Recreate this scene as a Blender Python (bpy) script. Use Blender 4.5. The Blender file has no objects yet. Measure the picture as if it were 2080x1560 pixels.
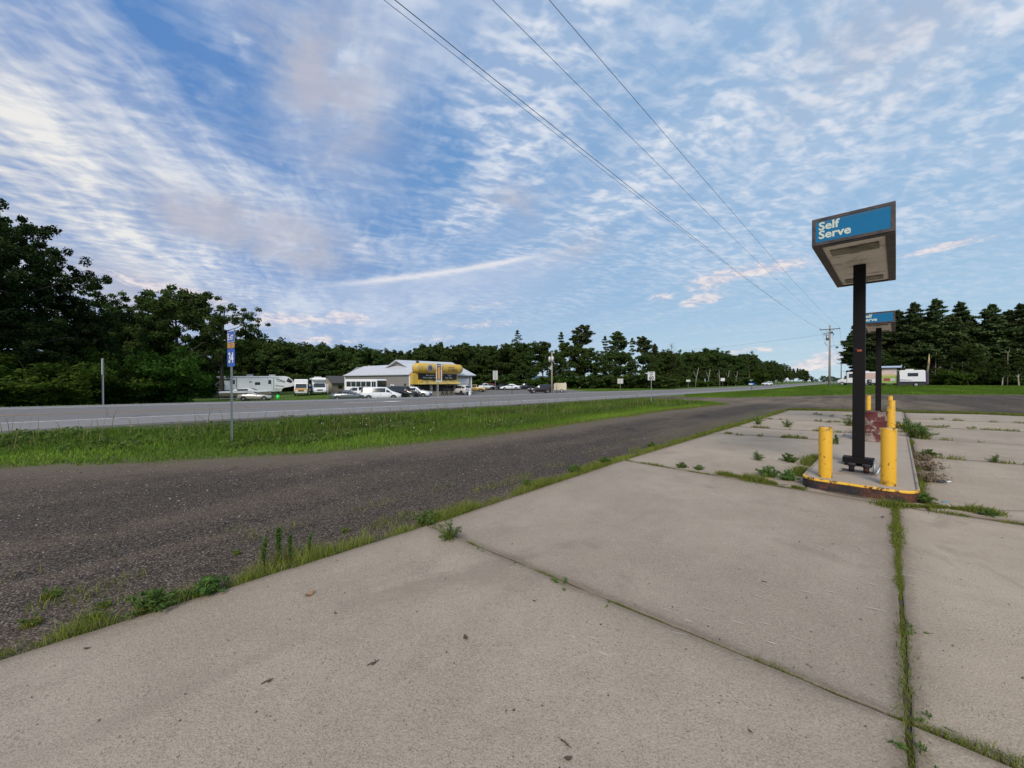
import bpy, bmesh, math, random
import numpy as np
from mathutils import Vector, Matrix

R = math.radians
SC = bpy.context.scene
COL = SC.collection
rnd = random.Random(7)

# ------------------------------------------------------------------ camera
cam_d = bpy.data.cameras.new("camera")
cam = bpy.data.objects.new("camera", cam_d)
COL.objects.link(cam)
CAMZ = 1.65
cam.location = (0, 0, CAMZ)
cam.rotation_euler = (R(90 - 0.44), 0, 0)
cam_d.sensor_width = 36
cam_d.sensor_fit = 'HORIZONTAL'
cam_d.lens = 36 * 781 / 2080
cam_d.clip_start = 0.05
cam_d.clip_end = 6000
SC.camera = cam
SC.view_settings.view_transform = 'Standard'
SC.view_settings.look = 'None'
SC.view_settings.gamma = 1
SC.view_settings.exposure = 0.0
SC.view_settings.use_curve_mapping = False


# ------------------------------------------------------------------ node helper
class NT:
    """tiny expression builder over a node tree"""
    def __init__(self, tree):
        self.t = tree
        for n in list(tree.nodes):
            tree.nodes.remove(n)

    def n(self, kind, **kw):
        nd = self.t.nodes.new(kind)
        for k, v in kw.items():
            setattr(nd, k, v)
        return nd

    def link(self, a, b):
        self.t.links.new(a, b)

    def put(self, sock, v):
        if isinstance(v, E):
            self.link(v.s, sock)
        elif isinstance(v, bpy.types.NodeSocket):
            self.link(v, sock)
        elif v is not None:
            if hasattr(sock, 'default_value') and isinstance(v, (tuple, list)) and len(v) == 3 and len(sock.default_value) == 4:
                v = (*v, 1)
            sock.default_value = v

    def m(self, op, a, b=None, c=None, clamp=False):
        nd = self.n('ShaderNodeMath', operation=op, use_clamp=clamp)
        self.put(nd.inputs[0], a)
        if b is not None:
            self.put(nd.inputs[1], b)
        if c is not None:
            self.put(nd.inputs[2], c)
        return E(self, nd.outputs[0])

    def ss(self, lo, hi, v):
        nd = self.n('ShaderNodeMapRange', interpolation_type='SMOOTHSTEP')
        self.put(nd.inputs[0], v)
        nd.inputs[1].default_value = lo
        nd.inputs[2].default_value = hi
        return E(self, nd.outputs[0])

    def vec(self, x, y, z=0.0):
        nd = self.n('ShaderNodeCombineXYZ')
        self.put(nd.inputs[0], x)
        self.put(nd.inputs[1], y)
        self.put(nd.inputs[2], z)
        return E(self, nd.outputs[0])

    def sep(self, v):
        nd = self.n('ShaderNodeSeparateXYZ')
        self.put(nd.inputs[0], v)
        return [E(self, o) for o in nd.outputs]

    def noise(self, v, scale=1.0, detail=2.0, rough=0.5, dist=0.0, col=False):
        nd = self.n('ShaderNodeTexNoise')
        self.put(nd.inputs['Vector'], v)
        nd.inputs['Scale'].default_value = scale
        nd.inputs['Detail'].default_value = detail
        nd.inputs['Roughness'].default_value = rough
        nd.inputs['Distortion'].default_value = dist
        return E(self, nd.outputs[1 if col else 0])

    def vor(self, v, scale=1.0, feature='F1', rand=1.0):
        nd = self.n('ShaderNodeTexVoronoi', feature=feature)
        self.put(nd.inputs['Vector'], v)
        nd.inputs['Scale'].default_value = scale
        nd.inputs['Randomness'].default_value = rand
        return E(self, nd.outputs['Distance']), E(self, nd.outputs['Color'])

    def mix(self, f, a, b, mode='MIX'):
        nd = self.n('ShaderNodeMix', data_type='RGBA', blend_type=mode)
        self.put(nd.inputs[0], f)
        self.put(nd.inputs[6], a)
        self.put(nd.inputs[7], b)
        return E(self, nd.outputs[2])

    def attr(self, name):
        nd = self.n('ShaderNodeAttribute', attribute_name=name)
        return E(self, nd.outputs['Fac'])

    def obj(self):
        nd = self.n('ShaderNodeTexCoord')
        return E(self, nd.outputs['Object'])

    def geo(self):
        nd = self.n('ShaderNodeNewGeometry')
        return E(self, nd.outputs['Position'])

    def rand(self):
        nd = self.n('ShaderNodeObjectInfo')
        return E(self, nd.outputs['Random'])

    def bump(self, h, strength=0.3, dist=0.01):
        nd = self.n('ShaderNodeBump')
        nd.inputs['Strength'].default_value = strength
        nd.inputs['Distance'].default_value = dist
        self.put(nd.inputs['Height'], h)
        return E(self, nd.outputs[0])


class E:
    def __init__(self, nt, s):
        self.nt, self.s = nt, s
    def __add__(self, o): return self.nt.m('ADD', self, o)
    def __radd__(self, o): return self.nt.m('ADD', o, self)
    def __sub__(self, o): return self.nt.m('SUBTRACT', self, o)
    def __rsub__(self, o): return self.nt.m('SUBTRACT', o, self)
    def __mul__(self, o): return self.nt.m('MULTIPLY', self, o)
    def __rmul__(self, o): return self.nt.m('MULTIPLY', o, self)
    def __truediv__(self, o): return self.nt.m('DIVIDE', self, o)


# ------------------------------------------------------------------ sky
SUN_EL, SUN_AZ = R(40), R(-168)          # azimuth from +Y towards +X; sun lamp put behind the camera, over its left shoulder, to brighten the fronts
W = bpy.data.worlds.new("World")
SC.world = W
W.use_nodes = True


def azel(px, py):
    a = math.atan((px - 1040) / 781)
    return a, math.atan((774 - py) / 781 * math.cos(a))


def build_sky():
    nt = NT(W.node_tree)
    tc = nt.n('ShaderNodeTexCoord')
    d = E(nt, tc.outputs['Generated'])
    x, y, z = nt.sep(d)
    sky = nt.n('ShaderNodeTexSky', sky_type='NISHITA')
    sky.sun_disc = False
    sky.sun_elevation = SUN_EL
    sky.sun_rotation = SUN_AZ
    sky.altitude = 300
    sky.air_density = 1.0
    sky.dust_density = 0.6
    sky.ozone_density = 1.6
    base = E(nt, sky.outputs[0])
    az = nt.m('ARCTAN2', x, y)
    zc = nt.m('MAXIMUM', z, 0.0)
    el = nt.m('ARCSINE', zc)
    zz = zc + 0.075
    px = x / zz
    py = y / zz
    # streak frame: the cirrus runs towards azimuth -26 degrees
    q = px * -0.446 + py * 0.895
    r = px * 0.895 + py * 0.446
    P = nt.vec(px, py, 0.0)
    warp = nt.noise(P, 0.8, 2, 0.5)
    warp2 = nt.noise(nt.vec(px, py, 7.3), 2.6, 3, 0.55)
    rw = r + warp * 0.55 + warp2 * 0.14
    cir = nt.noise(nt.vec(q * 0.85, rw * 2.7, 1.0), 1.0, 5, 0.55, 0.15)
    fil = nt.noise(nt.vec(q * 2.6 + warp2 * 0.8, rw * 10.0, 4.0), 1.0, 4, 0.6, 0.25)
    big = nt.noise(nt.vec(q * 0.5, r * 0.8, 9.4), 1.0, 2, 0.5)
    # mackerel ripples
    cu = px * 0.93 + py * 0.37
    cv = px * -0.37 + py * 0.93
    cells = nt.noise(nt.vec(cu * 7.5 + warp2 * 1.6, cv * 15.0 + warp2 * 2.4, 2.0), 1.0, 3, 0.52, 0.25)
    cells2 = nt.noise(nt.vec(px * 21, py * 30, 5.0), 1.0, 2, 0.5, 0.2)
    band = nt.noise(nt.vec(q * 1.0, rw * 2.7, 3.0), 1.0, 4, 0.55, 0.2)
    grain = nt.ss(0.40, 0.66, cells * 0.72 + cells2 * 0.28)
    bandm = nt.ss(0.34, 0.62, band * 0.75 + big * 0.25)
    cirrus = nt.ss(0.40, 0.66, cir * 0.66 + fil * 0.18 + cells * 0.16)
    wisps = nt.ss(0.30, 0.72, cir * 0.5 + big * 0.5)
    right = nt.ss(R(-22), R(4), az + (warp2 - 0.5) * 0.5)
    lowfade = nt.ss(R(6), R(26), el + (warp2 - 0.5) * 0.12)

    nzA = nt.noise(nt.vec(az * 9, el * 14, 0.0), 1.0, 5, 0.6, 0.2)
    nzB = nt.noise(nt.vec(az * 34, el * 95 + az * 6, 3.0), 1.0, 6, 0.66, 0.5)
    azw = az + (nzA - 0.5) * 0.16
    elw = el + (nzA - 0.5) * 0.07

    def blob(pxx, pyy, w, h, tilt=0.0, a=None, e=None):
        """soft patch round the direction of a point; w, h in degrees"""
        a0, e0 = azel(pxx, pyy)
        da = (a or azw) - a0
        de = (e or elw) - e0
        c, s = math.cos(R(tilt)), math.sin(R(tilt))
        u = (da * c + de * s) / R(w)
        v = (de * c - da * s) / R(h)
        return nt.m('POWER', 2.718, (u * u + v * v) * -1.0)

    def tot(lst):
        o = lst[0]
        for k in lst[1:]:
            o = o + k
        return nt.m('MINIMUM', o, 1.0)

    # clear gaps and dense places
    gap = tot([blob(270, 50, 5, 5, -40), blob(470, 130, 4, 6, -20) * 0.8, blob(900, 330, 8, 4, 20) * 0.9, blob(820, 470, 7, 2.5, 15),
               blob(870, 230, 5, 5, 0) * 0.8, blob(560, 330, 6, 2, -40) * 0.6, blob(30, 345, 5, 2.2, -30), blob(250, 520, 5, 1.6, -18) * 0.7,
               blob(760, 545, 9, 1.2, 6), blob(190, 300, 6, 1.6, -45) * 0.6])
    dense = tot([blob(130, 390, 12, 3.2, -34), blob(280, 440, 12, 2.6, -30), blob(40, 280, 6, 3, -40), blob(1060, 300, 8, 4, 24) * 0.8,
                 blob(310, 230, 4, 1.6, -58) * 0.9, blob(170, 150, 4, 1.6, -55) * 0.9, blob(1500, 110, 12, 5, 20) * 0.6,
                 blob(900, 460, 8, 1.6, 22) * 0.8, blob(740, 500, 4.0, 1.8, 0) * 0.7, blob(480, 300, 7, 7, -40) * 0.45, blob(450, 380, 10, 3, -35) * 0.5,
                 blob(620, 130, 5, 6, -35) * 0.6, blob(590, 230, 2, 3, -20) * 0.6, blob(700, 350, 6, 2.5, -20) * 0.6, blob(60, 100, 6, 4, -55) * 0.6,
                 blob(485, 95, 1.0, 0.9) * 1.0, blob(450, 190, 1.0, 0.9) * 1.0, blob(1130, 350, 4, 2.0, 30) * 0.6, blob(1260, 470, 6, .6, 10) * 0.6])
    left_c = wisps * 0.22 + cirrus * (0.30 + fil * 0.36) + dense * (0.04 + cirrus * 0.30 + fil * 0.24 + grain * 0.12) + grain * (0.06 + wisps * 0.12) + 0.05 - gap * 0.20
    left_c = left_c * (0.35 + nt.ss(R(1), R(11), el) * 0.65)
    right_c = bandm * (0.16 + grain * 0.56) + wisps * 0.12 + grain * 0.17 + dense * grain * 0.22 + 0.07 - gap * 0.16
    right_c = right_c * (0.30 + lowfade * 0.70)
    cov = left_c * (1.0 - right) + right_c * right
    cov = nt.m('MAXIMUM', nt.m('MINIMUM', cov, 1.0), 0.0)

    # grey-mauve mid-level patches
    grey = tot([blob(690, 190, 7.5, 6.5, -25, azw, elw), blob(600, 80, 4, 4, -40) * 0.5, blob(590, 470, 8, 2.6, -8), blob(450, 440, 6, 2.0, -8) * 0.8,
                blob(1040, 420, 3.5, 2.4, 0), blob(540, 500, 9, 2.0, -5) * 0.8, blob(150, 560, 8, 2.2, -12) * 0.7, blob(330, 600, 9, 2.5, -8) * 0.6,
                blob(1180, 500, 4, 1.6, 8) * 0.6, blob(1800, 60, 9, 5, 10) * 0.5])
    grey = grey * nt.ss(0.25, 0.60, nzA) * 0.80

    # low bright banks near the horizon
    low = tot([blob(600, 650, 4.2, 0.8, 0, az, el), blob(715, 645, 3.0, 0.8, -6, az, el), blob(640, 690, 4.5, 0.6, 0, az, el) * 0.8,
               blob(500, 655, 3, 0.6, 2, az, el) * 0.6, blob(330, 585, 5.5, 0.7, -10, az, el) * 0.9, blob(400, 600, 4.0, 0.6, -8, az, el) * 0.7,
               blob(1560, 545, 4.6, 0.9, 2, az, el), blob(1440, 572, 2.6, 1.1, 14, az, el), blob(1425, 610, 2.8, 0.7, 8, az, el), blob(1340, 605, 1.8, 0.6, 6, az, el) * 0.7,
               blob(1535, 711, 3.0, 0.35, 1, az, el) * 0.8, blob(1470, 722, 2.0, 0.3, 0, az, el) * 0.5, blob(1670, 732, 2.4, 0.9, 18, az, el),
               blob(1630, 745, 2.0, 0.7, 10, az, el) * 0.6, blob(1940, 497, 3.0, 0.5, 6, az, el) * 0.6, blob(1900, 505, 2.0, 0.3, 6, az, el) * 0.6,
               blob(980, 660, 7, 0.8, 4, az, el) * 0.45, blob(1000, 620, 6, 0.9, 6, az, el) * 0.35, blob(860, 690, 7, 0.6, 4, az, el) * 0.45])
    low = nt.ss(0.10, 0.95, low * (nzB * 4.6 - 1.35))
    # the long bright-edged streak
    a0, e0 = azel(690, 577)
    a1, e1 = azel(1090, 519)
    la = nt.m('DIVIDE', az - a0, a1 - a0)
    line_e = el - (e0 + (e1 - e0) * 0 ) - la * (e1 - e0) - (nzB - 0.5) * 0.012
    edge = nt.ss(-0.2, 0.25, la) * nt.ss(1.12, 0.85, la) * nt.m('POWER', 2.718, line_e * line_e * -1.0 / (0.006 ** 2) if False else (line_e / 0.007) * (line_e / 0.007) * -1.0)
    under = nt.ss(-0.35, 0.2, la) * nt.ss(1.5, 0.9, la) * nt.ss(-0.16, -0.01, line_e) * nt.ss(0.004, -0.004, line_e)

    # colours
    hz = nt.m('POWER', 1.0 - zc, 5.0)
    skyc = nt.mix(1.0, base, (0.78, 0.86, 1.02), 'MULTIPLY')
    skyv = nt.n('ShaderNodeVectorMath', operation='SCALE')
    nt.put(skyv.inputs[0], skyc)
    skyv.inputs[3].default_value = SKY_GAIN
    blue = nt.mix(nt.ss(-0.9, 0.9, az), (0.108, 0.265, 0.600), (0.230, 0.455, 0.735))
    skyb = nt.mix(0.86, E(nt, skyv.outputs[0]), blue)
    hcol = nt.mix(nt.ss(-0.8, 0.5, az), (0.37, 0.49, 0.72), (0.51, 0.68, 0.77))
    skyb = nt.mix(nt.m('MINIMUM', hz * 1.05, 1.0), skyb, hcol)
    warmz = nt.ss(R(-25), R(-60), az) * nt.ss(R(45), R(12), el)
    ccol = nt.mix(warmz, (0.72, 0.77, 0.86), (0.90, 0.86, 0.79))
    c1 = nt.mix(cov, skyb, ccol)
    c1 = nt.mix(under * 0.42, c1, (0.60, 0.66, 0.80))
    c1 = nt.mix(edge * 0.75, c1, (0.86, 0.84, 0.86))
    gcol = nt.mix(nzA, (0.40, 0.45, 0.57), (0.53, 0.51, 0.58))
    c1 = nt.mix(grey, c1, gcol)
    lcol = nt.mix(nt.ss(0.35, 0.65, nzB), (0.55, 0.54, 0.66), (0.92, 0.83, 0.80))
    c1 = nt.mix(low * 0.80, c1, lcol)
    # below the horizon: dim ground tone
    c1 = nt.mix(nt.ss(0.0, -0.03, z), c1, (0.12, 0.12, 0.11))
    bg = nt.n('ShaderNodeBackground')
    up = nt.n('ShaderNodeVectorMath', operation='SCALE')
    nt.put(up.inputs[0], c1)
    up.inputs[3].default_value = 10.0
    nt.link(up.outputs[0], bg.inputs[0])
    bg.inputs[1].default_value = 0.1
    out = nt.n('ShaderNodeOutputWorld')
    nt.link(bg.outputs[0], out.inputs[0])
    W.cycles.sampling_method = 'MANUAL'
    W.cycles.sample_map_resolution = 1024


SKY_GAIN = 0.085     # strength of the Nishita sky
build_sky()

sun_d = bpy.data.lights.new("sun", 'SUN')
sun_d.energy = 3.0
sun_d.angle = R(24)
sun_d.color = (1.0, 0.90, 0.78)
sun = bpy.data.objects.new("sun", sun_d)
COL.objects.link(sun)
sv = Vector((math.sin(SUN_AZ) * math.cos(SUN_EL), math.cos(SUN_AZ) * math.cos(SUN_EL), math.sin(SUN_EL)))
sun.rotation_euler = sv.to_track_quat('Z', 'Y').to_euler()
SC.cycles.use_denoising = True
SC.cycles.adaptive_threshold = 0.02
SC.cycles.max_bounces = 5
SC.cycles.diffuse_bounces = 3
SC.cycles.transparent_max_bounces = 6


# ------------------------------------------------------------------ generic builders
def tag(o, label=None, cat=None, group=None, kind=None):
    if label: o['label'] = label
    if cat: o['category'] = cat
    if group: o['group'] = group
    if kind: o['kind'] = kind
    return o


def thing(name, label, cat, loc=(0, 0, 0), rz=0.0, group=None):
    o = bpy.data.objects.new(name, None)
    o.empty_display_size = 0.3
    COL.objects.link(o)
    o.location = loc
    o.rotation_euler = (0, 0, rz)
    return tag(o, label, cat, group)


def new_obj(name, me, parent=None):
    o = bpy.data.objects.new(name, me)
    COL.objects.link(o)
    if parent is not None:
        o.parent = parent
    return o


def copy_thing(root, loc, rz, label=None, group=None, scale=None):
    def cp(o, par):
        c = o.copy()
        COL.objects.link(c)
        if par is not None:
            c.parent = par
        for ch in o.children:
            cp(ch, c)
        return c
    c = cp(root, None)
    c.location = loc
    c.rotation_euler = (0, 0, rz)
    if scale: c.scale = scale
    if label: c['label'] = label
    if group: c['group'] = group
    return c


def np_mesh(name, V, F, mats, attr=None, fmat=None, smooth=False):
    """V (n,3); F (m,k) integer array or list of such arrays"""
    me = bpy.data.meshes.new(name)
    V = np.asarray(V, dtype=np.float32)
    Fs = F if isinstance(F, list) else [F]
    Fs = [np.asarray(f, dtype=np.int32) for f in Fs if len(f)]
    me.vertices.add(len(V))
    me.vertices.foreach_set('co', V.ravel())
    idx = np.concatenate([f.ravel() for f in Fs])
    tot = np.concatenate([np.full(len(f), f.shape[1], dtype=np.int32) for f in Fs])
    st = np.concatenate([[0], np.cumsum(tot)[:-1]]).astype(np.int32)
    me.loops.add(len(idx))
    me.loops.foreach_set('vertex_index', idx)
    me.polygons.add(len(tot))
    me.polygons.foreach_set('loop_start', st)
    if fmat is not None:
        me.polygons.foreach_set('material_index', np.asarray(fmat, dtype=np.int32))
    me.polygons.foreach_set('use_smooth', np.full(len(tot), bool(smooth)))
    for m in (mats if isinstance(mats, (list, tuple)) else [mats]):
        me.materials.append(m)
    if attr:
        for k, a in attr.items():
            at = me.attributes.new(k, 'FLOAT', 'POINT')
            at.data.foreach_set('value', np.asarray(a, dtype=np.float32))
    me.update(calc_edges=True)
    me.validate()
    return me


class MB:
    """collects simple solids, then links them as ONE mesh object"""
    def __init__(self):
        self.bm = bmesh.new()
        self.mi = 0

    def _m(self, fs):
        for f in fs:
            f.material_index = self.mi

    def box(self, c, s, rot=None, bev=0.0):
        M = Matrix.Translation(c)
        if rot is not None:
            M = M @ (rot if isinstance(rot, Matrix) else Matrix.Rotation(rot, 4, 'Z'))
        M = M @ Matrix.Diagonal((*s, 1))
        r = bmesh.ops.create_cube(self.bm, size=1, matrix=M)
        fs = list({f for v in r['verts'] for f in v.link_faces})
        self._m(fs)
        if bev:
            es = list({e for v in r['verts'] for e in v.link_edges})
            bmesh.ops.bevel(self.bm, geom=es, offset=bev, segments=2, affect='EDGES', profile=0.6)
        return self

    def tube(self, pts, rad, seg=8, cap=True):
        pts = [Vector(p) for p in pts]
        rads = rad if isinstance(rad, (list, tuple)) else [rad] * len(pts)
        rings = []
        up = None
        for i, p in enumerate(pts):
            t = (pts[min(i + 1, len(pts) - 1)] - pts[max(i - 1, 0)]).normalized()
            if up is None:
                up = t.orthogonal().normalized()
            else:
                up = (up - t * up.dot(t)).normalized()
            w = t.cross(up)
            rings.append([self.bm.verts.new(p + (up * math.cos(2 * math.pi * k / seg) + w * math.sin(2 * math.pi * k / seg)) * rads[i]) for k in range(seg)])
        fs = []
        for a, b in zip(rings, rings[1:]):
            for k in range(seg):
                fs.append(self.bm.faces.new((a[k], a[(k + 1) % seg], b[(k + 1) % seg], b[k])))
        for f in fs: f.smooth = True
        if cap:
            fs.append(self.bm.faces.new(rings[0][::-1]))
            fs.append(self.bm.faces.new(rings[-1]))
        self._m(fs)
        return self

    def prism(self, poly, y0, y1, axis='Y', bev=0.0):
        """poly in (a,b) extruded along axis; Y: (x,z), Z: (x,y), X: (y,z)"""
        def P(a, b, t):
            return {'Y': (a, t, b), 'Z': (a, b, t), 'X': (t, a, b)}[axis]
        A = [self.bm.verts.new(P(a, b, y0)) for a, b in poly]
        B = [self.bm.verts.new(P(a, b, y1)) for a, b in poly]
        n = len(poly)
        fs = [self.bm.faces.new((A[i], A[(i + 1) % n], B[(i + 1) % n], B[i])) for i in range(n)]
        fs.append(self.bm.faces.new(A[::-1]))
        fs.append(self.bm.faces.new(B))
        self._m(fs)
        if bev:
            es = list({e for f in fs[-2:] for e in f.edges})
            bmesh.ops.bevel(self.bm, geom=es, offset=bev, segments=2, affect='EDGES')
        return self

    def face(self, pts):
        f = self.bm.faces.new([self.bm.verts.new(p) for p in pts])
        self._m([f])
        return self

    def build(self, name, mats, parent=None, smooth=None):
        me = bpy.data.meshes.new(name)
        bmesh.ops.recalc_face_normals(self.bm, faces=self.bm.faces)
        if smooth is not None:
            for f in self.bm.faces: f.smooth = smooth
        self.bm.to_mesh(me)
        self.bm.free()
        for m in (mats if isinstance(mats, (list, tuple)) else [mats]):
            me.materials.append(m)
        return new_obj(name, me, parent)


def letters(name, body, size, mat, parent, loc, rot, bold=0.0, align='LEFT', thick=0.004, sx=1.0, spacing=1.0, line=0.9):
    cu = bpy.data.curves.new(name, 'FONT')
    cu.body = body
    cu.size = size
    cu.align_x = align
    cu.offset = bold
    cu.extrude = thick
    cu.space_character = spacing
    cu.space_line = line
    cu.resolution_u = 3
    tmp = bpy.data.objects.new(name, cu)
    COL.objects.link(tmp)
    bpy.context.view_layer.update()
    me = bpy.data.meshes.new_from_object(tmp.evaluated_get(bpy.context.evaluated_depsgraph_get()))
    bpy.data.objects.remove(tmp)
    bpy.data.curves.remove(cu)
    me.materials.clear()
    me.materials.append(mat)
    o = new_obj(name, me, parent)
    o.location = loc
    o.rotation_euler = rot
    o.scale = (sx, 1, 1)
    return o


# ------------------------------------------------------------------ materials
def mat_new(name):
    m = bpy.data.materials.new(name)
    m.use_nodes = True
    nt = NT(m.node_tree)
    b = nt.n('ShaderNodeBsdfPrincipled')
    out = nt.n('ShaderNodeOutputMaterial')
    nt.link(b.outputs[0], out.inputs[0])
    return m, nt, b


def simple(name, col, rough=0.5, metal=0.0, vary=0.12, scale=6.0, dirt=None, bump=0.0, coat=0.0):
    """base colour broken by soft noise, optional streaky dirt"""
    m, nt, b = mat_new(name)
    P = nt.obj()
    n = nt.noise(P, scale, 4, 0.6)
    c = nt.mix(n, tuple(k * (1 - vary) for k in col), tuple(min(1, k * (1 + vary)) for k in col))
    if dirt:
        dcol, amt = dirt
        n2 = nt.noise(P, scale * 0.7, 6, 0.7, 0.4)
        c = nt.mix(nt.ss(1 - amt - 0.12, 1 - amt + 0.12, n2 * 1.35), c, dcol)
    nt.put(b.inputs['Base Color'], c)
    b.inputs['Roughness'].default_value = rough
    b.inputs['Metallic'].default_value = metal
    b.inputs['Coat Weight'].default_value = coat
    if bump:
        nt.put(b.inputs['Normal'], nt.bump(nt.noise(P, scale * 6, 3), bump, 0.01))
    return m


M = {}
M['white'] = simple('white_paint', (0.80, 0.81, 0.82), 0.35, vary=0.04)
M['white_dull'] = simple('white_dull', (0.62, 0.62, 0.60), 0.6, vary=0.08, dirt=((0.35, 0.33, 0.29), 0.25))
M['black'] = simple('black_paint', (0.012, 0.012, 0.014), 0.35, vary=0.2)
M['rubber'] = simple('rubber', (0.014, 0.014, 0.015), 0.85)
M['rim'] = simple('rim_metal', (0.55, 0.56, 0.58), 0.35, 0.7)
M['darkrim'] = simple('dark_rim', (0.06, 0.06, 0.065), 0.4, 0.5)
M['lamp'] = simple('lamp_glass', (0.75, 0.77, 0.78), 0.15)
M['redlamp'] = simple('red_lamp_glass', (0.35, 0.02, 0.02), 0.2)
M['chrome'] = simple('bright_trim', (0.5, 0.5, 0.52), 0.25, 0.9)
M['plastic'] = simple('dark_plastic', (0.03, 0.03, 0.032), 0.6)
M['steel'] = simple('galvanised_steel', (0.33, 0.35, 0.36), 0.5, 0.6, vary=0.15, scale=14)
M['alu'] = simple('sign_back_aluminium', (0.55, 0.55, 0.52), 0.5, 0.2)
M['wood_pole'] = simple('weathered_pole_wood', (0.30, 0.26, 0.22), 0.9, vary=0.25, scale=9)
M['wood_dark'] = simple('dark_pole_wood', (0.10, 0.085, 0.07), 0.9, vary=0.25, scale=9)
M['wire'] = simple('wire', (0.06, 0.06, 0.065), 0.6)
M['blue_sign'] = simple('blue_sign_sheet', (0.012, 0.075, 0.42), 0.4, vary=0.05)
M['orange_sign'] = simple('faded_orange_sheet', (0.42, 0.21, 0.06), 0.5)
M['white_sign'] = simple('white_sign_sheet', (0.70, 0.71, 0.70), 0.4, vary=0.03)
M['cream'] = simple('cream_panel', (0.60, 0.54, 0.38), 0.6, vary=0.06)

m, nt, b = mat_new('vehicle_glass')
b.inputs['Base Color'].default_value = (0.018, 0.022, 0.026, 1)
b.inputs['Roughness'].default_value = 0.06
b.inputs['Specular IOR Level'].default_value = 0.8
M['glass'] = m
m, nt, b = mat_new('shop_glass')
b.inputs['Base Color'].default_value = (0.012, 0.014, 0.012, 1)
b.inputs['Roughness'].default_value = 0.05
M['shopglass'] = m

# ------------------------------------------------------------------ frames
UX, UY = 0.6630, 0.7486                      # direction of the highway
UX, UY = UX / math.hypot(UX, UY), UY / math.hypot(UX, UY)


def sc2xy(s, c):
    return s * UX - c * UY, s * UY + c * UX


def xy2sc(x, y):
    return x * UX + y * UY, -x * UY + y * UX


Q2 = math.sqrt(0.5)


def ab2xy(a, b):                             # pad frame: a runs along the pump islands, b to the right
    return (a + b) * Q2, (a - b) * Q2


C_EDGE, C_WHITE, C_YEL, C_WHITE2, C_FAR = 16.2, 19.0, 22.9, 28.3, 30.6
_ps = np.arange(-500, 2600, 1.0)
_pz = np.interp(_ps, [-500, -60, -20, -1.5, 8, 19, 51, 95, 138, 308, 700, 2600], [1.0, 0.65, 0.46, 0.37, 0.25, 0.12, -0.07, -0.33, -0.48, -0.42, -0.1, 0.2])
_k = np.exp(-0.5 * (np.arange(-15, 16) / 6.0) ** 2)
_pz = np.convolve(np.pad(_pz, 15, mode='edge'), _k / _k.sum(), 'valid')
_lz = np.interp(_ps, [-500, -60, 0, 17, 28, 45, 62, 85, 140, 300, 800, 2600], [-2.0, -1.9, -1.6, -1.28, -0.88, -0.74, -0.72, -0.30, -0.45, -0.5, 0.0, 0.2])
_lz = np.convolve(np.pad(_lz, 15, mode='edge'), _k / _k.sum(), 'valid')


def smooth(lo, hi, v):
    t = np.clip((v - lo) / (hi - lo), 0, 1)
    return t * t * (3 - 2 * t)


GS = [-500, -60, -12, -1, 2.2, 3.5, 8.1, 20.6, 33, 60, 2600]
GC = [14.0, 13.5, 12.7, 12.0, 9.9, 9.1, 8.0, 7.7, 6.2, 5.0, 4.0]      # near edge of the grass verge


def verge_c(s):
    return np.interp(s, GS, GC)


def road_z(s):
    return np.interp(s, _ps, _pz)


def H(x, y):
    x = np.asarray(x, dtype=float)
    y = np.asarray(y, dtype=float)
    s, c = xy2sc(x, y)
    zr = road_z(s)
    zl = np.interp(s, _ps, _lz)
    zR = 0.78 * smooth(24, 82, y) * smooth(-5, 20, x)
    near = -0.035 + zR
    vc = verge_c(s)
    w = smooth(0, 1, (c - vc) / np.maximum(C_EDGE - 0.2 - vc, 1.0))
    a = near * (1 - w) + (zr - 0.02) * w
    far = (zr - 0.02) + (zl - zr) * smooth(C_FAR + 0.2, C_FAR + 11, c)
    far = far + 0.6 * smooth(70, 160, c)
    out = np.where(c < C_EDGE, a, np.where(c > C_FAR, far, zr))
    return out


def hz(x, y):
    return float(H(np.array([x]), np.array([y]))[0])


def at(px, Y, dz=0.0):
    """a place at depth Y on the ground, in the direction of column px of the photograph"""
    x = (px - 1040) / 781 * Y
    return Vector((x, Y, hz(x, Y) + dz))


def sdf_poly(P, poly):
    """signed distance, positive inside"""
    P = np.asarray(P)
    poly = np.asarray(poly, dtype=float)
    n = len(poly)
    d = np.full(len(P), 1e18)
    inside = np.zeros(len(P), bool)
    for i in range(n):
        a, b = poly[i], poly[(i + 1) % n]
        e = b - a
        w = P - a
        t = np.clip((w @ e) / (e @ e), 0, 1)
        q = w - t[:, None] * e
        d = np.minimum(d, (q ** 2).sum(1))
        c1 = (a[1] <= P[:, 1]) & (b[1] > P[:, 1])
        c2 = (a[1] > P[:, 1]) & (b[1] <= P[:, 1])
        cr = e[0] * w[:, 1] - e[1] * w[:, 0]
        inside ^= (c1 & (cr > 0)) | (c2 & (cr < 0))
    d = np.sqrt(d)
    return np.where(inside, d, -d)


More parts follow.
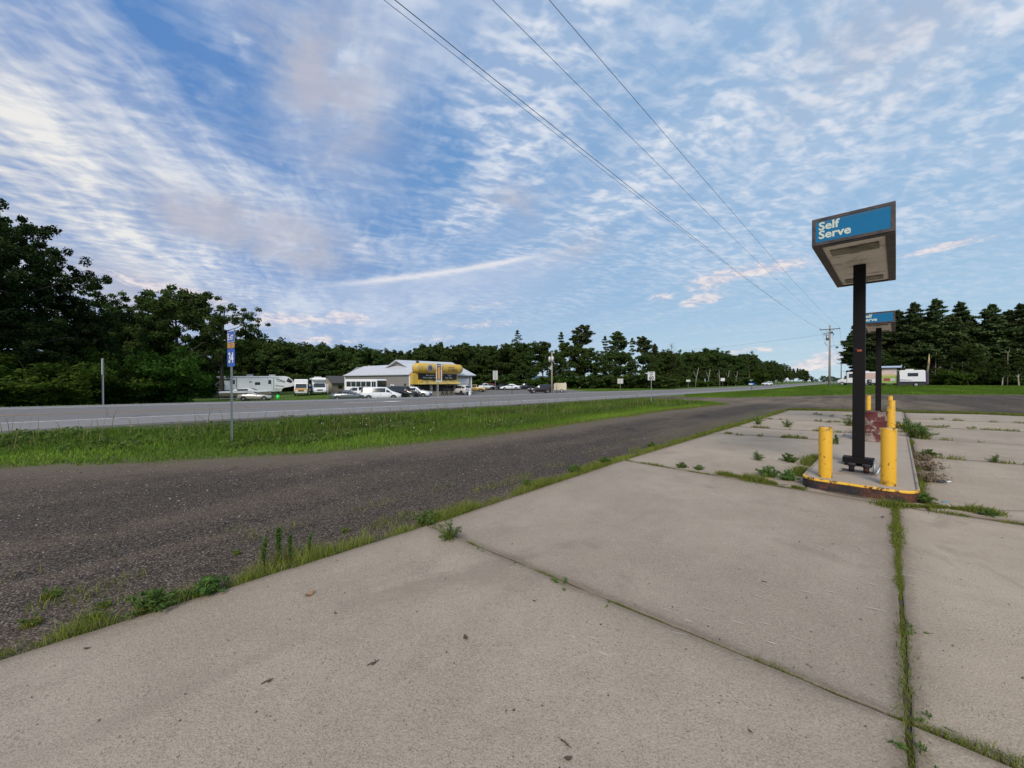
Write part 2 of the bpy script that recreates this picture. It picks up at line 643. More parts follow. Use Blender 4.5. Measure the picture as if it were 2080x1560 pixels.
# gravel lot outline (s, c)
GRAVEL = [(-70, 13.6), (-12, 12.7), (-1, 12.0), (2.2, 9.9), (3.5, 9.1), (8.1, 8.0), (20.6, 7.7), (31.5, 6.6), (33.5, 8.0), (34.6, 11.5), (35, 16.2),
          (41.5, 16.2), (41.0, 12.0), (40.5, 9.6), (43.0, 7.2), (57, -0.5), (70, -16), (100, -60), (60, -110), (-70, -110)]
LOT = [(21, 30.6), (72, 30.6), (73, 44), (86, 60), (98, 90), (70, 92), (54, 58), (37, 54), (30, 60), (25, 52), (22, 40)]
PAD_L, PAD_R = -3.85, 9.0
PADPOLY = [(-30, -3.3), (2.4, -3.78), (7.35, -4.02), (13.2, -4.1), (23.3, -4.2), (26.3, -4.3), (28.4, 0.0), (29.8, 3.0), (29.3, 5.0), (26.5, 6.6), (24, 7.2), (-30, 7.2)]


# ------------------------------------------------------------------ ground materials
def make_ground_mat():
    m, nt, b = mat_new('ground')
    P = nt.geo()
    g = nt.attr('gravel')
    lot = nt.attr('lot')
    pad = nt.attr('pad')
    n1 = nt.noise(P, 0.9, 6, 0.62)
    n2 = nt.noise(P, 0.13, 4, 0.55)
    n3 = nt.noise(P, 5.0, 5, 0.65)
    n4 = nt.noise(P, 30.0, 3, 0.6)
    # turf under the blades
    turf = nt.mix(nt.ss(0.3, 0.7, n2 * 0.5 + n1 * 0.5), (0.06, 0.115, 0.018), (0.105, 0.165, 0.03))
    turf = nt.mix(nt.ss(0.45, 0.75, n3), turf, (0.12, 0.135, 0.045))
    turf = nt.mix(nt.ss(0.55, 0.8, n4) * 0.5, turf, (0.03, 0.05, 0.012))
    # gravel: dark crushed stone with pale chips
    d1, c1 = nt.vor(P, 72)
    d2, c2 = nt.vor(P, 31)
    r1 = nt.sep(c1)[0]
    r2 = nt.sep(c2)[1]
    st = nt.mix(r1 * r1, (0.026, 0.021, 0.018), (0.27, 0.225, 0.185))
    st = nt.mix(nt.ss(0.86, 0.98, r1) * 0.75, st, (0.30, 0.27, 0.235))
    moss = nt.noise(P, 1.6, 5, 0.65, 0.4)
    st = nt.mix(nt.ss(0.60, 0.74, moss) * 0.35, st, (0.12, 0.115, 0.05))
    st = nt.mix(nt.ss(0.80, 0.95, r2) * 0.6, st, (0.16, 0.145, 0.13))
    st = nt.mix(nt.ss(0.35, 0.7, d1) * 0.75, st, (0.020, 0.017, 0.015))
    sx = nt.n('ShaderNodeVectorRotate', rotation_type='Z_AXIS')
    nt.put(sx.inputs['Vector'], P)
    sx.inputs['Angle'].default_value = -math.atan2(UY, UX)
    rx, ry, rz_ = nt.sep(sx.outputs[0])
    tr = nt.noise(nt.vec(rx * 0.10, ry * 0.75, 0.0), 1.0, 5, 0.6, 0.4)
    st = nt.mix(nt.ss(0.45, 0.68, tr) * 0.6 * nt.ss(0.25, 0.6, n4), st, (0.165, 0.130, 0.094))
    st = nt.mix(nt.ss(0.58, 0.30, tr) * 0.35, st, (0.042, 0.036, 0.033))
    patch = nt.noise(P, 0.45, 6, 0.66, 0.5)
    st = nt.mix(nt.ss(0.52, 0.66, patch) * 0.45, st, nt.mix(r1, (0.075, 0.06, 0.046), (0.23, 0.19, 0.15)))
    st = nt.mix(nt.ss(0.44, 0.34, patch) * 0.5, st, (0.026, 0.022, 0.020))
    st = nt.mix(1.0, st, (1.05, 0.99, 0.92), 'MULTIPLY')
    soil = nt.mix(n3, (0.20, 0.155, 0.11), (0.11, 0.088, 0.066))
    far_soil = nt.ss(30, 37, rx) * nt.ss(10.5, 5.0, nt.m('ABSOLUTE', ry - 3.5)) * nt.ss(50, 44, rx)
    st = nt.mix(far_soil * nt.ss(0.35, 0.6, n1 * 0.6 + tr * 0.4) * 0.8, st, (0.23, 0.18, 0.125))
    gw = g + (n1 - 0.5) * 1.1 + (n3 - 0.5) * 0.5
    rim = nt.ss(1.5, 0.15, nt.m('ABSOLUTE', gw - 0.15))
    col = nt.mix(nt.ss(-0.15, 0.15, gw), turf, st)
    col = nt.mix(rim * 0.85, col, soil)
    sh = nt.ss(14.7, 15.4, ry + (n1 - 0.5) * 0.8) * nt.ss(17, 16.6, ry) * nt.ss(-2, 5, rx) * nt.ss(45, 36, rx)
    col = nt.mix(sh * 0.9, col, nt.mix(n3, (0.04, 0.034, 0.03), (0.085, 0.072, 0.06)))
    # beyond the highway: packed grey yard
    lw = lot + (n1 - 0.5) * 1.6
    yard = nt.mix(n1, (0.20, 0.19, 0.18), (0.13, 0.125, 0.12))
    col = nt.mix(nt.ss(-0.2, 0.3, lw), col, yard)
    # dirt and thatch in the joints of the slab
    dirt = nt.mix(n4, (0.055, 0.044, 0.033), (0.13, 0.105, 0.078))
    col = nt.mix(nt.ss(-0.05, 0.10, pad), col, dirt)
    weed = nt.ss(-1.9, -0.2, pad + (n1 - 0.5) * 0.8) * nt.ss(10, 24, rx + ry * 0.3)
    col = nt.mix(weed * 0.6, col, nt.mix(n3, (0.15, 0.13, 0.06), (0.10, 0.125, 0.04)))
    nt.put(b.inputs['Base Color'], col)
    b.inputs['Roughness'].default_value = 0.95
    b.inputs['Specular IOR Level'].default_value = 0.2
    hh = (0.5 - d1) * 0.6 + r1 * 0.4
    nt.put(b.inputs['Normal'], nt.bump(hh + n3 * 0.5, 0.9, 0.016))
    return m


def make_road_mat():
    m, nt, b = mat_new('asphalt')
    P = nt.geo()
    sx = nt.n('ShaderNodeVectorRotate', rotation_type='Z_AXIS')
    nt.put(sx.inputs['Vector'], P)
    sx.inputs['Angle'].default_value = -math.atan2(UY, UX)
    rx, ry, _ = nt.sep(sx.outputs[0])
    long_ = nt.noise(nt.vec(rx * 0.03, ry * 1.1, 0.0), 1.0, 4, 0.6)
    n = nt.noise(P, 2.0, 5, 0.6)
    f = nt.noise(P, 60.0, 2, 0.6)
    # shoulders are paler than the driven lanes
    sh = nt.ss(19.35, 18.7, ry)
    sh2 = nt.ss(28.2, 28.9, ry)
    c = nt.mix(long_ * 0.7 + n * 0.3, (0.125, 0.117, 0.111), (0.195, 0.184, 0.174))
    c = nt.mix((sh + sh2) * 0.75, c, nt.mix(n, (0.19, 0.18, 0.17), (0.25, 0.238, 0.225)))
    c = nt.mix(nt.ss(0.55, 0.8, f) * 0.3, c, (0.32, 0.31, 0.30))
    # sealed cracks across the lanes
    ck = nt.noise(nt.vec(rx * 0.35, ry * 0.03, 5.0), 1.0, 2, 0.5, 0.15)
    c = nt.mix(nt.ss(0.006, 0.002, nt.m('ABSOLUTE', ck - 0.5)) * 0.5, c, (0.06, 0.058, 0.06))
    nt.put(b.inputs['Base Color'], c)
    b.inputs['Roughness'].default_value = 0.85
    nt.put(b.inputs['Normal'], nt.bump(f, 0.25, 0.006))
    return m


def make_paint(name, col):
    m, nt, b = mat_new(name)
    P = nt.geo()
    n = nt.noise(P, 5.0, 6, 0.75)
    nt.put(b.inputs['Base Color'], nt.mix(nt.ss(0.42, 0.62, n) * 0.55, col, (0.22, 0.215, 0.21)))
    b.inputs['Roughness'].default_value = 0.7
    return m


def make_concrete():
    m, nt, b = mat_new('slab_concrete')
    P = nt.geo()
    big = nt.noise(P, 0.55, 5, 0.6, 0.3)
    mid = nt.noise(P, 2.6, 6, 0.65)
    fin = nt.noise(P, 26, 4, 0.7)
    grit = nt.noise(P, 110, 2, 0.7)
    c = nt.mix(nt.ss(0.3, 0.7, big), (0.325, 0.278, 0.228), (0.410, 0.358, 0.298))
    c = nt.mix(nt.ss(0.36, 0.70, mid) * 0.50, c, (0.285, 0.243, 0.200))
    c = nt.mix(nt.ss(0.50, 0.75, fin) * 0.45, c, (0.46, 0.41, 0.345))
    c = nt.mix(nt.ss(0.53, 0.66, grit) * 0.62, c, (0.175, 0.143, 0.112))
    c = nt.mix(nt.ss(0.46, 0.34, grit) * 0.40, c, (0.52, 0.46, 0.375))
    ob = nt.rand()
    c = nt.mix(1.0, c, nt.mix(ob, (0.90, 0.90, 0.92), (1.06, 1.05, 1.03)), 'MULTIPLY')
    pink = nt.noise(P, 0.35, 3, 0.5)
    c = nt.mix(nt.ss(0.5, 0.75, pink) * 0.25, c, (0.38, 0.315, 0.285))
    # pits, tar spots and fine aggregate
    d1, c1 = nt.vor(P, 7.5)
    pick = nt.sep(c1)[0]
    spot = nt.ss(0.09, 0.05, d1 + (fin - 0.5) * 0.09) * nt.ss(0.84, 0.90, pick)
    c = nt.mix(spot * 0.7, c, (0.055, 0.045, 0.04))
    d2, c2 = nt.vor(P, 34)
    pk2 = nt.sep(c2)[1]
    c = nt.mix(nt.ss(0.30, 0.15, d2) * nt.ss(0.88, 0.94, pk2) * 0.6, c, (0.11, 0.092, 0.078))
    c = nt.mix(nt.ss(0.30, 0.15, d2) * nt.ss(0.08, 0.03, pk2) * 0.4, c, (0.47, 0.43, 0.37))
    sx = nt.n('ShaderNodeVectorRotate', rotation_type='Z_AXIS')
    nt.put(sx.inputs['Vector'], P)
    sx.inputs['Angle'].default_value = R(-45)
    rx, ry, _ = nt.sep(sx.outputs[0])
    # worn aggregate laid bare in patches, sun-bleached and damp-stained areas
    bare = nt.ss(0.50, 0.66, nt.noise(P, 0.9, 6, 0.68, 0.6))
    c = nt.mix(bare * nt.ss(0.52, 0.60, nt.noise(P, 75, 2, 0.6)) * 0.55, c, (0.14, 0.118, 0.10))
    st_ = nt.noise(nt.vec(rx * 0.8, ry * 0.8, 6.0), 1.0, 6, 0.7, 0.9)
    c = nt.mix(nt.ss(0.56, 0.70, st_) * 0.5, c, (0.215, 0.18, 0.148))
    c = nt.mix(nt.ss(0.40, 0.26, st_) * 0.35, c, (0.39, 0.35, 0.30))
    # rubbed trails of wheels and long fine rakes left by the trowel
    tr = nt.noise(nt.vec(rx * 0.22, ry * 2.4, 3.0), 1.0, 5, 0.62, 0.5)
    c = nt.mix(nt.ss(0.54, 0.76, tr) * 0.32, c, (0.225, 0.192, 0.16))
    rk = nt.noise(nt.vec(rx * 26 + mid * 3, ry * 1.6, 3.0), 1.0, 3, 0.6, 0.2)
    c = nt.mix(nt.ss(0.60, 0.78, rk) * 0.22, c, (0.39, 0.35, 0.295))
    # soil washed along the joints, following the slab borders
    je = nt.attr('rim')
    c = nt.mix(nt.ss(0.10, 0.0, je + (fin - 0.5) * 0.10) * 0.55, c, (0.10, 0.082, 0.062))
    c = nt.mix(nt.ss(0.32, 0.02, je + (mid - 0.5) * 0.3) * 0.25, c, (0.17, 0.142, 0.112))
    c = nt.mix(1.0, c, (1.05, 1.0, 0.925), 'MULTIPLY')
    nt.put(b.inputs['Base Color'], c)
    b.inputs['Roughness'].default_value = 0.9
    b.inputs['Specular IOR Level'].default_value = 0.25
    nt.put(b.inputs['Normal'], nt.bump(grit * 0.9 + fin * 0.6 - spot * 0.7, 0.7, 0.008))
    return m


M['ground'] = make_ground_mat()
M['asphalt'] = make_road_mat()
M['white_line'] = make_paint('white_line_paint', (0.72, 0.72, 0.70))
M['yellow_line'] = make_paint('yellow_line_paint', (0.50, 0.30, 0.07))
M['concrete'] = make_concrete()


# ------------------------------------------------------------------ terrain
def geom(a, b, h0, g):
    out = [a]
    h = h0
    while out[-1] < b:
        out.append(out[-1] + h)
        h *= g
    return out


def build_ground():
    S = [-x for x in geom(14, 420, 0.6, 1.12)][::-1] + list(np.arange(-13.6, 60, 0.4)) + geom(60.2, 2500, 0.6, 1.06)
    Cs = [-x for x in geom(14, 900, 0.6, 1.12)][::-1] + list(np.arange(-13.6, C_EDGE - 0.1, 0.3)) + [C_EDGE]
    Cf = [C_FAR] + list(np.arange(C_FAR + 0.5, 75, 0.9)) + geom(75.5, 1500, 1.5, 1.12)

    def sheet(name, S, Cc, mat):
        S = np.array(S)
        Cc = np.array(Cc)
        ss, cc = np.meshgrid(S, Cc, indexing='ij')
        ss, cc = ss.ravel(), cc.ravel()
        x, y = sc2xy(ss, cc)
        z = H(x, y)
        rim_lo = cc <= C_EDGE + 1e-6
        # exact heights on the two road edges
        on = (np.abs(cc - C_EDGE) < 1e-6) | (np.abs(cc - C_FAR) < 1e-6)
        z = np.where(on, road_z(ss) - 0.03, z)
        # gentle unevenness away from the pad and the road
        un = 0.03 * np.sin(x * 1.3 + y * 0.7) * np.sin(y * 1.1 - x * 0.4) * smooth(C_EDGE - 0.3, C_EDGE - 1.5, cc) * smooth(-2, 5, cc - verge_c(ss))
        z = z + np.where(rim_lo, un, 0)
        n, k = len(S), len(Cc)
        i = np.arange(n - 1)[:, None] * k + np.arange(k - 1)[None, :]
        F = np.stack([i, i + k, i + k + 1, i + 1], -1).reshape(-1, 4)
        P2 = np.stack([ss, cc], 1)
        A = {'gravel': np.clip(sdf_poly(P2, GRAVEL), -30, 30), 'lot': np.clip(sdf_poly(P2, LOT), -30, 30)}
        a_, b_ = (x + y) * Q2, (x - y) * Q2
        A['pad'] = np.clip(sdf_poly(np.stack([a_, b_], 1), PADPOLY), -30, 30)
        z = np.where(A['pad'] > 0.35, np.maximum(z, -0.013), z)
        return np.stack([x, y, z], 1), F, A

    V, F, A = sheet('ground', S, Cs, None)
    # split by what lies there
    gf = A['gravel'][F].mean(1) > 0
    for nm, sel in (('gravel_lot', gf), ('grass_verge', ~gf)):
        f = F[sel]
        u, inv = np.unique(f, return_inverse=True)
        me = np_mesh(nm, V[u], inv.reshape(f.shape), M['ground'], {k: v[u] for k, v in A.items()}, smooth=True)
        tag(new_obj(nm, me), kind='structure')
    V, F, A = sheet('field', S, Cf, None)
    lf = A['lot'][F].mean(1) > 0
    for nm, sel in (('parking_yard', lf), ('field', ~lf)):
        f = F[sel]
        u, inv = np.unique(f, return_inverse=True)
        me = np_mesh(nm, V[u], inv.reshape(f.shape), M['ground'], {k: v[u] for k, v in A.items()}, smooth=True)
        tag(new_obj(nm, me), kind='structure')

    # the highway with its painted lines
    Sr = np.array([-x for x in geom(30, 420, 2, 1.1)][::-1] + list(np.arange(-29, 120, 1.0)) + geom(120.5, 2500, 1.2, 1.06))

    def strip(c0, c1, dz, S=Sr, n=1):
        cc = np.linspace(c0, c1, n + 1)
        ss, c2 = np.meshgrid(S, cc, indexing='ij')
        x, y = sc2xy(ss.ravel(), c2.ravel())
        z = road_z(ss.ravel()) + dz
        k = n + 1
        i = np.arange(len(S) - 1)[:, None] * k + np.arange(n)[None, :]
        F = np.stack([i, i + k, i + k + 1, i + 1], -1).reshape(-1, 4)
        return np.stack([x, y, z], 1), F

    V, F = strip(C_EDGE, C_FAR, 0.03, n=6)
    # slab edges so the pavement stands proud of the verge
    Ve, Fe = [], []
    for c0 in (C_EDGE, C_FAR):
        x, y = sc2xy(Sr, np.full(len(Sr), c0))
        top = np.stack([x, y, road_z(Sr) + 0.03], 1)
        bot = top - [0, 0, 0.2]
        o = len(V) + sum(len(v) for v in Ve)
        n = len(Sr)
        i = np.arange(n - 1)
        Fe.append(o + np.stack([i, i + 1, i + 1 + n, i + n], 1))
        Ve.append(np.concatenate([top, bot]))
    me = np_mesh('road', np.concatenate([V] + Ve), np.concatenate([F] + Fe), M['asphalt'])
    road = tag(new_obj('road', me), kind='structure')
    for nm, c0, c1, mt in (('edge_line', C_WHITE, C_WHITE + 0.17, 'white_line'), ('edge_line', C_WHITE2, C_WHITE2 + 0.17, 'white_line'),
                           ('centre_line', C_YEL, C_YEL + 0.12, 'yellow_line'), ('centre_line', C_YEL + 0.24, C_YEL + 0.36, 'yellow_line')):
        V, F = strip(c0, c1, 0.036)
        new_obj(nm, np_mesh(nm, V, F, M[mt]), road)
    # white turn arrow painted in the far lane
    x, y = at(776, 26.6).xy
    s0, c0 = xy2sc(x, y)
    arrow = [(-2.6, -0.12), (0.3, -0.12), (0.3, -0.65), (1.9, 0.0), (0.3, 0.65), (0.3, 0.12), (-2.6, 0.12)]
    mb = MB()
    pts = []
    for u, v in arrow:
        xx, yy = sc2xy(s0 + u, c0 + v)
        pts.append((xx, yy, float(road_z(s0 + u)) + 0.037))
    mb.face(pts)
    mb.build('turn_arrow', M['white_line'], road)


build_ground()


# ------------------------------------------------------------------ concrete pad of separate slabs
def slab(poly, jit=0.004):
    """poly in (a,b); a 16 cm thick slab with slightly broken edges"""
    rr = random.Random(int(poly[0][0] * 100 + poly[0][1] * 1000))
    pts = []
    n = len(poly)
    for i in range(n):
        p, q = poly[i], poly[(i + 1) % n]
        L = math.hypot(q[0] - p[0], q[1] - p[1])
        k = max(1, int(L / 0.12))
        for j in range(k):
            t = j / k
            j1 = 0 if j == 0 else rr.gauss(0, jit)
            j2 = 0 if j == 0 else rr.gauss(0, jit)
            if rr.random() < 0.02: j1 += rr.uniform(-.02, .02); j2 += rr.uniform(-.02, .02)
            pts.append((p[0] + (q[0] - p[0]) * t + j1, p[1] + (q[1] - p[1]) * t + j2))
    tilt = rr.gauss(0, 0.0006), rr.gauss(0, 0.0006), rr.uniform(-0.003, 0.003)
    ca = sum(p[0] for p in pts) / len(pts)
    cb = sum(p[1] for p in pts) / len(pts)
    bm = bmesh.new()
    lay = bm.verts.layers.float.new('rim')
    # concentric loops from the border inwards carry the distance to the border
    loops = []
    poly_in = list(pts)
    for k, (ins, dz) in enumerate(((0, -0.005), (0.010, 0.0), (0.05, 0.0), (0.12, 0.0), (0.30, 0.0))):
        if ins:
            q_ = []
            m_ = len(pts)
            for i in range(m_):
                p0, p1, p2 = pts[i - 1], pts[i], pts[(i + 1) % m_]
                # move towards the inside along the smoothed normal
                j0, j2 = pts[i - 4], pts[(i + 4) % m_]
                tx, ty = j2[0] - j0[0], j2[1] - j0[1]
                L = math.hypot(tx, ty) or 1
                nx, ny = (-ty / L, tx / L)
                if (ca - p1[0]) * nx + (cb - p1[1]) * ny < 0: nx, ny = -nx, -ny
                q_.append((p1[0] + nx * ins, p1[1] + ny * ins))
            poly_k = q_
        else:
            poly_k = pts
        row = []
        for a, b_ in poly_k:
            x, y = ab2xy(a, b_)
            v = bm.verts.new((x, y, tilt[0] * (a - ca) + tilt[1] * (b_ - cb) + tilt[2] + dz))
            v[lay] = ins
            row.append(v)
        loops.append(row)
    n_ = len(pts)
    for A_, B_ in zip(loops, loops[1:]):
        for i in range(n_):
            bm.faces.new((A_[i], A_[(i + 1) % n_], B_[(i + 1) % n_], B_[i]))
    bm.faces.new(loops[-1])
    low = bmesh.ops.extrude_edge_only(bm, edges=[e for e in bm.edges if len(e.link_faces) == 1])
    for v in low['geom']:
        if isinstance(v, bmesh.types.BMVert): v.co.z -= 0.16
    bmesh.ops.recalc_face_normals(bm, faces=bm.faces)
    me = bpy.data.meshes.new('concrete_slab')
    bm.to_mesh(me)
    bm.free()
    me.materials.append(M['concrete'])
    o = new_obj('concrete_slab', me)
    tag(o, kind='structure')
    return o


def edge_b(a):
    return float(np.interp(a, [-30, 2.4, 7.35, 13.2, 23.3, 26.3], [-3.3, -3.78, -4.02, -4.1, -4.2, -4.3]))


G = 0.0125
# (a at left end, a at b=0, a at right end b=7.2): the cross joints
XJ = [(-30, -30, -30), (-8.2, -8.0, -7.9), (-3.6, -3.5, -3.45), (2.42, 2.66, 3.05), (7.33, 7.18, 7.75)]
LX = [(7.33, 7.18), (13.2, 13.9), (15.55, 16.2), (19.6, 20.3), (23.3, 24.0), (26.3, 28.35)]
RX = [(7.18, 9.0), (12.2, 13.4), (16.0, 17.0), (20.2, 21.2), (24.2, 25.0)]
SKEW_B = lambda a: 0.05 - 0.010 * (a - 2.6)      # b of the long joint
for (l0, m0, r0), (l1, m1, r1) in zip(XJ, XJ[1:]):
    slab([(l0 + G, edge_b(l0)), (l1 - G, edge_b(l1)), (m1 - G, SKEW_B(m1) - G), (m0 + G, SKEW_B(m0) - G)])
    slab([(m0 + G, SKEW_B(m0) + G), (m1 - G, SKEW_B(m1) + G), (r1 - G, 7.2), (r0 + G, 7.2)])
ISL_B0, ISL_B1 = -1.08, 0.26
for (l0, m0), (l1, m1) in zip(LX, LX[1:]):
    slab([(l0 + G, edge_b(l0)), (l1 - G, edge_b(l1)), (m1 - G, -1.0), (m0 + G, -1.0)])
for (m0, r0), (m1, r1) in zip(RX, RX[1:]):
    slab([(m0 + G, 0.31), (m1 - G, 0.31), (r1 - G, 7.2), (r0 + G, 7.2)])
slab([(24.2 + G, 0.31), (28.5, 0.31), (29.8, 3.0), (29.7, 4.2), (29.0, 5.4), (27.6, 6.6), (25.2, 7.2), (25.0 + G, 7.2)])
for a0, a1 in ((7.2, 7.6), (14.95, 19.05), (26.6, 28.3)):
    slab([(a0 + G, -0.98), (a1 - G, -0.98), (a1 - G, 0.285), (a0 + G, 0.285)])


# ------------------------------------------------------------------ pump islands
def make_old_paints():
    # rusty skirt of the islands: black paint coming off rust
    m, nt, b = mat_new('rusted_black_steel')
    P = nt.obj()
    n = nt.noise(P, 3.4, 6, 0.7, 0.5)
    n2 = nt.noise(P, 16, 4, 0.7)
    c = nt.mix(nt.ss(0.46, 0.56, n * 0.7 + n2 * 0.3), (0.018, 0.019, 0.022), (0.10, 0.035, 0.018))
    c = nt.mix(nt.ss(0.60, 0.72, n2), c, (0.26, 0.10, 0.03))
    nt.put(b.inputs['Base Color'], c)
    b.inputs['Roughness'].default_value = 0.75
    nt.put(b.inputs['Normal'], nt.bump(n2, 0.5, 0.01))
    M['skirt'] = m
    # yellow paint with rust chips
    m, nt, b = mat_new('chipped_yellow_paint')
    P = nt.obj()
    n = nt.noise(P, 9, 6, 0.7, 0.3)
    n2 = nt.noise(P, 2.0, 3, 0.5)
    d, cc = nt.vor(P, 7.5)
    pk = nt.sep(cc)[0]
    chip = nt.ss(0.60, 0.625, nt.noise(P, 13, 5, 0.72, 0.8)) * nt.ss(0.44, 0.52, nt.noise(P, 3.1, 2, 0.5))
    c = nt.mix(n2, (0.66, 0.36, 0.018), (0.80, 0.46, 0.035))
    c = nt.mix(nt.ss(0.62, 0.75, n) * 0.5, c, (0.42, 0.22, 0.03))
    zz_ = nt.sep(P)[2]
    chip = nt.m('MINIMUM', chip + nt.ss(0.48, 0.60, n) * (nt.ss(0.10, 0.0, zz_) + nt.ss(0.70, 0.79, zz_)) * 0.9, 1.0)
    c = nt.mix(chip, c, (0.06, 0.030, 0.018))
    nt.put(b.inputs['Base Color'], c)
    b.inputs['Roughness'].default_value = 0.45
    M['yellow'] = m
    m, nt, b = mat_new('chipped_yellow_edge')
    P = nt.obj()
    n = nt.noise(P, 7, 6, 0.75, 0.3)
    c = nt.mix(nt.ss(0.51, 0.56, n), (0.74, 0.42, 0.03), (0.10, 0.035, 0.018))
    nt.put(b.inputs['Base Color'], c)
    b.inputs['Roughness'].default_value = 0.55
    M['yellow_edge'] = m
    # faded dark red edge steel
    M['edge_red'] = simple('faded_edge_steel', (0.19, 0.10, 0.075), 0.7, vary=0.4, scale=8, dirt=((0.30, 0.25, 0.2), 0.4))
    # old black pole paint
    m, nt, b = mat_new('worn_black_pole_paint')
    P = nt.obj()
    n = nt.noise(nt.vec(*[k for k in nt.sep(P)]), 7, 6, 0.7, 0.4)
    n2 = nt.noise(P, 30, 4, 0.7)
    c = nt.mix(nt.ss(0.60, 0.72, n * 0.6 + n2 * 0.4), (0.009, 0.008, 0.008), (0.15, 0.125, 0.115))
    c = nt.mix(nt.ss(0.66, 0.74, n), c, (0.09, 0.03, 0.016))
    nt.put(b.inputs['Base Color'], c)
    b.inputs['Roughness'].default_value = 0.6
    b.inputs['Specular IOR Level'].default_value = 0.15
    M['pole_black'] = m
    # brown enamel of the light box rim, peeling
    m, nt, b = mat_new('peeling_brown_rim')
    P = nt.obj()
    n = nt.noise(P, 6, 6, 0.7, 0.5)
    n2 = nt.noise(P, 40, 3, 0.7)
    c = nt.mix(nt.ss(0.35, 0.65, n), (0.030, 0.022, 0.022), (0.072, 0.055, 0.048))
    c = nt.mix(nt.ss(0.64, 0.69, n * 0.7 + n2 * 0.3), c, (0.42, 0.40, 0.36))
    nt.put(b.inputs['Base Color'], c)
    b.inputs['Roughness'].default_value = 0.6
    M['rim_brown'] = m
    # translucent blue face
    m, nt, b = mat_new('blue_acrylic_face')
    P = nt.obj()
    n = nt.noise(P, 1.6, 3, 0.5)
    n2 = nt.noise(P, 9, 5, 0.7)
    c = nt.mix(n, (0.007, 0.125, 0.275), (0.014, 0.17, 0.34))
    c = nt.mix(nt.ss(0.55, 0.85, n2) * 0.35, c, (0.06, 0.22, 0.36))
    px_, py_, pz_ = nt.sep(P)
    stk = nt.noise(nt.vec(px_ * 26, 0.0, pz_ * 1.2), 1.0, 4, 0.65, 0.2)
    c = nt.mix(nt.ss(0.55, 0.75, stk) * 0.35, c, (0.035, 0.085, 0.14))
    c = nt.mix(nt.ss(4.02, 4.07, pz_ + (n2 - 0.5) * 0.05) * 0.5, c, (0.10, 0.14, 0.16))
    nt.put(b.inputs['Base Color'], c)
    b.inputs['Roughness'].default_value = 0.3
    b.inputs['Specular IOR Level'].default_value = 0.25
    M['acrylic'] = m
    M['acrylic_text'] = simple('cream_lettering', (0.56, 0.62, 0.52), 0.5, vary=0.06)
    # soffit
    M['soffit'] = simple('grimy_white_soffit', (0.68, 0.645, 0.58), 0.7, vary=0.10, scale=2.5, dirt=((0.34, 0.30, 0.23), 0.22))
    M['lens'] = simple('grimy_lamp_lens', (0.20, 0.185, 0.13), 0.5, vary=0.25, scale=5, dirt=((0.09, 0.08, 0.055), 0.30))
    M['island_conc'] = None
    m, nt, b = mat_new('island_concrete')
    P = nt.geo()
    n = nt.noise(P, 1.5, 5, 0.6)
    n2 = nt.noise(P, 12, 5, 0.7)
    n3 = nt.noise(P, 70, 2, 0.7)
    c = nt.mix(n, (0.30, 0.245, 0.19), (0.40, 0.335, 0.265))
    c = nt.mix(nt.ss(0.55, 0.75, n2) * 0.5, c, (0.19, 0.155, 0.12))
    c = nt.mix(nt.ss(0.58, 0.7, n3) * 0.4, c, (0.17, 0.14, 0.12))
    a_ = nt.noise(P, 0.9, 4, 0.6, 0.6)
    c = nt.mix(nt.ss(0.60, 0.70, a_) * 0.5, c, (0.27, 0.15, 0.08))
    nt.put(b.inputs['Base Color'], c)
    b.inputs['Roughness'].default_value = 0.9
    nt.put(b.inputs['Normal'], nt.bump(n3 + n2, 0.35, 0.006))
    M['island_conc'] = m
    # rusted red box
    m, nt, b = mat_new('flaking_red_white_steel')
    P = nt.obj()
    n = nt.noise(P, 4.2, 6, 0.68, 0.6)
    n2 = nt.noise(P, 15, 4, 0.7)
    c = nt.mix(nt.ss(0.43, 0.50, n), (0.25, 0.20, 0.175), (0.105, 0.020, 0.018))
    c = nt.mix(nt.ss(0.58, 0.66, n2), c, (0.045, 0.018, 0.016))
    nt.put(b.inputs['Base Color'], c)
    b.inputs['Roughness'].default_value = 0.7
    M['redbox'] = m


make_old_paints()


def rounded(a0, a1, b0, b1, r, inset=0.0, k=7):
    a0 += inset; a1 -= inset; b0 += inset; b1 -= inset
    r = max(r - inset, 0.02)
    pts = []
    for ca, cb, t0 in ((a1 - r, b1 - r, 0), (a0 + r, b1 - r, 90), (a0 + r, b0 + r, 180), (a1 - r, b0 + r, 270)):
        for i in range(k + 1):
            t = R(t0 + 90 * i / k)
            pts.append((ca + r * math.cos(t), cb + r * math.sin(t)))
    return pts


IA = 45  # islands run at 45 degrees


def abv(a, b, z=0.0):
    x, y = ab2xy(a, b)
    return Vector((x, y, z))


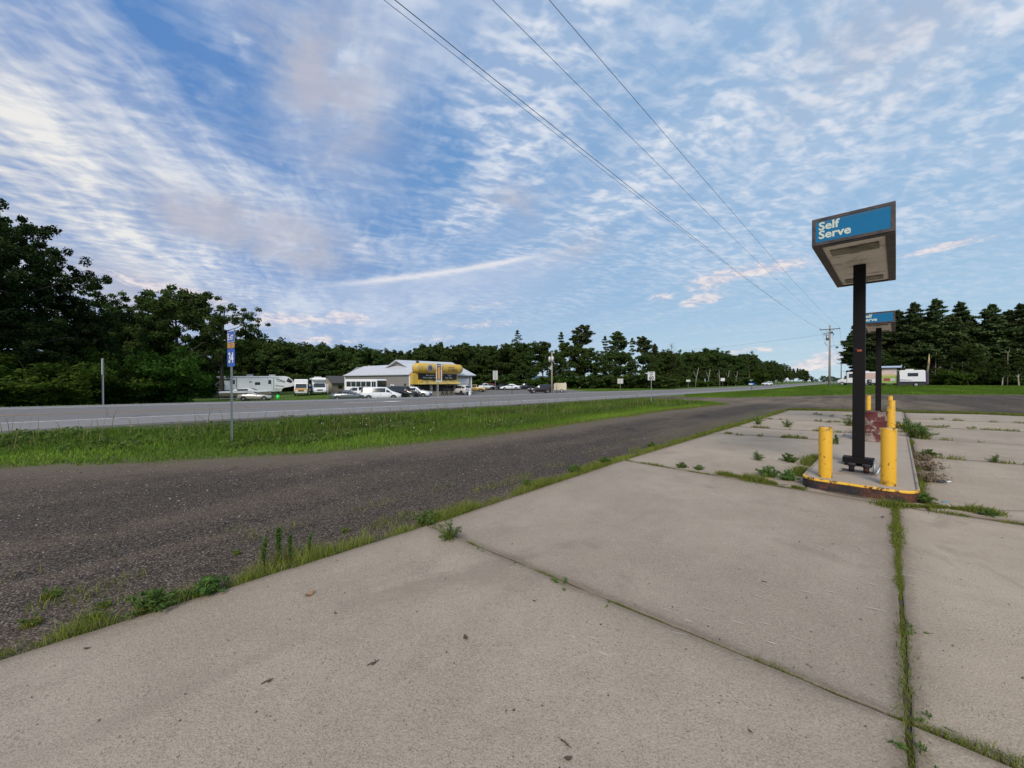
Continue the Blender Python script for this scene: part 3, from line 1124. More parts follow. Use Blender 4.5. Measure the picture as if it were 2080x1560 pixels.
def make_island(a0, a1, label):
    t = thing('pump_island', label, 'pump island', abv(a0, -0.42, 0), 0, 'pump islands')
    # local frame: parts in world orientation around the thing's base
    def loc(p): return [(abv(a, b) - abv(a0, -0.42)).xy for a, b in p]
    outer = loc(rounded(a0, a1, -1.05, 0.23, 0.24))
    inner = loc(rounded(a0, a1, -1.05, 0.23, 0.24, 0.028))
    mb = MB()
    mb.prism([tuple(p) for p in inner], 0.0, 0.148, 'Z')
    mb.build('island_top', M['island_conc'], t)
    n = len(outer)
    mb = MB()
    bm = mb.bm
    lo = [bm.verts.new((p.x, p.y, -0.03)) for p in outer]
    hi = [bm.verts.new((p.x, p.y, 0.130)) for p in outer]
    for i in range(n):
        bm.faces.new((lo[i], lo[(i + 1) % n], hi[(i + 1) % n], hi[i]))
    mb.build('steel_skirt', M['skirt'], t, smooth=True)
    mb = MB()
    bm = mb.bm
    ring = []
    for p, q in zip(outer, inner):
        o = (p - q).normalized()
        ring.append([bm.verts.new((p.x + o.x * .006, p.y + o.y * .006, 0.128)), bm.verts.new((p.x + o.x * .007, p.y + o.y * .007, 0.152)),
                     bm.verts.new((p.x - o.x * .004, p.y - o.y * .004, 0.162)), bm.verts.new((q.x, q.y, 0.160)), bm.verts.new((q.x, q.y, 0.147))])
    for i in range(n):
        A, B = ring[i], ring[(i + 1) % n]
        # front end is yellow, the long sides dull red-brown
        mid = (outer[i] + outer[(i + 1) % n]) / 2
        al = (mid.x + mid.y) * Q2
        for k in range(4):
            f = bm.faces.new((A[k], B[k], B[k + 1], A[k + 1]))
            f.material_index = 0 if al < 0.26 else 1
            f.smooth = True
    mb.build('kerb_edge', [M['yellow_edge'], M['edge_red']], t)
    return t


make_island(7.42, 15.0, 'front concrete pump island with rusted skirt, nearest the camera')
make_island(19.0, 26.6, 'second concrete pump island, behind the rusted red barrel')


# bollards
def make_bollard():
    t = thing('bollard', 'x', 'bollard', (0, 0, 0), 0, 'yellow bollards on the pump islands')
    mb = MB()
    h, r = 0.78, 0.0855
    pts = [(r, 0), (r, h - 0.004), (r * 0.97, h + 0.004), (r * 0.90, h + 0.006)]
    seg = 28
    rings = [[mb.bm.verts.new((rr * math.cos(2 * math.pi * k / seg), rr * math.sin(2 * math.pi * k / seg), z)) for k in range(seg)] for rr, z in pts]
    for A, B in zip(rings, rings[1:]):
        for k in range(seg):
            f = mb.bm.faces.new((A[k], A[(k + 1) % seg], B[(k + 1) % seg], B[k])); f.smooth = True
    mb.build('pipe', M['yellow'], t)
    mb = MB()
    seg = 20
    top = [mb.bm.verts.new((r * 0.9 * math.cos(2 * math.pi * k / seg), r * 0.9 * math.sin(2 * math.pi * k / seg), h - 0.006)) for k in range(seg)]
    c = mb.bm.verts.new((0, 0, h + 0.016))
    for k in range(seg):
        f = mb.bm.faces.new((top[k], top[(k + 1) % seg], c)); f.smooth = True
    mb.build('concrete_cap', M['island_conc'], t)
    return t


boll = make_bollard()
BO = [(7.72, -0.78, 'yellow bollard at front left corner of the front island, by the black pole', 1.0, 0.3),
      (7.78, -0.075, 'yellow bollard at front right corner of the front island, most chipped', 1.05, 2.1),
      (14.6, -0.80, 'yellow bollard left of the rusted red barrel, half behind the black pole', 1.0, 4.4),
      (14.7, -0.10, 'yellow bollard right of the rusted red barrel', 1.0, 1.2),
      (19.5, -0.11, 'yellow bollard at front right of the second island', 1.03, 3.3),
      (26.2, -0.98, 'yellow bollard at far left end of the second island', 1.0, 5.5),
      (26.2, -0.20, 'yellow bollard at far right end of the second island', 1.0, 0.9)]
for i, (a, b_, lab, sc, rz) in enumerate(BO):
    p = abv(a, b_, 0.146)
    if i == 0:
        o = boll
        o.location = p; o.rotation_euler = (0, 0, rz); o['label'] = lab
    else:
        o = copy_thing(boll, p, rz, lab)
    o.scale = (1, 1, sc)


# self serve lamp canopies
def make_canopy():
    t = thing('canopy_sign', 'x', 'canopy sign', (0, 0, 0), R(-45), 'self serve canopies')
    # local +X = island's width (to the right), local +Y = along the island
    zb, zt = 3.71, 4.115
    hw, L0, L1 = 0.455, -1.79, 1.75
    mb = MB()
    mb.box((0, 0, (0.18 + zb) / 2), (0.165, 0.165, zb - 0.18), bev=0.006)
    mb.build('pole', M['pole_black'], t)
    mb = MB()
    mb.box((0, 0, 0.155), (0.36, 0.34, 0.012))
    mb.box((0, -0.0, 0.235), (0.42, 0.25, 0.10), bev=0.008)
    for sx in (-1, 1):
        for sy in (-1, 1):
            mb.tube([(sx * .16, sy * .15, 0.15), (sx * .16, sy * .15, 0.20)], 0.014, 6)
    mb.build('base_plate', M['pole_black'], t)
    # light box: rim channels, faces and soffit
    mb = MB()
    e = 0.045
    for y in (L0, L1):
        s = -1 if y < 0 else 1
        mb.box((0, y, zb + e / 2), (2 * hw, 0.05, e)); mb.box((0, y, zt - e / 2), (2 * hw, 0.05, e))
        for x in (-1, 1):
            mb.box((x * (hw - e / 2), y, (zb + zt) / 2), (e, 0.05, zt - zb - 2 * e))
    for x in (-1, 1):
        mb.box((x * (hw - 0.022), (L0 + L1) / 2, (zb + zt) / 2), (0.045, L1 - L0 - 0.052, zt - zb), bev=0.004)
    mb.box((0, (L0 + L1) / 2, zt - 0.01), (2 * hw - 0.092, L1 - L0 - 0.054, 0.016))
    # soffit rim
    for x in (-1, 1):
        mb.box((x * (hw - 0.052), (L0 + L1) / 2, zb - 0.008), (0.10, L1 - L0 + 0.02, 0.014))
    for y in (L0 + 0.04, L1 - 0.04):
        mb.box((0, y, zb - 0.0085), (2 * hw - 0.21, 0.10, 0.013))
    mb.build('rim', M['rim_brown'], t)
    mb = MB()
    nb = 4
    yy = np.linspace(L0 + 0.08, L1 - 0.08, nb + 1)
    for i in range(nb):
        mb.box((0, (yy[i] + yy[i + 1]) / 2, zb + 0.014), (2 * hw - 0.2, yy[i + 1] - yy[i] - 0.012, 0.014))
    mb.build('soffit', M['soffit'], t)
    for y in (L0 + 0.56, L1 - 0.5):
        mb = MB()
        mb.box((0.0, y, zb - 0.006), (0.56, 0.34, 0.024), bev=0.004)
        mb.box((0.0, y, zb - 0.018), (0.115, 0.335, 0.018), bev=0.004)
        mb.build('lamp_lens', M['lens'], t)
    for y, s in ((L0, -1), (L1, 1)):
        mb = MB()
        mb.box((0, y + s * 0.012, (zb + zt) / 2), (2 * hw - 2 * e + 0.012, 0.016, zt - zb - 2 * e + 0.012), bev=0.003)
        f = mb.build('sign_face', M['acrylic'], t)
        rot = (R(90), 0, 0) if s < 0 else (R(90), 0, R(180))
        ln = letters('lettering', 'Self\nServe', 0.165, M['acrylic_text'], f, (-0.375 * (1 if s < 0 else -1), y + s * 0.0205, zb + 0.225), rot, bold=0.0045, thick=0.0015, sx=1.0, line=0.78)
    return t


can = make_canopy()
can.location = abv(9.25, -0.475)
can['label'] = 'large blue self serve canopy sign on black pole, nearest the camera'
can2 = copy_thing(can, abv(9.25 + 11.5, -0.50), R(-45), 'smaller looking blue self serve canopy sign, behind the first black pole')
mb = MB()
mb.box((0.01, -0.0865, 2.19), (0.06, 0.008, 0.035), bev=0.002)
mb.build('red_tag', simple('faded_red_tape', (0.35, 0.07, 0.035), 0.7), can)

# sunken opening with broken pipe stubs in front of the pole
t = thing('pipe_stubs', 'rusted pipe stubs in a sunken opening before the black pole', 'pipes', abv(8.52, -0.44, 0.149), R(45))
mb = MB()
mb.box((0, 0, 0.002), (0.34, 0.42, 0.006))
mb.build('pit_bottom', simple('dark_pit', (0.05, 0.042, 0.035), 0.95, vary=0.4), t)
mb = MB()
mb.box((0.0, 0.215, 0.008), (0.36, 0.02, 0.012)); mb.box((0.0, -0.215, 0.008), (0.36, 0.02, 0.012)); mb.box((-0.18, 0, 0.008), (0.02, 0.41, 0.012))
mb.build('steel_frame', M['edge_red'], t)
for dx, dy in ((-0.02, 0.08), (-0.02, -0.10)):
    mb = MB()
    mb.tube([(dx, dy, 0.003), (dx, dy, 0.12)], 0.038, 12)
    mb.tube([(dx, dy, 0.09), (dx, dy, 0.135)], 0.052, 8)
    mb.build('pipe', M['skirt'], t)
mb = MB()
mb.tube([(-0.05, -0.22, 0.0), (0.30, -0.30, 0.20)], 0.02, 8)
mb.tube([(-0.03, -0.19, 0.0), (0.05, -0.2, 0.21)], 0.016, 8)
mb.build('conduit', M['steel'], t)

# rusted barrel standing on the island
t = thing('steel_barrel', 'rusted red and white steel barrel standing on the front island', 'barrel', abv(13.3, -0.47, 0.147), R(20))
mb = MB()
rb, hb = 0.315, 0.745
prof = []
for k in range(31):
    z = hb * k / 30
    bead = sum(0.020 * math.exp(-((z - zc) / 0.016) ** 2) for zc in (0.02, 0.26, 0.50, hb - 0.015))
    prof.append((rb + bead + 0.004 * math.sin(z * 9), z))
seg = 40
rg_ = random.Random(9)
dent = [(rg_.uniform(0, 6.28), rg_.uniform(.1, .65), rg_.uniform(.010, .03)) for _ in range(9)]
rings = []
for rr_, z in prof:
    row = []
    for k in range(seg):
        th_ = 2 * math.pi * k / seg
        d_ = sum(am * math.exp(-(((th_ - t0 + math.pi) % (2 * math.pi) - math.pi) / .28) ** 2 - ((z - z0) / .10) ** 2) for t0, z0, am in dent)
        row.append(mb.bm.verts.new(((rr_ - d_) * math.cos(th_), (rr_ - d_) * math.sin(th_), z)))
    rings.append(row)
for A, B in zip(rings, rings[1:]):
    for k in range(seg):
        f = mb.bm.faces.new((A[k], A[(k + 1) % seg], B[(k + 1) % seg], B[k])); f.smooth = True
mb.build('shell', M['redbox'], t)
mb = MB()
mb.tube([(0, 0, hb - .05), (0, 0, hb - .02)], rb * .985, 40)
mb.build('lid', M['skirt'], t)


# ------------------------------------------------------------------ road signs and posts
def face_dir(ang):
    """rotation so local -Y (the front) looks towards direction ang (degrees from +X)"""
    return R(ang + 90)


ROADANG = math.degrees(math.atan2(UY, UX))       # 48.5


def post(mb, h, w=0.05):
    # U channel post
    mb.box((0, 0.018, h / 2 - 0.15), (w, 0.006, h + 0.3))
    for s in (-1, 1):
        mb.box((s * w * 0.45, 0.002, h / 2 - 0.15), (0.006, 0.03, h + 0.3))


def sign(name, label, loc, rz, h, panels, postmat='steel', cat='road sign'):
    """panels: list of (w, hgt, z_centre, sheet material, [(text, size, x, z, material, sx, bold)], back)"""
    t = thing(name, label, cat, loc, rz)
    mb = MB(); post(mb, h)
    mb.build('post', M[postmat], t)
    for w, hg, zc, mt, texts in panels:
        mb = MB()
        mb.prism(rounded(-w / 2, w / 2, zc - hg / 2, zc + hg / 2, min(w, hg) * 0.08, k=4), -0.006, -0.003, 'Y')
        mb.mi = 1
        mb.prism(rounded(-w / 2 + .006, w / 2 - .006, zc - hg / 2 + .006, zc + hg / 2 - .006, min(w, hg) * 0.07, k=4), -0.0028, 0.0, 'Y')
        p = mb.build('panel', [M[mt], M['alu']], t)
        for tx in texts:
            if tx[0] == 'border':
                _, bw, ins, tm = tx
                mb = MB()
                o_ = rounded(-w / 2, w / 2, zc - hg / 2, zc + hg / 2, min(w, hg) * 0.08, ins, k=4)
                i_ = rounded(-w / 2, w / 2, zc - hg / 2, zc + hg / 2, min(w, hg) * 0.08, ins + bw, k=4)
                n = len(o_)
                vo = [mb.bm.verts.new((a, -0.0075, b)) for a, b in o_]
                vi = [mb.bm.verts.new((a, -0.0075, b)) for a, b in i_]
                for k in range(n):
                    mb.bm.faces.new((vo[k], vo[(k + 1) % n], vi[(k + 1) % n], vi[k]))
                mb.build('border', M[tm], p)
            else:
                body, size, x, z, tm, sx, bold = tx
                letters('lettering', body, size, M[tm], p, (x, -0.0085, z), (R(90), 0, 0), bold=bold, align='CENTER', thick=0.0012, sx=sx)
    return t


# EAST 34 marker: faces the traffic coming from the left
p = at(470, 10.0)
sign('route_sign', 'blue route marker post reading EAST 34, on the near grass verge', p, face_dir(-122), 2.85,
     [(0.40, 0.30, 2.73, 'blue_sign', [('border', 0.010, 0.004, 'white_sign'), ('E', 0.235, -0.135, 2.645, 'white_sign', 0.62, 0.006), ('AST', 0.185, 0.035, 2.645, 'white_sign', 0.62, 0.005)]),
      (0.40, 0.135, 2.50, 'orange_sign', []),
      (0.42, 0.46, 2.185, 'blue_sign', [('34', 0.36, 0.0, 2.06, 'white_sign', 0.78, 0.012)])])
p = at(1323, 28.5)
sign('speed_limit_sign', 'white speed limit 60 sign on steel post in the near grass', p, face_dir(-120), 2.35,
     [(0.52, 0.64, 2.02, 'white_sign', [('border', 0.012, 0.012, 'black'), ('SPEED', 0.135, 0.0, 2.20, 'black', 0.85, 0.003), ('LIMIT', 0.135, 0.0, 2.06, 'black', 0.95, 0.003),
                                        ('60', 0.36, 0.0, 1.755, 'black', 0.92, 0.012)])])


def plain_sign(label, px, Y, w, hg, ztop, ang, mt='alu', base=None, name='road_sign', dark=None):
    p = at(px, Y)
    return sign(name, label, p, face_dir(ang), ztop, [(w, hg, ztop - hg / 2, mt, [])], cat='road sign')


sign('road_sign', 'pale back of a tall road sign before the parking yard', at(1006, 47.5), face_dir(58), 3.0, [(0.72, 1.15, 2.45, 'cream', [])])
plain_sign('pale back of a square road sign on the grassy far verge', 1260, 73, 1.05, 0.95, 2.35, 62, 'cream')
plain_sign('small pale rectangular sign at the far roadside, left of its lookalike', 1398, 103, 1.0, 0.55, 2.4, -100, 'white_dull')
sign('road_sign', 'small white sign with dark lettering band, at the far roadside woods', at(1468, 131), face_dir(-100), 3.2, [(1.35, 1.1, 2.65, 'white_sign', [('border', 0.05, 0.05, 'black')])])
t = thing('road_sign', 'blue and white small sign on dark post, near side of the highway bend', 'road sign', at(1527, 70), face_dir(-115))
mb = MB(); post(mb, 1.45, 0.10); mb.build('post', M['wood_dark'], t)
mb = MB(); mb.box((0, -0.03, 1.30), (0.95, 0.02, 0.40)); mb.build('panel', M['blue_sign'], t)
mb = MB(); mb.box((-0.16, -0.046, 1.27), (0.60, 0.008, 0.20)); mb.build('plate', M['white_sign'], t)
t = thing('diamond_sign', 'pale diamond warning sign far down the highway', 'road sign', at(1599, 243), face_dir(75))
mb = MB(); post(mb, 3.2, 0.1); mb.build('post', M['steel'], t)
mb = MB(); mb.box((0, 0, 3.3), (1.5, 0.02, 1.5), Matrix.Rotation(R(45), 4, 'Y')); mb.build('panel', M['white_sign'], t)

# grey post with an edge-on sign, far side on the left
t = thing('marker_post', 'tall grey post with narrow edge-on sign before the dark trees', 'post', at(209, 20.9), R(40))
mb = MB(); post(mb, 2.55, 0.07); mb.build('post', M['steel'], t)
mb = MB(); mb.box((0.0, -0.02, 2.1), (0.03, 0.55, 0.85)); mb.build('panel', M['alu'], t)

# framed tall sign in front of the yellow shop front
t = thing('framed_sign', 'tall framed sign with orange centre on post before the yellow shop', 'sign', at(892, 40.5), face_dir(-92))
mb = MB(); mb.box((-0.12, 0.02, 0.85), (0.07, 0.07, 1.9)); mb.build('post', M['steel'], t)
mb = MB()
for sx in (-1, 1): mb.box((sx * 0.27, 0, 2.55), (0.07, 0.16, 1.95))
for z in (1.60, 3.50): mb.box((0, 0, z), (0.47, 0.16, 0.07))
mb.build('frame', M['white_dull'], t)
mb = MB(); mb.box((0, 0, 2.55), (0.465, 0.10, 1.82)); mb.build('dark_panel', M['black'], t)
mb = MB(); mb.box((0, -0.058, 2.52), (0.32, 0.02, 1.25)); mb.build('centre_panel', M['orange_sign'], t)
for z_, h_ in ((1.74, .18), (3.30, .14)):
    mb = MB(); mb.box((0, -0.058, z_), (0.40, 0.02, h_)); mb.build('end_panel', M['steel'], t)

t = thing('white_stub', 'short white marker stub with black neighbour post at the yard entrance', 'marker', at(954, 42.2), 0)
mb = MB(); mb.tube([(0, 0, -0.3), (0, 0, 0.62)], [0.14, 0.11], 12); mb.tube([(0, 0, 0.62), (0, 0, 0.70)], [0.17, 0.15], 12); mb.build('stub', M['white'], t)
for px, Y, hh in ((951, 41.7, 1.25), (1040, 46, 1.15), (1131, 49.6, 1.05)):
    t = thing('thin_post', {951: 'thin dark delineator post beside the white stub', 1040: 'thin dark delineator post in front of the white parked car', 1131: 'thin dark delineator post in front of the cream trailer'}[px], 'post', at(px, Y), 0)
    mb = MB(); mb.tube([(0, 0, -0.2), (0, 0, hh)], 0.035, 6); mb.build('post', M['plastic'], t)


# ------------------------------------------------------------------ utility poles
def insul(mb, p):
    mb.tube([p, (p[0], p[1], p[2] + 0.22)], [0.045, 0.03], 6)


def utility_pole(label, loc, h, arm, rz, mt, gear=False, armz=None, group='utility poles along the highway'):
    t = thing('utility_pole', label, 'utility pole', loc, rz, group)
    armz = armz or h - 0.75
    mb = MB(); mb.tube([(0, 0, -0.6), (0, 0, h * 0.5), (0, 0, h)], [0.19, 0.16, 0.12], 12); mb.build('pole', M[mt], t)
    if arm:
        mb = MB(); mb.box((0, -0.16, armz), (arm, 0.11, 0.13)); mb.tube([(-0.6, -0.16, armz - .05), (0, -0.13, armz - 0.65)], 0.03, 6); mb.tube([(0.6, -0.16, armz - .05), (0, -0.13, armz - 0.65)], 0.03, 6)
        mb.build('crossarm', M['wood_dark'], t)
        for x in (-arm / 2 + 0.1, arm / 2 - 0.1):
            mb = MB(); insul(mb, (x, -0.16, armz + 0.06)); mb.build('insulator', M['steel'], t)
    return t


POLE = at(1685, 70)
pole_h = 11.15
t = utility_pole('nearest pale utility pole with transformer, crossarm and lamp beside the grass', POLE, pole_h, 2.9, R(ROADANG - 90), 'wood_pole')
mb = MB()
mb.tube([(-0.32, -0.25, 8.4), (-0.32, -0.25, 9.35)], 0.24, 14); mb.tube([(-0.32, -0.25, 9.35), (-0.32, -0.25, 9.45)], [0.24, 0.12], 14)
mb.build('transformer', M['steel'], t)
for pts_, r_ in (([(0.1, -.1, 9.75), (0.55, -0.2, 9.55), (0.5, -0.2, 9.25)], 0.06), ([(-0.1, -.1, 9.75), (-0.95, -0.2, 9.65)], 0.05), ([(-0.1, -.1, 9.45), (-0.85, -0.2, 9.4)], 0.04)):
    mb = MB(); mb.tube(pts_, r_, 8); mb.build('cutout', M['plastic'], t)
mb = MB(); mb.tube([(-0.5, -0.2, 8.2), (-0.75, -0.2, 7.9), (-0.3, -.1, 7.4)], 0.03, 6); mb.build('cable', M['plastic'], t)
mb = MB(); mb.box((0.32, -0.2, 9.75), (0.28, 0.14, 0.3)); mb.build('switch_box', M['plastic'], t)
mb = MB()
mb.tube([(0, -0.1, 7.2), (0.6, -0.4, 7.35), (1.05, -0.6, 7.3)], 0.03, 6)
mb.tube([(1.05, -0.6, 7.3), (1.05, -0.6, 7.0)], [0.10, 0.24], 10); mb.tube([(1.05, -0.6, 7.0), (1.05, -0.6, 6.85)], [0.2, 0.12], 10)
mb.build('street_lamp', M['steel'], t)
far_poles = [(1708.5, 150, 8.0, 2.6, 'second utility pole along the highway, short with wide crossarm'), (1719, 205, 6.3, 3.0, 'third utility pole along the highway, left of the last'),
             (1723, 255, 6.3, 3.0, 'farthest utility pole along the highway, thin in the distance')]
FP = []
for px, Y, h, arm, lab in far_poles:
    q = at(px, Y)
    FP.append((q, h, arm))
    utility_pole(lab, q, h, arm, R(ROADANG - 90), 'wood_dark', armz=h - 0.3)
# pole with two cans across the road
t = utility_pole('utility pole with two pale transformer cans beside the parking yard', at(1121, 74), 8.0, 0, R(-60), 'wood_pole')
for x in (-0.45, 0.45):
    mb = MB(); mb.tube([(x, -0.2, 6.1), (x, -0.2, 7.0)], 0.25, 12); mb.tube([(x, -.2, 7.0), (x, -.2, 7.12)], [0.25, 0.1], 12); mb.box((x * .5, -.1, 6.6), (abs(x) * .7, .08, .08)); mb.build('transformer', M['alu'], t)
mb = MB(); mb.box((0, -0.2, 4.9), (0.35, 0.2, 0.7)); mb.build('meter_box', M['alu'], t)


# wires
def wire(label, P0, P1, sag, rad=0.0055, n=40):
    pts = []
    for i in range(n + 1):
        k = i / n
        p = P0.lerp(P1, k)
        p.z -= sag * 4 * k * (1 - k)
        pts.append(p)
    mb = MB(); mb.tube(pts, rad, 5)
    o = mb.build('power_line', M['wire'])
    return tag(o, label, 'power line', 'overhead power lines')


def solve_wire(P0, samples, sag, sB=-38.0):
    """the far end behind the camera, chosen so the span crosses the given directions"""
    best = None
    for c1 in np.arange(-1, 9, 0.1):
        for z1 in np.arange(5.5, 13.5, 0.15):
            x1, y1 = sc2xy(sB, c1)
            k = np.linspace(0, 1, 400)
            x = P0.x + (x1 - P0.x) * k
            y = P0.y + (y1 - P0.y) * k
            z = P0.z + (z1 - P0.z) * k - sag * 4 * k * (1 - k)
            ok = y > 0.8
            u = 1040 + 781 * x[ok] / y[ok]
            v = 774 - 781 * (z[ok] - CAMZ) / y[ok]
            e = 0
            for su, svv in samples:
                e += np.min((u - su) ** 2 + (v - svv) ** 2)
            if best is None or e < best[0]:
                best = (e, c1, z1)
    x1, y1 = sc2xy(sB, best[1])
    return Vector((x1, y1, best[2]))


armM = Matrix.Translation(POLE) @ Matrix.Rotation(R(ROADANG - 90), 4, 'Z')
tips = [armM @ Vector((1.35, -0.16, pole_h - 0.47)), armM @ Vector((0.0, 0, pole_h + 0.05)), armM @ Vector((-1.35, -0.16, pole_h - 0.47)), armM @ Vector((-0.2, -0.1, 9.6))]
WS = [([(1107, 0), (1240, 150), (1390, 320), (1540, 500)], 'overhead power line crossing the sky, rightmost of the four', 1.1),
      ([(990, 0), (1040, 50), (1240, 240), (1360, 360), (1490, 480)], 'overhead power line crossing the sky, second from the right', 1.1),
      ([(803, 0), (1040, 194), (1240, 353), (1390, 468), (1540, 584)], 'overhead power line crossing the sky, upper of the close pair', 1.1),
      ([(782, 0), (1040, 203), (1240, 362), (1390, 478), (1540, 592)], 'overhead power line crossing the sky, lower of the close pair', 1.3)]
for tip, (smp, lab, sag) in zip(tips, WS):
    wire(lab, tip, solve_wire(tip, smp, sag), sag)
for tip, k in zip(tips[:3], (1, 0, -1)):
    q, h, arm = FP[0]
    e = Matrix.Translation(q) @ Matrix.Rotation(R(ROADANG - 90), 4, 'Z') @ Vector((k * arm * 0.42, -0.16, h))
    wire({1: 'overhead line from the nearest pole to the second pole, right side', 0: 'overhead line from the nearest pole top to the second pole', -1: 'overhead line from the nearest pole to the second pole, left side'}[k], tip, e, 1.4, 0.012, 24)
# service drop across the road towards the woods
q = at(1180, 118)
wire('faint service line from the pale pole across the highway to the woods', tips[3], Vector((q.x, q.y, q.z + 10.5)), 1.2, 0.012, 24)


# ------------------------------------------------------------------ foliage materials
def leaf_mat(name, c0, c1, c2, trans=0.25, hv=0.12):
    """three leaf colours chosen per leaf cluster (attribute tone) and per tree"""
    m = bpy.data.materials.new(name)
    m.use_nodes = True
    nt = NT(m.node_tree)
    t = nt.attr('tone')
    r = nt.rand()
    c = nt.mix(nt.ss(0.0, 0.55, t), c0, c1)
    c = nt.mix(nt.ss(0.62, 1.0, t), c, c2)
    hs = nt.n('ShaderNodeHueSaturation')
    nt.put(hs.inputs['Color'], c)
    nt.put(hs.inputs['Hue'], 0.5 + (r - 0.5) * 0.035)
    nt.put(hs.inputs['Value'], 1.0 + (r - 0.5) * hv * 2)
    d = nt.n('ShaderNodeBsdfDiffuse')
    nt.link(hs.outputs[0], d.inputs[0])
    tr = nt.n('ShaderNodeBsdfTranslucent')
    nt.link(hs.outputs[0], tr.inputs[0])
    mx = nt.n('ShaderNodeMixShader')
    mx.inputs[0].default_value = trans
    nt.link(d.outputs[0], mx.inputs[1])
    nt.link(tr.outputs[0], mx.inputs[2])
    out = nt.n('ShaderNodeOutputMaterial')
    nt.link(mx.outputs[0], out.inputs[0])
    return m


M['leaf'] = leaf_mat('broad_leaves', (0.034, 0.055, 0.016), (0.058, 0.092, 0.025), (0.100, 0.132, 0.040), hv=0.2)
M['leaf_backlit'] = leaf_mat('backlit_oak_leaves', (0.015, 0.025, 0.010), (0.026, 0.043, 0.015), (0.046, 0.066, 0.022), 0.15)  # oaks stand against the light; their darkness is put into the leaf colour
M['leaf_bush'] = leaf_mat('bush_leaves', (0.030, 0.060, 0.010), (0.052, 0.095, 0.016), (0.085, 0.125, 0.026))
M['needle'] = leaf_mat('pine_needles', (0.042, 0.066, 0.025), (0.070, 0.100, 0.036), (0.118, 0.135, 0.056), 0.12, hv=0.2)
M['bark'] = simple('grey_bark', (0.085, 0.070, 0.056), 0.95, vary=0.35, scale=5)
M['bark_dark'] = simple('dark_bark', (0.035, 0.029, 0.024), 0.95, vary=0.35, scale=5)
M['bark_pale'] = simple('pale_birch_bark', (0.34, 0.31, 0.27), 0.9, vary=0.3, scale=4)
M['bark_red'] = simple('pine_bark', (0.17, 0.13, 0.10), 0.95, vary=0.35, scale=5)


def leaf_quads(cent, rad, per, size, rng, flat=1.0, long_=1.6, up=0.5, tones=None, hollow=0.35):
    """cent (k,3), rad (k,) or (k,3): leaf-sized quads spread through each clump"""
    cent = np.asarray(cent, float)
    k = len(cent)
    rad = np.asarray(rad, float)
    if rad.ndim == 1:
        rad = np.stack([rad, rad, rad * flat], 1)
    n = k * per
    ci = np.repeat(np.arange(k), per)
    d = rng.normal(size=(n, 3))
    d /= np.linalg.norm(d, axis=1)[:, None]
    rr = (hollow + (1 - hollow) * rng.random(n)) ** 0.8
    rr *= 0.75 + 0.5 * rng.random(n)
    p = cent[ci] + d * rad[ci] * rr[:, None]
    nm = rng.normal(size=(n, 3)) + np.array([0, 0, up])
    nm /= np.linalg.norm(nm, axis=1)[:, None]
    a = np.cross(nm, rng.normal(size=(n, 3)))
    a /= np.linalg.norm(a, axis=1)[:, None] + 1e-9
    b = np.cross(nm, a)
    s = size * (0.6 + 0.8 * rng.random(n))
    a = a * (s * long_ * 0.5)[:, None]
    b = b * (s * 0.5)[:, None]
    # pointed leaf: a kite
    V = np.stack([p - a, p - b * 0.9 + a * 0.1, p + a, p + b * 0.9 + a * 0.1], 1).reshape(-1, 3)
    F = np.arange(4 * n).reshape(-1, 4)
    if tones is None:
        tones = rng.random(k)
    t = np.clip(tones[ci] * 0.65 + rng.random(n) * 0.35, 0, 1)
    return V, F, np.repeat(t, 4)


def bez(p0, p1, bend, n=5):
    out = []
    for i in range(n + 1):
        k = i / n
        p = p0.lerp(p1, k) + bend * (4 * k * (1 - k))
        out.append(p)
    return out


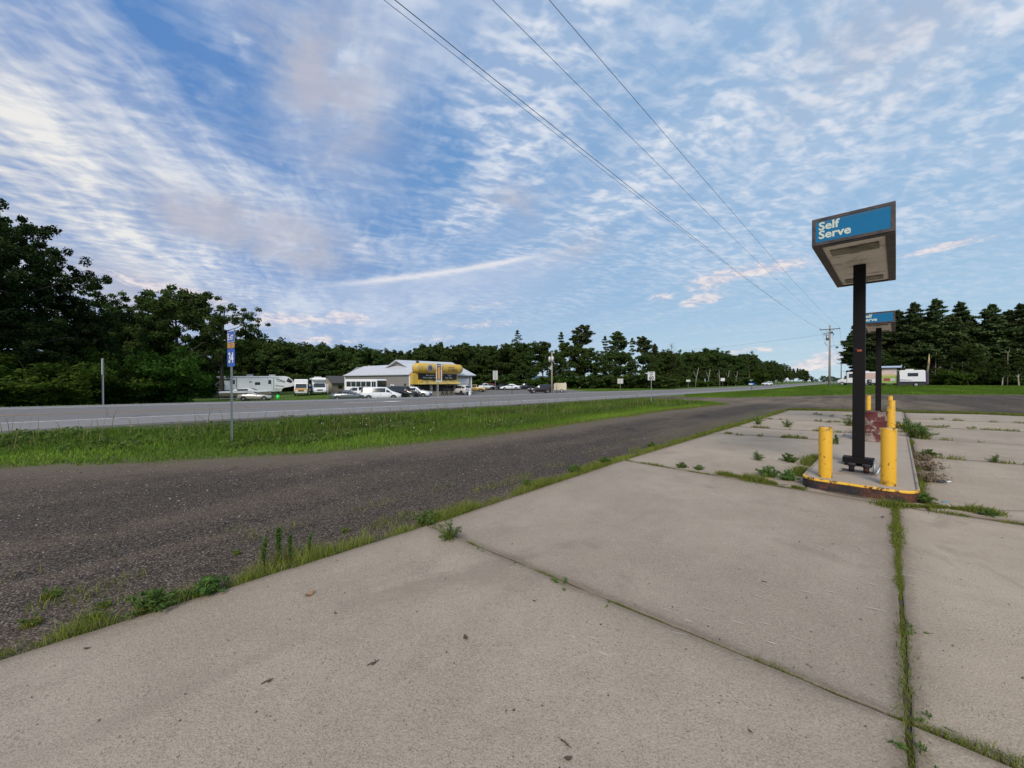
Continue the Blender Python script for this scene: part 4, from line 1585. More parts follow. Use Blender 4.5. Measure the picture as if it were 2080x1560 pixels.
def make_broadleaf(name, seed, h, spread, trunk_frac=0.3, clumps=170, per=42, leaf=0.34, crown='oval', matk='leaf', bark='bark', gaps=0.0, clump_r=None, lean=0.0, limbs_n=None):
    """a tapered trunk, limbs growing up and out of it, leaf clumps round the limb ends"""
    rg = random.Random(seed)
    rng = np.random.default_rng(seed)
    mb = MB()
    top = Vector((rg.uniform(-.4, .4) + lean * h, rg.uniform(-.4, .4), h * 0.93))
    tr = bez(Vector((0, 0, -0.4)), top, Vector((rg.uniform(-.3, .3), rg.uniform(-.3, .3), 0)), 8)
    r0 = h * 0.020 + 0.03
    mb.tube(tr, [r0 * (1.25 if i == 0 else 1) * (1 - i / 9.0) + 0.015 for i in range(9)], 8)
    ends = []
    nl = limbs_n or rg.randint(11, 15)
    for i in range(nl):
        k = trunk_frac + (0.92 - trunk_frac) * (i + rg.random() * .6) / nl
        ib = k * 8
        base = tr[int(ib)].lerp(tr[min(int(ib) + 1, 8)], ib - int(ib))
        az_ = i * 2.4 + rg.uniform(-.5, .5)
        if crown == 'oval':
            w = spread * (0.45 + 0.75 * math.sin(math.pi * min(1, (k - trunk_frac) / (1 - trunk_frac) * 0.9 + 0.18)))
        elif crown == 'fan':
            w = spread * (0.55 + 0.6 * k)
        else:  # column
            w = spread * (0.75 - 0.3 * k)
        w *= rg.uniform(0.65, 1.1)
        rise = h * rg.uniform(0.10, 0.24)
        tip = base + Vector((math.cos(az_) * w, math.sin(az_) * w, rise))
        if tip.z > h: tip.z = h - rg.random() * .4
        pts = bez(base, tip, Vector((0, 0, rg.uniform(-.05, .12) * w)), 5)
        rb = r0 * (1 - k) * 0.62 + 0.02
        mb.tube(pts, [rb * (1 - j / 6.0) + 0.008 for j in range(6)], 5, cap=False)
        for j in range(2, 6):
            if rg.random() < gaps * 0.6: continue
            ends.append((pts[j], w * 0.24))
            for q in range(2):
                s = Vector((rg.gauss(0, 1), rg.gauss(0, 1), rg.gauss(0.25, .7))).normalized() * w * rg.uniform(0.20, 0.42)
                e = pts[j] + s
                mb.tube([pts[j], pts[j] + s * .5 + Vector((0, 0, .05 * w)), e], [rb * .3 + .006, rb * .2 + .005, 0.004], 4, cap=False)
                ends.append((e, w * 0.2))
    for j in range(10):
        ends.append((top + Vector((rg.gauss(0, .06), rg.gauss(0, .06), rg.uniform(-.10, .05))) * h, spread * .2))
    rg.shuffle(ends)
    cents, rads = [], []
    while len(cents) < clumps:
        e, w = ends[rg.randrange(len(ends))]
        j = Vector((rg.gauss(0, 1), rg.gauss(0, 1), rg.gauss(0, .8))) * w * 0.9
        p = e + j
        if p.z < h * 0.06: continue
        if gaps and (math.sin(p.x * 1.9 + seed) * math.sin(p.y * 1.7 + seed * 2) * math.sin(p.z * 1.6 + seed * 3)) > (0.55 - gaps * 0.5): continue
        cents.append(p)
        rads.append((clump_r or spread * 0.17) * rg.uniform(0.55, 1.25))
    V, F, t = leaf_quads(cents, rads, per, leaf, rng, flat=0.7)
    root = thing(name, 'x', 'tree')
    tk = mb.build('trunk', M[bark], root)
    cr = new_obj('crown', np_mesh('crown', V, F, M[matk], {'tone': t}), root)
    return root


def make_pine(name, seed, h, spread, bare=0.4, whorls=17, per=46, dens=1.0, matk='needle', bark='bark_red', shape='cone', needle=0.24, droop=0.0):
    rg = random.Random(seed)
    rng = np.random.default_rng(seed)
    mb = MB()
    ln = rg.uniform(-.02, .02) * h
    tr = bez(Vector((0, 0, -0.4)), Vector((ln, rg.uniform(-.3, .3), h)), Vector((rg.uniform(-.12, .12), rg.uniform(-.12, .12), 0)), 8)
    r0 = h * 0.0115 + 0.05
    mb.tube(tr, [r0 * (1 - i / 8.3) + 0.012 for i in range(9)], 8)
    cents, rads = [], []
    for i in range(whorls):
        k = bare + (0.985 - bare) * (i / (whorls - 1)) ** 0.92
        ib = k * 8
        base = tr[min(int(ib), 7)].lerp(tr[min(int(ib) + 1, 8)], ib - int(ib))
        u = (k - bare) / (1 - bare)
        if shape == 'cone':
            w = spread * (1.03 - u) ** 0.70 * (0.6 + 0.5 * min(1, u * 3.5)) * rg.uniform(0.65, 1.2)
        elif shape == 'round':
            w = spread * math.sqrt(max(0.03, 1 - (2 * u - 0.95) ** 2)) * 0.9
        else:
            w = spread * (0.35 + 0.8 * rg.random()) * (1.05 - u * 0.8)
        nb = rg.randint(4, 6)
        for j in range(nb):
            if rg.random() > dens: continue
            az_ = i * 1.1 + j * 6.283 / nb + rg.uniform(-.4, .4)
            L = w * rg.uniform(0.55, 1.15)
            rise = L * (rg.uniform(0.0, 0.35) - droop - (0.22 if u < .3 else -0.15 * u))
            tip = base + Vector((math.cos(az_) * L, math.sin(az_) * L, rise))
            pts = bez(base, tip, Vector((0, 0, rg.uniform(-.08, .06) * L)), 4)
            rb = 0.045 * (1 - u) + 0.018
            mb.tube(pts, [rb * (1 - q / 5.0) + 0.005 for q in range(5)], 4, cap=False)
            ncl = max(2, int(L * 2.1))
            for q in range(ncl):
                kk = 0.34 + 0.68 * (q + rg.random()) / ncl
                p = base.lerp(tip, min(1.02, kk)) + Vector((rg.gauss(0, .16), rg.gauss(0, .16), rg.gauss(0.05, .10))) * L * .7
                cents.append(p)
                s = L * rg.uniform(0.14, 0.26) + 0.12
                rads.append((s * 1.15, s * 1.15, s * 0.5))
    for q in range(5):
        cents.append(tr[8] + Vector((rg.gauss(0, .1), rg.gauss(0, .1), -rg.random() * h * .03))); rads.append((.28, .28, .4))
    V, F, t = leaf_quads(cents, np.array(rads), per, needle, rng, long_=2.4, up=0.9, hollow=0.1)
    root = thing(name, 'x', 'tree')
    mb.build('trunk', M[bark], root)
    new_obj('crown', np_mesh('crown', V, F, M[matk], {'tone': t}), root)
    return root


def make_bush(name, seed, h, w, clumps=70, per=46, leaf=0.22, matk='leaf_bush', cat='bush'):
    rg = random.Random(seed)
    rng = np.random.default_rng(seed)
    mb = MB()
    cents, rads = [], []
    for i in range(11):
        az_ = i * 2.4 + rg.uniform(-.3, .3)
        d = w * rg.uniform(.2, .8)
        tip = Vector((math.cos(az_) * d, math.sin(az_) * d, h * rg.uniform(.55, .98) * (1 - 0.45 * (d / w) ** 2)))
        pts = bez(Vector((rg.gauss(0, .08), rg.gauss(0, .08), -.2)), tip, Vector((0, 0, .1 * h)), 4)
        mb.tube(pts, [0.05, .04, .03, .02, .01], 5, cap=False)
        for q in range(clumps // 11):
            k = rg.uniform(.12, 1.03)
            j = int(min(3.999, k * 4))
            p = pts[j].lerp(pts[j + 1], min(1, k * 4 - j)) + Vector((rg.gauss(0, 1), rg.gauss(0, 1), rg.gauss(0, .7))) * w * .13
            p.z = max(p.z, .12 * h)
            cents.append(p); rads.append(w * rg.uniform(.10, .22))
    V, F, t = leaf_quads(cents, rads, per, leaf, rng, flat=.75)
    root = thing(name, 'x', cat)
    mb.build('stem', M['bark'], root)
    new_obj('crown', np_mesh('crown', V, F, M[matk], {'tone': t}), root)
    return root


def make_bare(name, seed, h, mt='bark', twigs=60, spread=0.28):
    rg = random.Random(seed)
    mb = MB()
    tr = bez(Vector((0, 0, -.3)), Vector((rg.uniform(-.4, .4), 0, h)), Vector((rg.uniform(-.3, .3), 0, 0)), 8)
    r0 = h * .012 + .03
    mb.tube(tr, [r0 * (1 - i / 8.5) + .01 for i in range(9)], 7)
    mb2 = MB()
    for i in range(twigs):
        k = rg.uniform(.35, .98)
        ib = k * 8
        base = tr[int(ib)].lerp(tr[min(int(ib) + 1, 8)], ib - int(ib))
        az_ = rg.uniform(0, 6.28)
        L = h * spread * (1.1 - k) * rg.uniform(.5, 1.1) + .3
        tip = base + Vector((math.cos(az_) * L, math.sin(az_) * L, L * rg.uniform(.1, .9)))
        pts = bez(base, tip, Vector((0, 0, -.08 * L)), 3)
        mb2.tube(pts, [.03, .022, .014, .008], 4, cap=False)
        for q in range(3):
            b = pts[1].lerp(pts[3], rg.random())
            mb2.tube([b, b + Vector((rg.gauss(0, 1), rg.gauss(0, 1), rg.uniform(0, 1))) * L * .3], [.014, .006], 3, cap=False)
    root = thing(name, 'x', 'tree')
    mb.build('trunk', M[mt], root)
    mb2.build('branches', M[mt], root)
    return root


# ------------------------------------------------------------------ trees where they stand
# (kind, design height, prototype)
PROTO = {
    'oakA': ('oak', 20, make_broadleaf('oak_tree', 11, 20, 6.2, 0.22, 360, 150, 0.175, 'oval', 'leaf_backlit', 'bark_dark', gaps=0.5, clump_r=0.82)),
    'oakB': ('oak', 15, make_broadleaf('oak_tree', 12, 15, 5.2, 0.25, 250, 140, 0.18, 'fan', 'leaf_backlit', 'bark_dark', gaps=0.4, clump_r=0.74)),
    'decA': ('broadleaf tree', 14, make_broadleaf('broadleaf_tree', 21, 14, 4.6, 0.28, 270, 96, 0.225, 'oval', 'leaf', 'bark', gaps=0.12, clump_r=0.74)),
    'decB': ('broadleaf tree', 13, make_broadleaf('broadleaf_tree', 22, 13, 3.8, 0.15, 230, 62, 0.29, 'oval', 'leaf', 'bark_dark', gaps=.12, clump_r=0.76)),
    'decC': ('broadleaf tree', 15, make_broadleaf('broadleaf_tree', 23, 15, 3.6, 0.30, 220, 60, 0.29, 'column', 'leaf', 'bark_pale', gaps=0.18, clump_r=0.7)),
    'decD': ('broadleaf tree', 12, make_broadleaf('broadleaf_tree', 24, 12, 4.4, 0.12, 250, 58, 0.29, 'oval', 'leaf', 'bark', gaps=.1, clump_r=0.82)),
    'decE': ('airy broadleaf tree', 14, make_broadleaf('broadleaf_tree', 25, 14, 4.6, 0.35, 160, 80, 0.19, 'fan', 'leaf', 'bark_dark', gaps=0.55, clump_r=0.62)),
    'pineA': ('pine', 18, make_pine('pine_tree', 31, 18, 3.4, 0.32, 22, 74, 0.92)),
    'pineB': ('pine', 17, make_pine('pine_tree', 32, 17, 3.0, 0.40, 20, 74, 0.90)),
    'pineC': ('pine', 19, make_pine('pine_tree', 33, 19, 3.6, 0.48, 14, 60, 0.80, shape='round')),
    'pineD': ('pine', 16, make_pine('pine_tree', 34, 16, 3.1, 0.26, 21, 72, 0.94, droop=.1)),
    'pineE': ('ragged pine', 18, make_pine('pine_tree', 35, 18, 3.0, 0.40, 12, 40, 0.70, shape='ragged')),
    'thin': ('thin pine', 17, make_pine('pine_tree', 36, 17, 2.6, 0.45, 14, 15, 0.75, shape='cone', bark='bark', needle=.22, droop=.12)),
    'bushA': ('bush', 3, make_bush('bush', 41, 3.0, 2.6, 88, 80, 0.17)),
    'bushB': ('bush', 2.5, make_bush('bush', 42, 2.5, 2.8, 88, 80, 0.17, 'leaf')),
    'big_bush': ('bush', 6, make_bush('bush', 43, 6.0, 4.6, 165, 130, 0.18)),
}
USED = set()


def tree(kind, px, Y, top_y, label, group, rz=None, wide=1.0, dz=0.0):
    """stand a tree at depth Y under column px, as tall as row top_y of the photograph says"""
    _, h0, proto = PROTO[kind]
    p = at(px, Y, dz)
    h = (774 - top_y) / 781 * Y + CAMZ - p.z
    s = h / h0
    rz = rnd.uniform(0, 6.28) if rz is None else rz
    sc = (s * wide, s * wide, s)
    if kind not in USED:
        USED.add(kind)
        proto.location = p; proto.rotation_euler = (0, 0, rz); proto.scale = sc
        proto['label'] = label; proto['group'] = group
        return proto
    return copy_thing(proto, p, rz, label, group, sc)


# left edge: big dark oaks
GL = 'dark trees at the left edge across the highway'
tree('oakA', -18, 37, 415, 'tallest dark oak cut by the left edge of the photo', GL, 0.4, 0.72)
tree('oakB', 92, 41, 566, 'dark oak with drooping boughs right of the tallest oak', GL, 1.0, 0.68)
tree('oakB', -85, 33, 480, 'dark oak outside the tallest one at the left edge', GL, 2.6)
tree('thin', 118, 56, 545, 'thin feathery grey tree rising above the dark oaks', GL, 1.0, 1.3)
tree('oakB', 172, 46, 630, 'dark oak left of the tall grey post', GL, 2.2, 0.78)
tree('oakB', 50, 34, 668, 'low dark oak standing below the tallest oak', GL, 4.0, 1.15)
tree('decE', 195, 58, 604, 'airy tree with reddish top left of the forked one', GL, 0.7)
tree('decE', 262, 60, 622, 'forked airy tree with a bare grey limb against the sky', GL, 3.9, 0.85)
tree('decA', 362, 66, 598, 'tall broad tree with rounded crown left of the blue route sign', GL, 1.3, 1.0)
tree('decE', 452, 66, 616, 'open crowned tree directly behind the blue route sign', GL, 5.1, 0.95)
tree('decB', 230, 64, 680, 'mid height tree filling the gap behind the white shed', GL, 1.0, 1.2)
tree('decD', 300, 70, 660, 'dense tree behind the big rounded bush', GL, 2.0, 1.1)
tree('decB', 412, 76, 690, 'shadowed tree between the round crowned tree and the route sign', GL, 2.9)
tree('big_bush', 342, 45, 704, 'big rounded green bush beside the highway, left of the long trailer', 'bushes across the highway', 0.3, 1.0)
tree('big_bush', 215, 40, 745, 'bush under the dark trees behind the tall grey post', 'bushes across the highway', 1.3, 1.4)
tree('big_bush', 150, 38, 700, 'dark green bush below the drooping oak', 'bushes across the highway', 2.3, 0.9)
tree('big_bush', 20, 31, 735, 'low bush at foot of the tallest oak', 'bushes across the highway', 0.9, 1.6)
tree('big_bush', 90, 33, 720, 'bush at foot of the drooping oak', 'bushes across the highway', 4.9, 1.3)
tree('big_bush', -60, 30, 720, 'bush outside the left edge oak', 'bushes across the highway', 3.9, 1.5)
tree('big_bush', 415, 66, 748, 'bush close to the rear of the long white trailer', 'bushes across the highway', 5.3, 1.2)
tree('big_bush', 285, 47, 770, 'low bush right of the white shed', 'bushes across the highway', 2.0, 1.2)

# wood behind trailer and shop
GF = 'wood behind the parked vehicles and the shop'
prof = [(470, 690), (520, 692), (560, 700), (600, 702), (640, 706), (700, 712), (760, 712), (800, 714), (850, 712), (900, 706), (940, 708), (990, 706), (1020, 704)]
rg = random.Random(5)
kinds = ['decB', 'decA', 'decD', 'decC', 'decB', 'decD']


def prof_y(prof, px):
    return float(np.interp(px, [a for a, b in prof], [b for a, b in prof]))


fol = {'decA': 'green broad crowned tree', 'decB': 'dense green tree', 'decC': 'slim pale trunked tree', 'decD': 'low bushy crowned tree', 'pineA': 'tall cone shaped pine', 'pineB': 'narrow pine with high crown',
       'pineC': 'round topped tall pine', 'pineD': 'full skirted pine', 'pineE': 'ragged pine with broken outline', 'decE': 'airy open crowned tree', 'thin': 'thin needled pine', 'bushA': 'bright undergrowth bush', 'bushB': 'dark undergrowth bush'}
i = 0
px = 462
while px < 1030:
    for row, Y in enumerate((96, 112)):
        k = kinds[(i * 2 + row) % 6]
        q = px + rg.uniform(-6, 6) + row * 12
        tree(k, q, Y + rg.uniform(-4, 5) + (8 if q > 850 else 0), prof_y(prof, q) + rg.uniform(-5, 7) + (4 if row == 0 else 0), fol[k] + ' in the wood behind the parked trailers and the shop', GF, None, 1.15)
    i += 1
    px += 27
for px, top, k, lab in ((875, 700, 'pineE', 'ragged dark pine tip rising behind the yellow sign'), (895, 696, 'pineA', 'pointed pine rising behind the yellow sign, right of the ragged one'),
                        (932, 702, 'pineB', 'first of the narrow pine tips right of the yellow sign'), (948, 704, 'pineB', 'second of the narrow pine tips right of the yellow sign'), (708, 704, 'thin', 'single thin pine tip above the wood left of the shop roof')):
    tree(k, px, 122, top, lab, GF)
px = 470
while px < 1030:
    tree(rg.choice(['bushA', 'bushB']), px, 90 + rg.uniform(-2, 4) + (12 if px > 680 else 0), 762 + rg.uniform(-6, 4), 'undergrowth bush along the wood edge behind the parked vehicles', GF, None, 1.5)
    px += 31

# middle wood with the tall pines
GM = 'wood right of the parking yard'
T = [(990, 708, 'decB', 112), (1015, 712, 'decD', 118), (1052, 672, 'thin', 118), (1078, 702, 'decA', 114), (1104, 695, 'decC', 117), (1140, 676, 'pineE', 121), (1182, 661, 'pineC', 118),
     (1160, 700, 'decD', 110), (1200, 712, 'decB', 112), (1228, 684, 'pineE', 117), (1255, 674, 'pineC', 116), (1284, 688, 'pineE', 118), (1306, 684, 'pineC', 116), (1330, 700, 'pineD', 114),
     (1240, 716, 'decD', 106), (1270, 720, 'decB', 104), (1130, 716, 'decA', 104), (1355, 718, 'decB', 108), (1320, 722, 'decD', 103), (1040, 722, 'decD', 108), (1065, 720, 'decB', 104)]
labs = {1052: 'thin grey half dead pine standing above the wood, right of the shop', 1140: 'ragged pine left of the tallest pine in the middle wood', 1182: 'tallest round topped pine in the middle wood',
        1255: 'tallest of the narrow pines left of the speed limit sign', 1306: 'pine with high crown just behind the speed limit sign'}
for px, top, k, Y in T:
    tree(k, px, Y, top, labs.get(px, fol[k] + ' in the wood behind the grassy knoll'), GM)
for px in range(1000, 1380, 24):
    tree(rg.choice(['bushA', 'bushB']), px, 100 + rg.uniform(0, 5), 764 + rg.uniform(-5, 4), 'undergrowth bush along the wood edge behind the grassy knoll', GM, None, 1.4)

# trees marching off along the highway
GR = 'trees along the far side of the highway'
prof2 = [(1340, 716), (1370, 722), (1400, 722), (1440, 718), (1452, 714), (1480, 735), (1500, 722), (1530, 724), (1560, 738), (1590, 745), (1620, 748), (1650, 760), (1668, 768), (1690, 770)]
c_line = 47
for px in list(range(1345, 1560, 11)) + list(range(1560, 1662, 9)):
    dx = (px - 1040) / 781
    for row in range(2):
        den = 0.663 - 0.7486 * dx
        if den < 0.03: continue
        Y = min(560, (c_line + row * 9 + rg.uniform(-2, 2)) / den)
        k = rg.choice(['decA', 'decB', 'decC', 'decD', 'decC'] if px < 1500 else ['decB', 'pineA', 'pineD', 'decD', 'pineA'])
        tree(k, px + rg.uniform(-3, 3), Y, prof_y(prof2, px) + rg.uniform(-3, 7), fol[k] + ' in the row along the far side of the highway', GR)
for px, top, k in ((1448, 712, 'decA'), (1503, 720, 'pineC'), (1522, 721, 'pineC'), (1364, 697, None)):
    dx = (px - 1040) / 781
    Y = 46 / (0.663 - 0.7486 * dx)
    if k: tree(k, px, Y, top, {1448: 'rounded tree rising above the far row, left of the round topped pines', 1503: 'round topped pine in the far row, left one of two', 1522: 'round topped pine in the far row, right one of two'}[px], GR, None, 1.2)
o = make_bare('bare_tree', 61, 14, 'bark', 70)
o.location = at(1364, 128); o.scale = (1.1, 1.1, ((774 - 697) / 781 * 128 + CAMZ - o.location.z) / 14)
tag(o, 'bare pinkish dead tree above the far side wood', 'tree')
tree('big_bush', 1540, 190, 752, 'rounded green bush by the highway beside the white car far away', 'bushes across the highway', 0.0, 1.0)
for px in range(1350, 1530, 17):
    dx = (px - 1040) / 781
    Y = 41 / (0.663 - 0.7486 * dx)
    tree(rg.choice(['bushA', 'bushB']), px, Y, 768 + rg.uniform(-2, 3), 'undergrowth bush in the row along the far highway woods', GR, None, 1.5)
for px, Y, top in ((1672, 520, 764), (1684, 560, 764), (1694, 640, 766), (1703, 760, 768)):
    tree('decD', px, Y, top, 'distant tree at the end of the highway', 'distant trees at the end of the highway', None, 1.2)

# pale leaning birch trunks in the far row
for px, Y0, lean_ in ((1412, 44, .18), (1438, 43, .12), (1462, 44, -.05), (1478, 43, .1), (1494, 44, .15)):
    dx = (px - 1040) / 781
    Y = 39 / (0.663 - 0.7486 * dx)
    t = thing('birch_tree', 'slender pale leaning birch trunk at the edge of the far highway woods', 'tree', at(px, Y), 0, 'birch trunks along the far woods')
    mb = MB(); mb.tube([(0, 0, -.2), (lean_ * 2, 0, 3), (lean_ * 6.5, 0, 6.5)], [.13, .10, .05], 6); mb.tube([(lean_ * 2, 0, 3), (lean_ * 2 - .8, .2, 5.4)], [.07, .03], 5)
    mb.build('trunk', M['bark_pale'], t)

# pine wood at the right
GP = 'pine wood behind the trailers on the right'
P1 = [(1742, 672, 'pineB', 96), (1768, 655, 'pineD', 92), (1790, 648, 'pineB', 94), (1818, 634, 'pineA', 92), (1849, 619, 'pineA', 88), (1870, 650, 'pineD', 93), (1893, 612, 'pineA', 86), (1914, 656, 'pineB', 90),
      (1934, 646, 'pineB', 84), (1957, 616, 'pineA', 86), (1975, 652, 'pineD', 85), (1990, 668, 'pineB', 84), (2012, 622, 'pineD', 83), (2037, 648, 'pineB', 84), (2054, 632, 'pineA', 82), (2078, 620, 'pineA', 81),
      (2100, 622, 'pineA', 80), (2130, 615, 'pineD', 79)]
for px, top, k, Y in P1:
    tree(k, px, Y, top, {1849: 'second pointed pine tip in the right pine wood', 1893: 'tallest pointed pine of the right pine wood', 1958: 'bushy topped tall pine in the right pine wood', 2012: 'dark triangular pine near the right edge'}.get(px, fol[k] + ' in the pine wood on the right'), GP, None, 1.25)
for px in range(1735, 2140, 21):
    k = rg.choice(['pineA', 'pineB', 'pineD', 'pineB'])
    tree(k, px + rg.uniform(-5, 5), 99 - (px - 1735) * .035 + rg.uniform(-3, 3), 660 + rg.uniform(-8, 14), fol[k] + ' deeper in the pine wood on the right', GP, None, 1.1)
for px in range(1775, 2140, 24):
    k = rg.choice(['decC', 'decB', 'decD'])
    tree(k, px + rg.uniform(-5, 5), 91 - (px - 1735) * .03, 722 + rg.uniform(-14, 16), fol[k] + ' shaded below the pines on the right', GP, None, 1.1)
for px, top, k, Y, lab in ((1965, 706, 'decA', 76, 'lighter green young tree standing before the pine wood'), (1938, 742, 'bushA', 76, 'light bush left of the young tree'), (2035, 728, 'decC', 74, 'slim young tree right of the lighter young tree'),
                           (1995, 735, 'decD', 77, 'small leafy tree right beside the lighter young tree'), (2070, 722, 'decC', 73, 'slim young tree at the right edge')):
    tree(k, px, Y, top, lab, GP, None, .9)
for px in range(1880, 2140, 22):
    tree(rg.choice(['bushA', 'bushB']), px, 80 + rg.uniform(0, 4) - (px - 1880) * .02, 764 + rg.uniform(-6, 4), 'undergrowth bush at the foot of the right pine wood', GP, None, 1.4)
# bare pale trunks in front of the right wood
for px, Y, h, ln in ((1898, 84, 7.5, .05), (1907, 85, 8, -.03), (1953, 80, 5, .04), (2046, 74, 6.4, .01)):
    t = thing('bare_tree', {2046: 'pale dead trunk with short forked top near the right edge'}.get(px, 'slender bare trunk at the front of the right pine wood'), 'tree', at(px, Y), 0, 'bare trunks before the right wood')
    mb = MB(); mb.tube([(0, 0, -.2), (ln * h * .5, 0, h * .5), (ln * h, 0, h)], [.10, .09, .05], 7)
    if px == 2046:
        mb.tube([(ln * h, 0, h * .96), (ln * h - .6, 0, h + .5)], [.07, .05], 5); mb.tube([(ln * h, 0, h * .96), (ln * h + .35, 0, h + .6)], [.07, .04], 5)
    mb.build('trunk', M['bark_red'], t)
t = thing('broken_tree', 'snapped trunk showing fresh pale wood among the right pines', 'tree', at(1886, 77), 0)
mb = MB(); mb.tube([(-.8, 0, -.2), (-.2, 0, 3.0), (0, 0, 4.2)], [.2, .16, .15], 8); mb.build('trunk', M['bark_red'], t)
mb = MB(); mb.tube([(0, 0, 4.15), (.06, 0, 5.2), (.1, 0, 6.4)], [.17, .13, .02], 7); mb.build('splinter', simple('fresh_split_wood', (0.55, 0.40, 0.22), .8), t)


# ------------------------------------------------------------------ shop building across the highway
def make_siding(name, c0, c1, period, axis=0):
    m, nt, b = mat_new(name)
    P = nt.obj()
    x, y, z = nt.sep(P)
    k = [x, y, z][axis]
    s = nt.m('PINGPONG', k, period)
    n = nt.noise(P, 1.2, 4, 0.6)
    c = nt.mix(nt.ss(0.0, period * 0.25, s), tuple(v * .72 for v in c0), c0)
    c = nt.mix(n * 0.4, c, c1)
    nt.put(b.inputs['Base Color'], c)
    b.inputs['Roughness'].default_value = 0.6
    return m


M['siding'] = make_siding('grey_steel_siding', (0.27, 0.255, 0.24), (0.22, 0.21, 0.20), 0.15, 1)
M['siding2'] = make_siding('grey_steel_siding_front', (0.27, 0.255, 0.24), (0.22, 0.21, 0.20), 0.15, 0)
M['roof'] = simple('white_metal_roof', (0.52, 0.535, 0.56), 0.4, vary=0.06, scale=1.2)
M['shop_yellow'] = simple('weathered_yellow_vinyl', (0.62, 0.40, 0.045), 0.5, vary=0.10, scale=1.0, dirt=((0.42, 0.31, 0.12), 0.25))
M['awning'] = simple('faded_yellow_canvas', (0.56, 0.42, 0.13), 0.75, vary=0.14, scale=1.0, dirt=((0.33, 0.25, 0.09), 0.3))
M['banner'] = simple('black_banner', (0.018, 0.012, 0.014), 0.5)
M['stone'] = simple('shop_front_stone', (0.34, 0.29, 0.23), 0.85, vary=0.25, scale=2.0)
M['door_white'] = make_siding('white_panel_door', (0.55, 0.56, 0.57), (0.50, 0.51, 0.52), 0.28, 2)


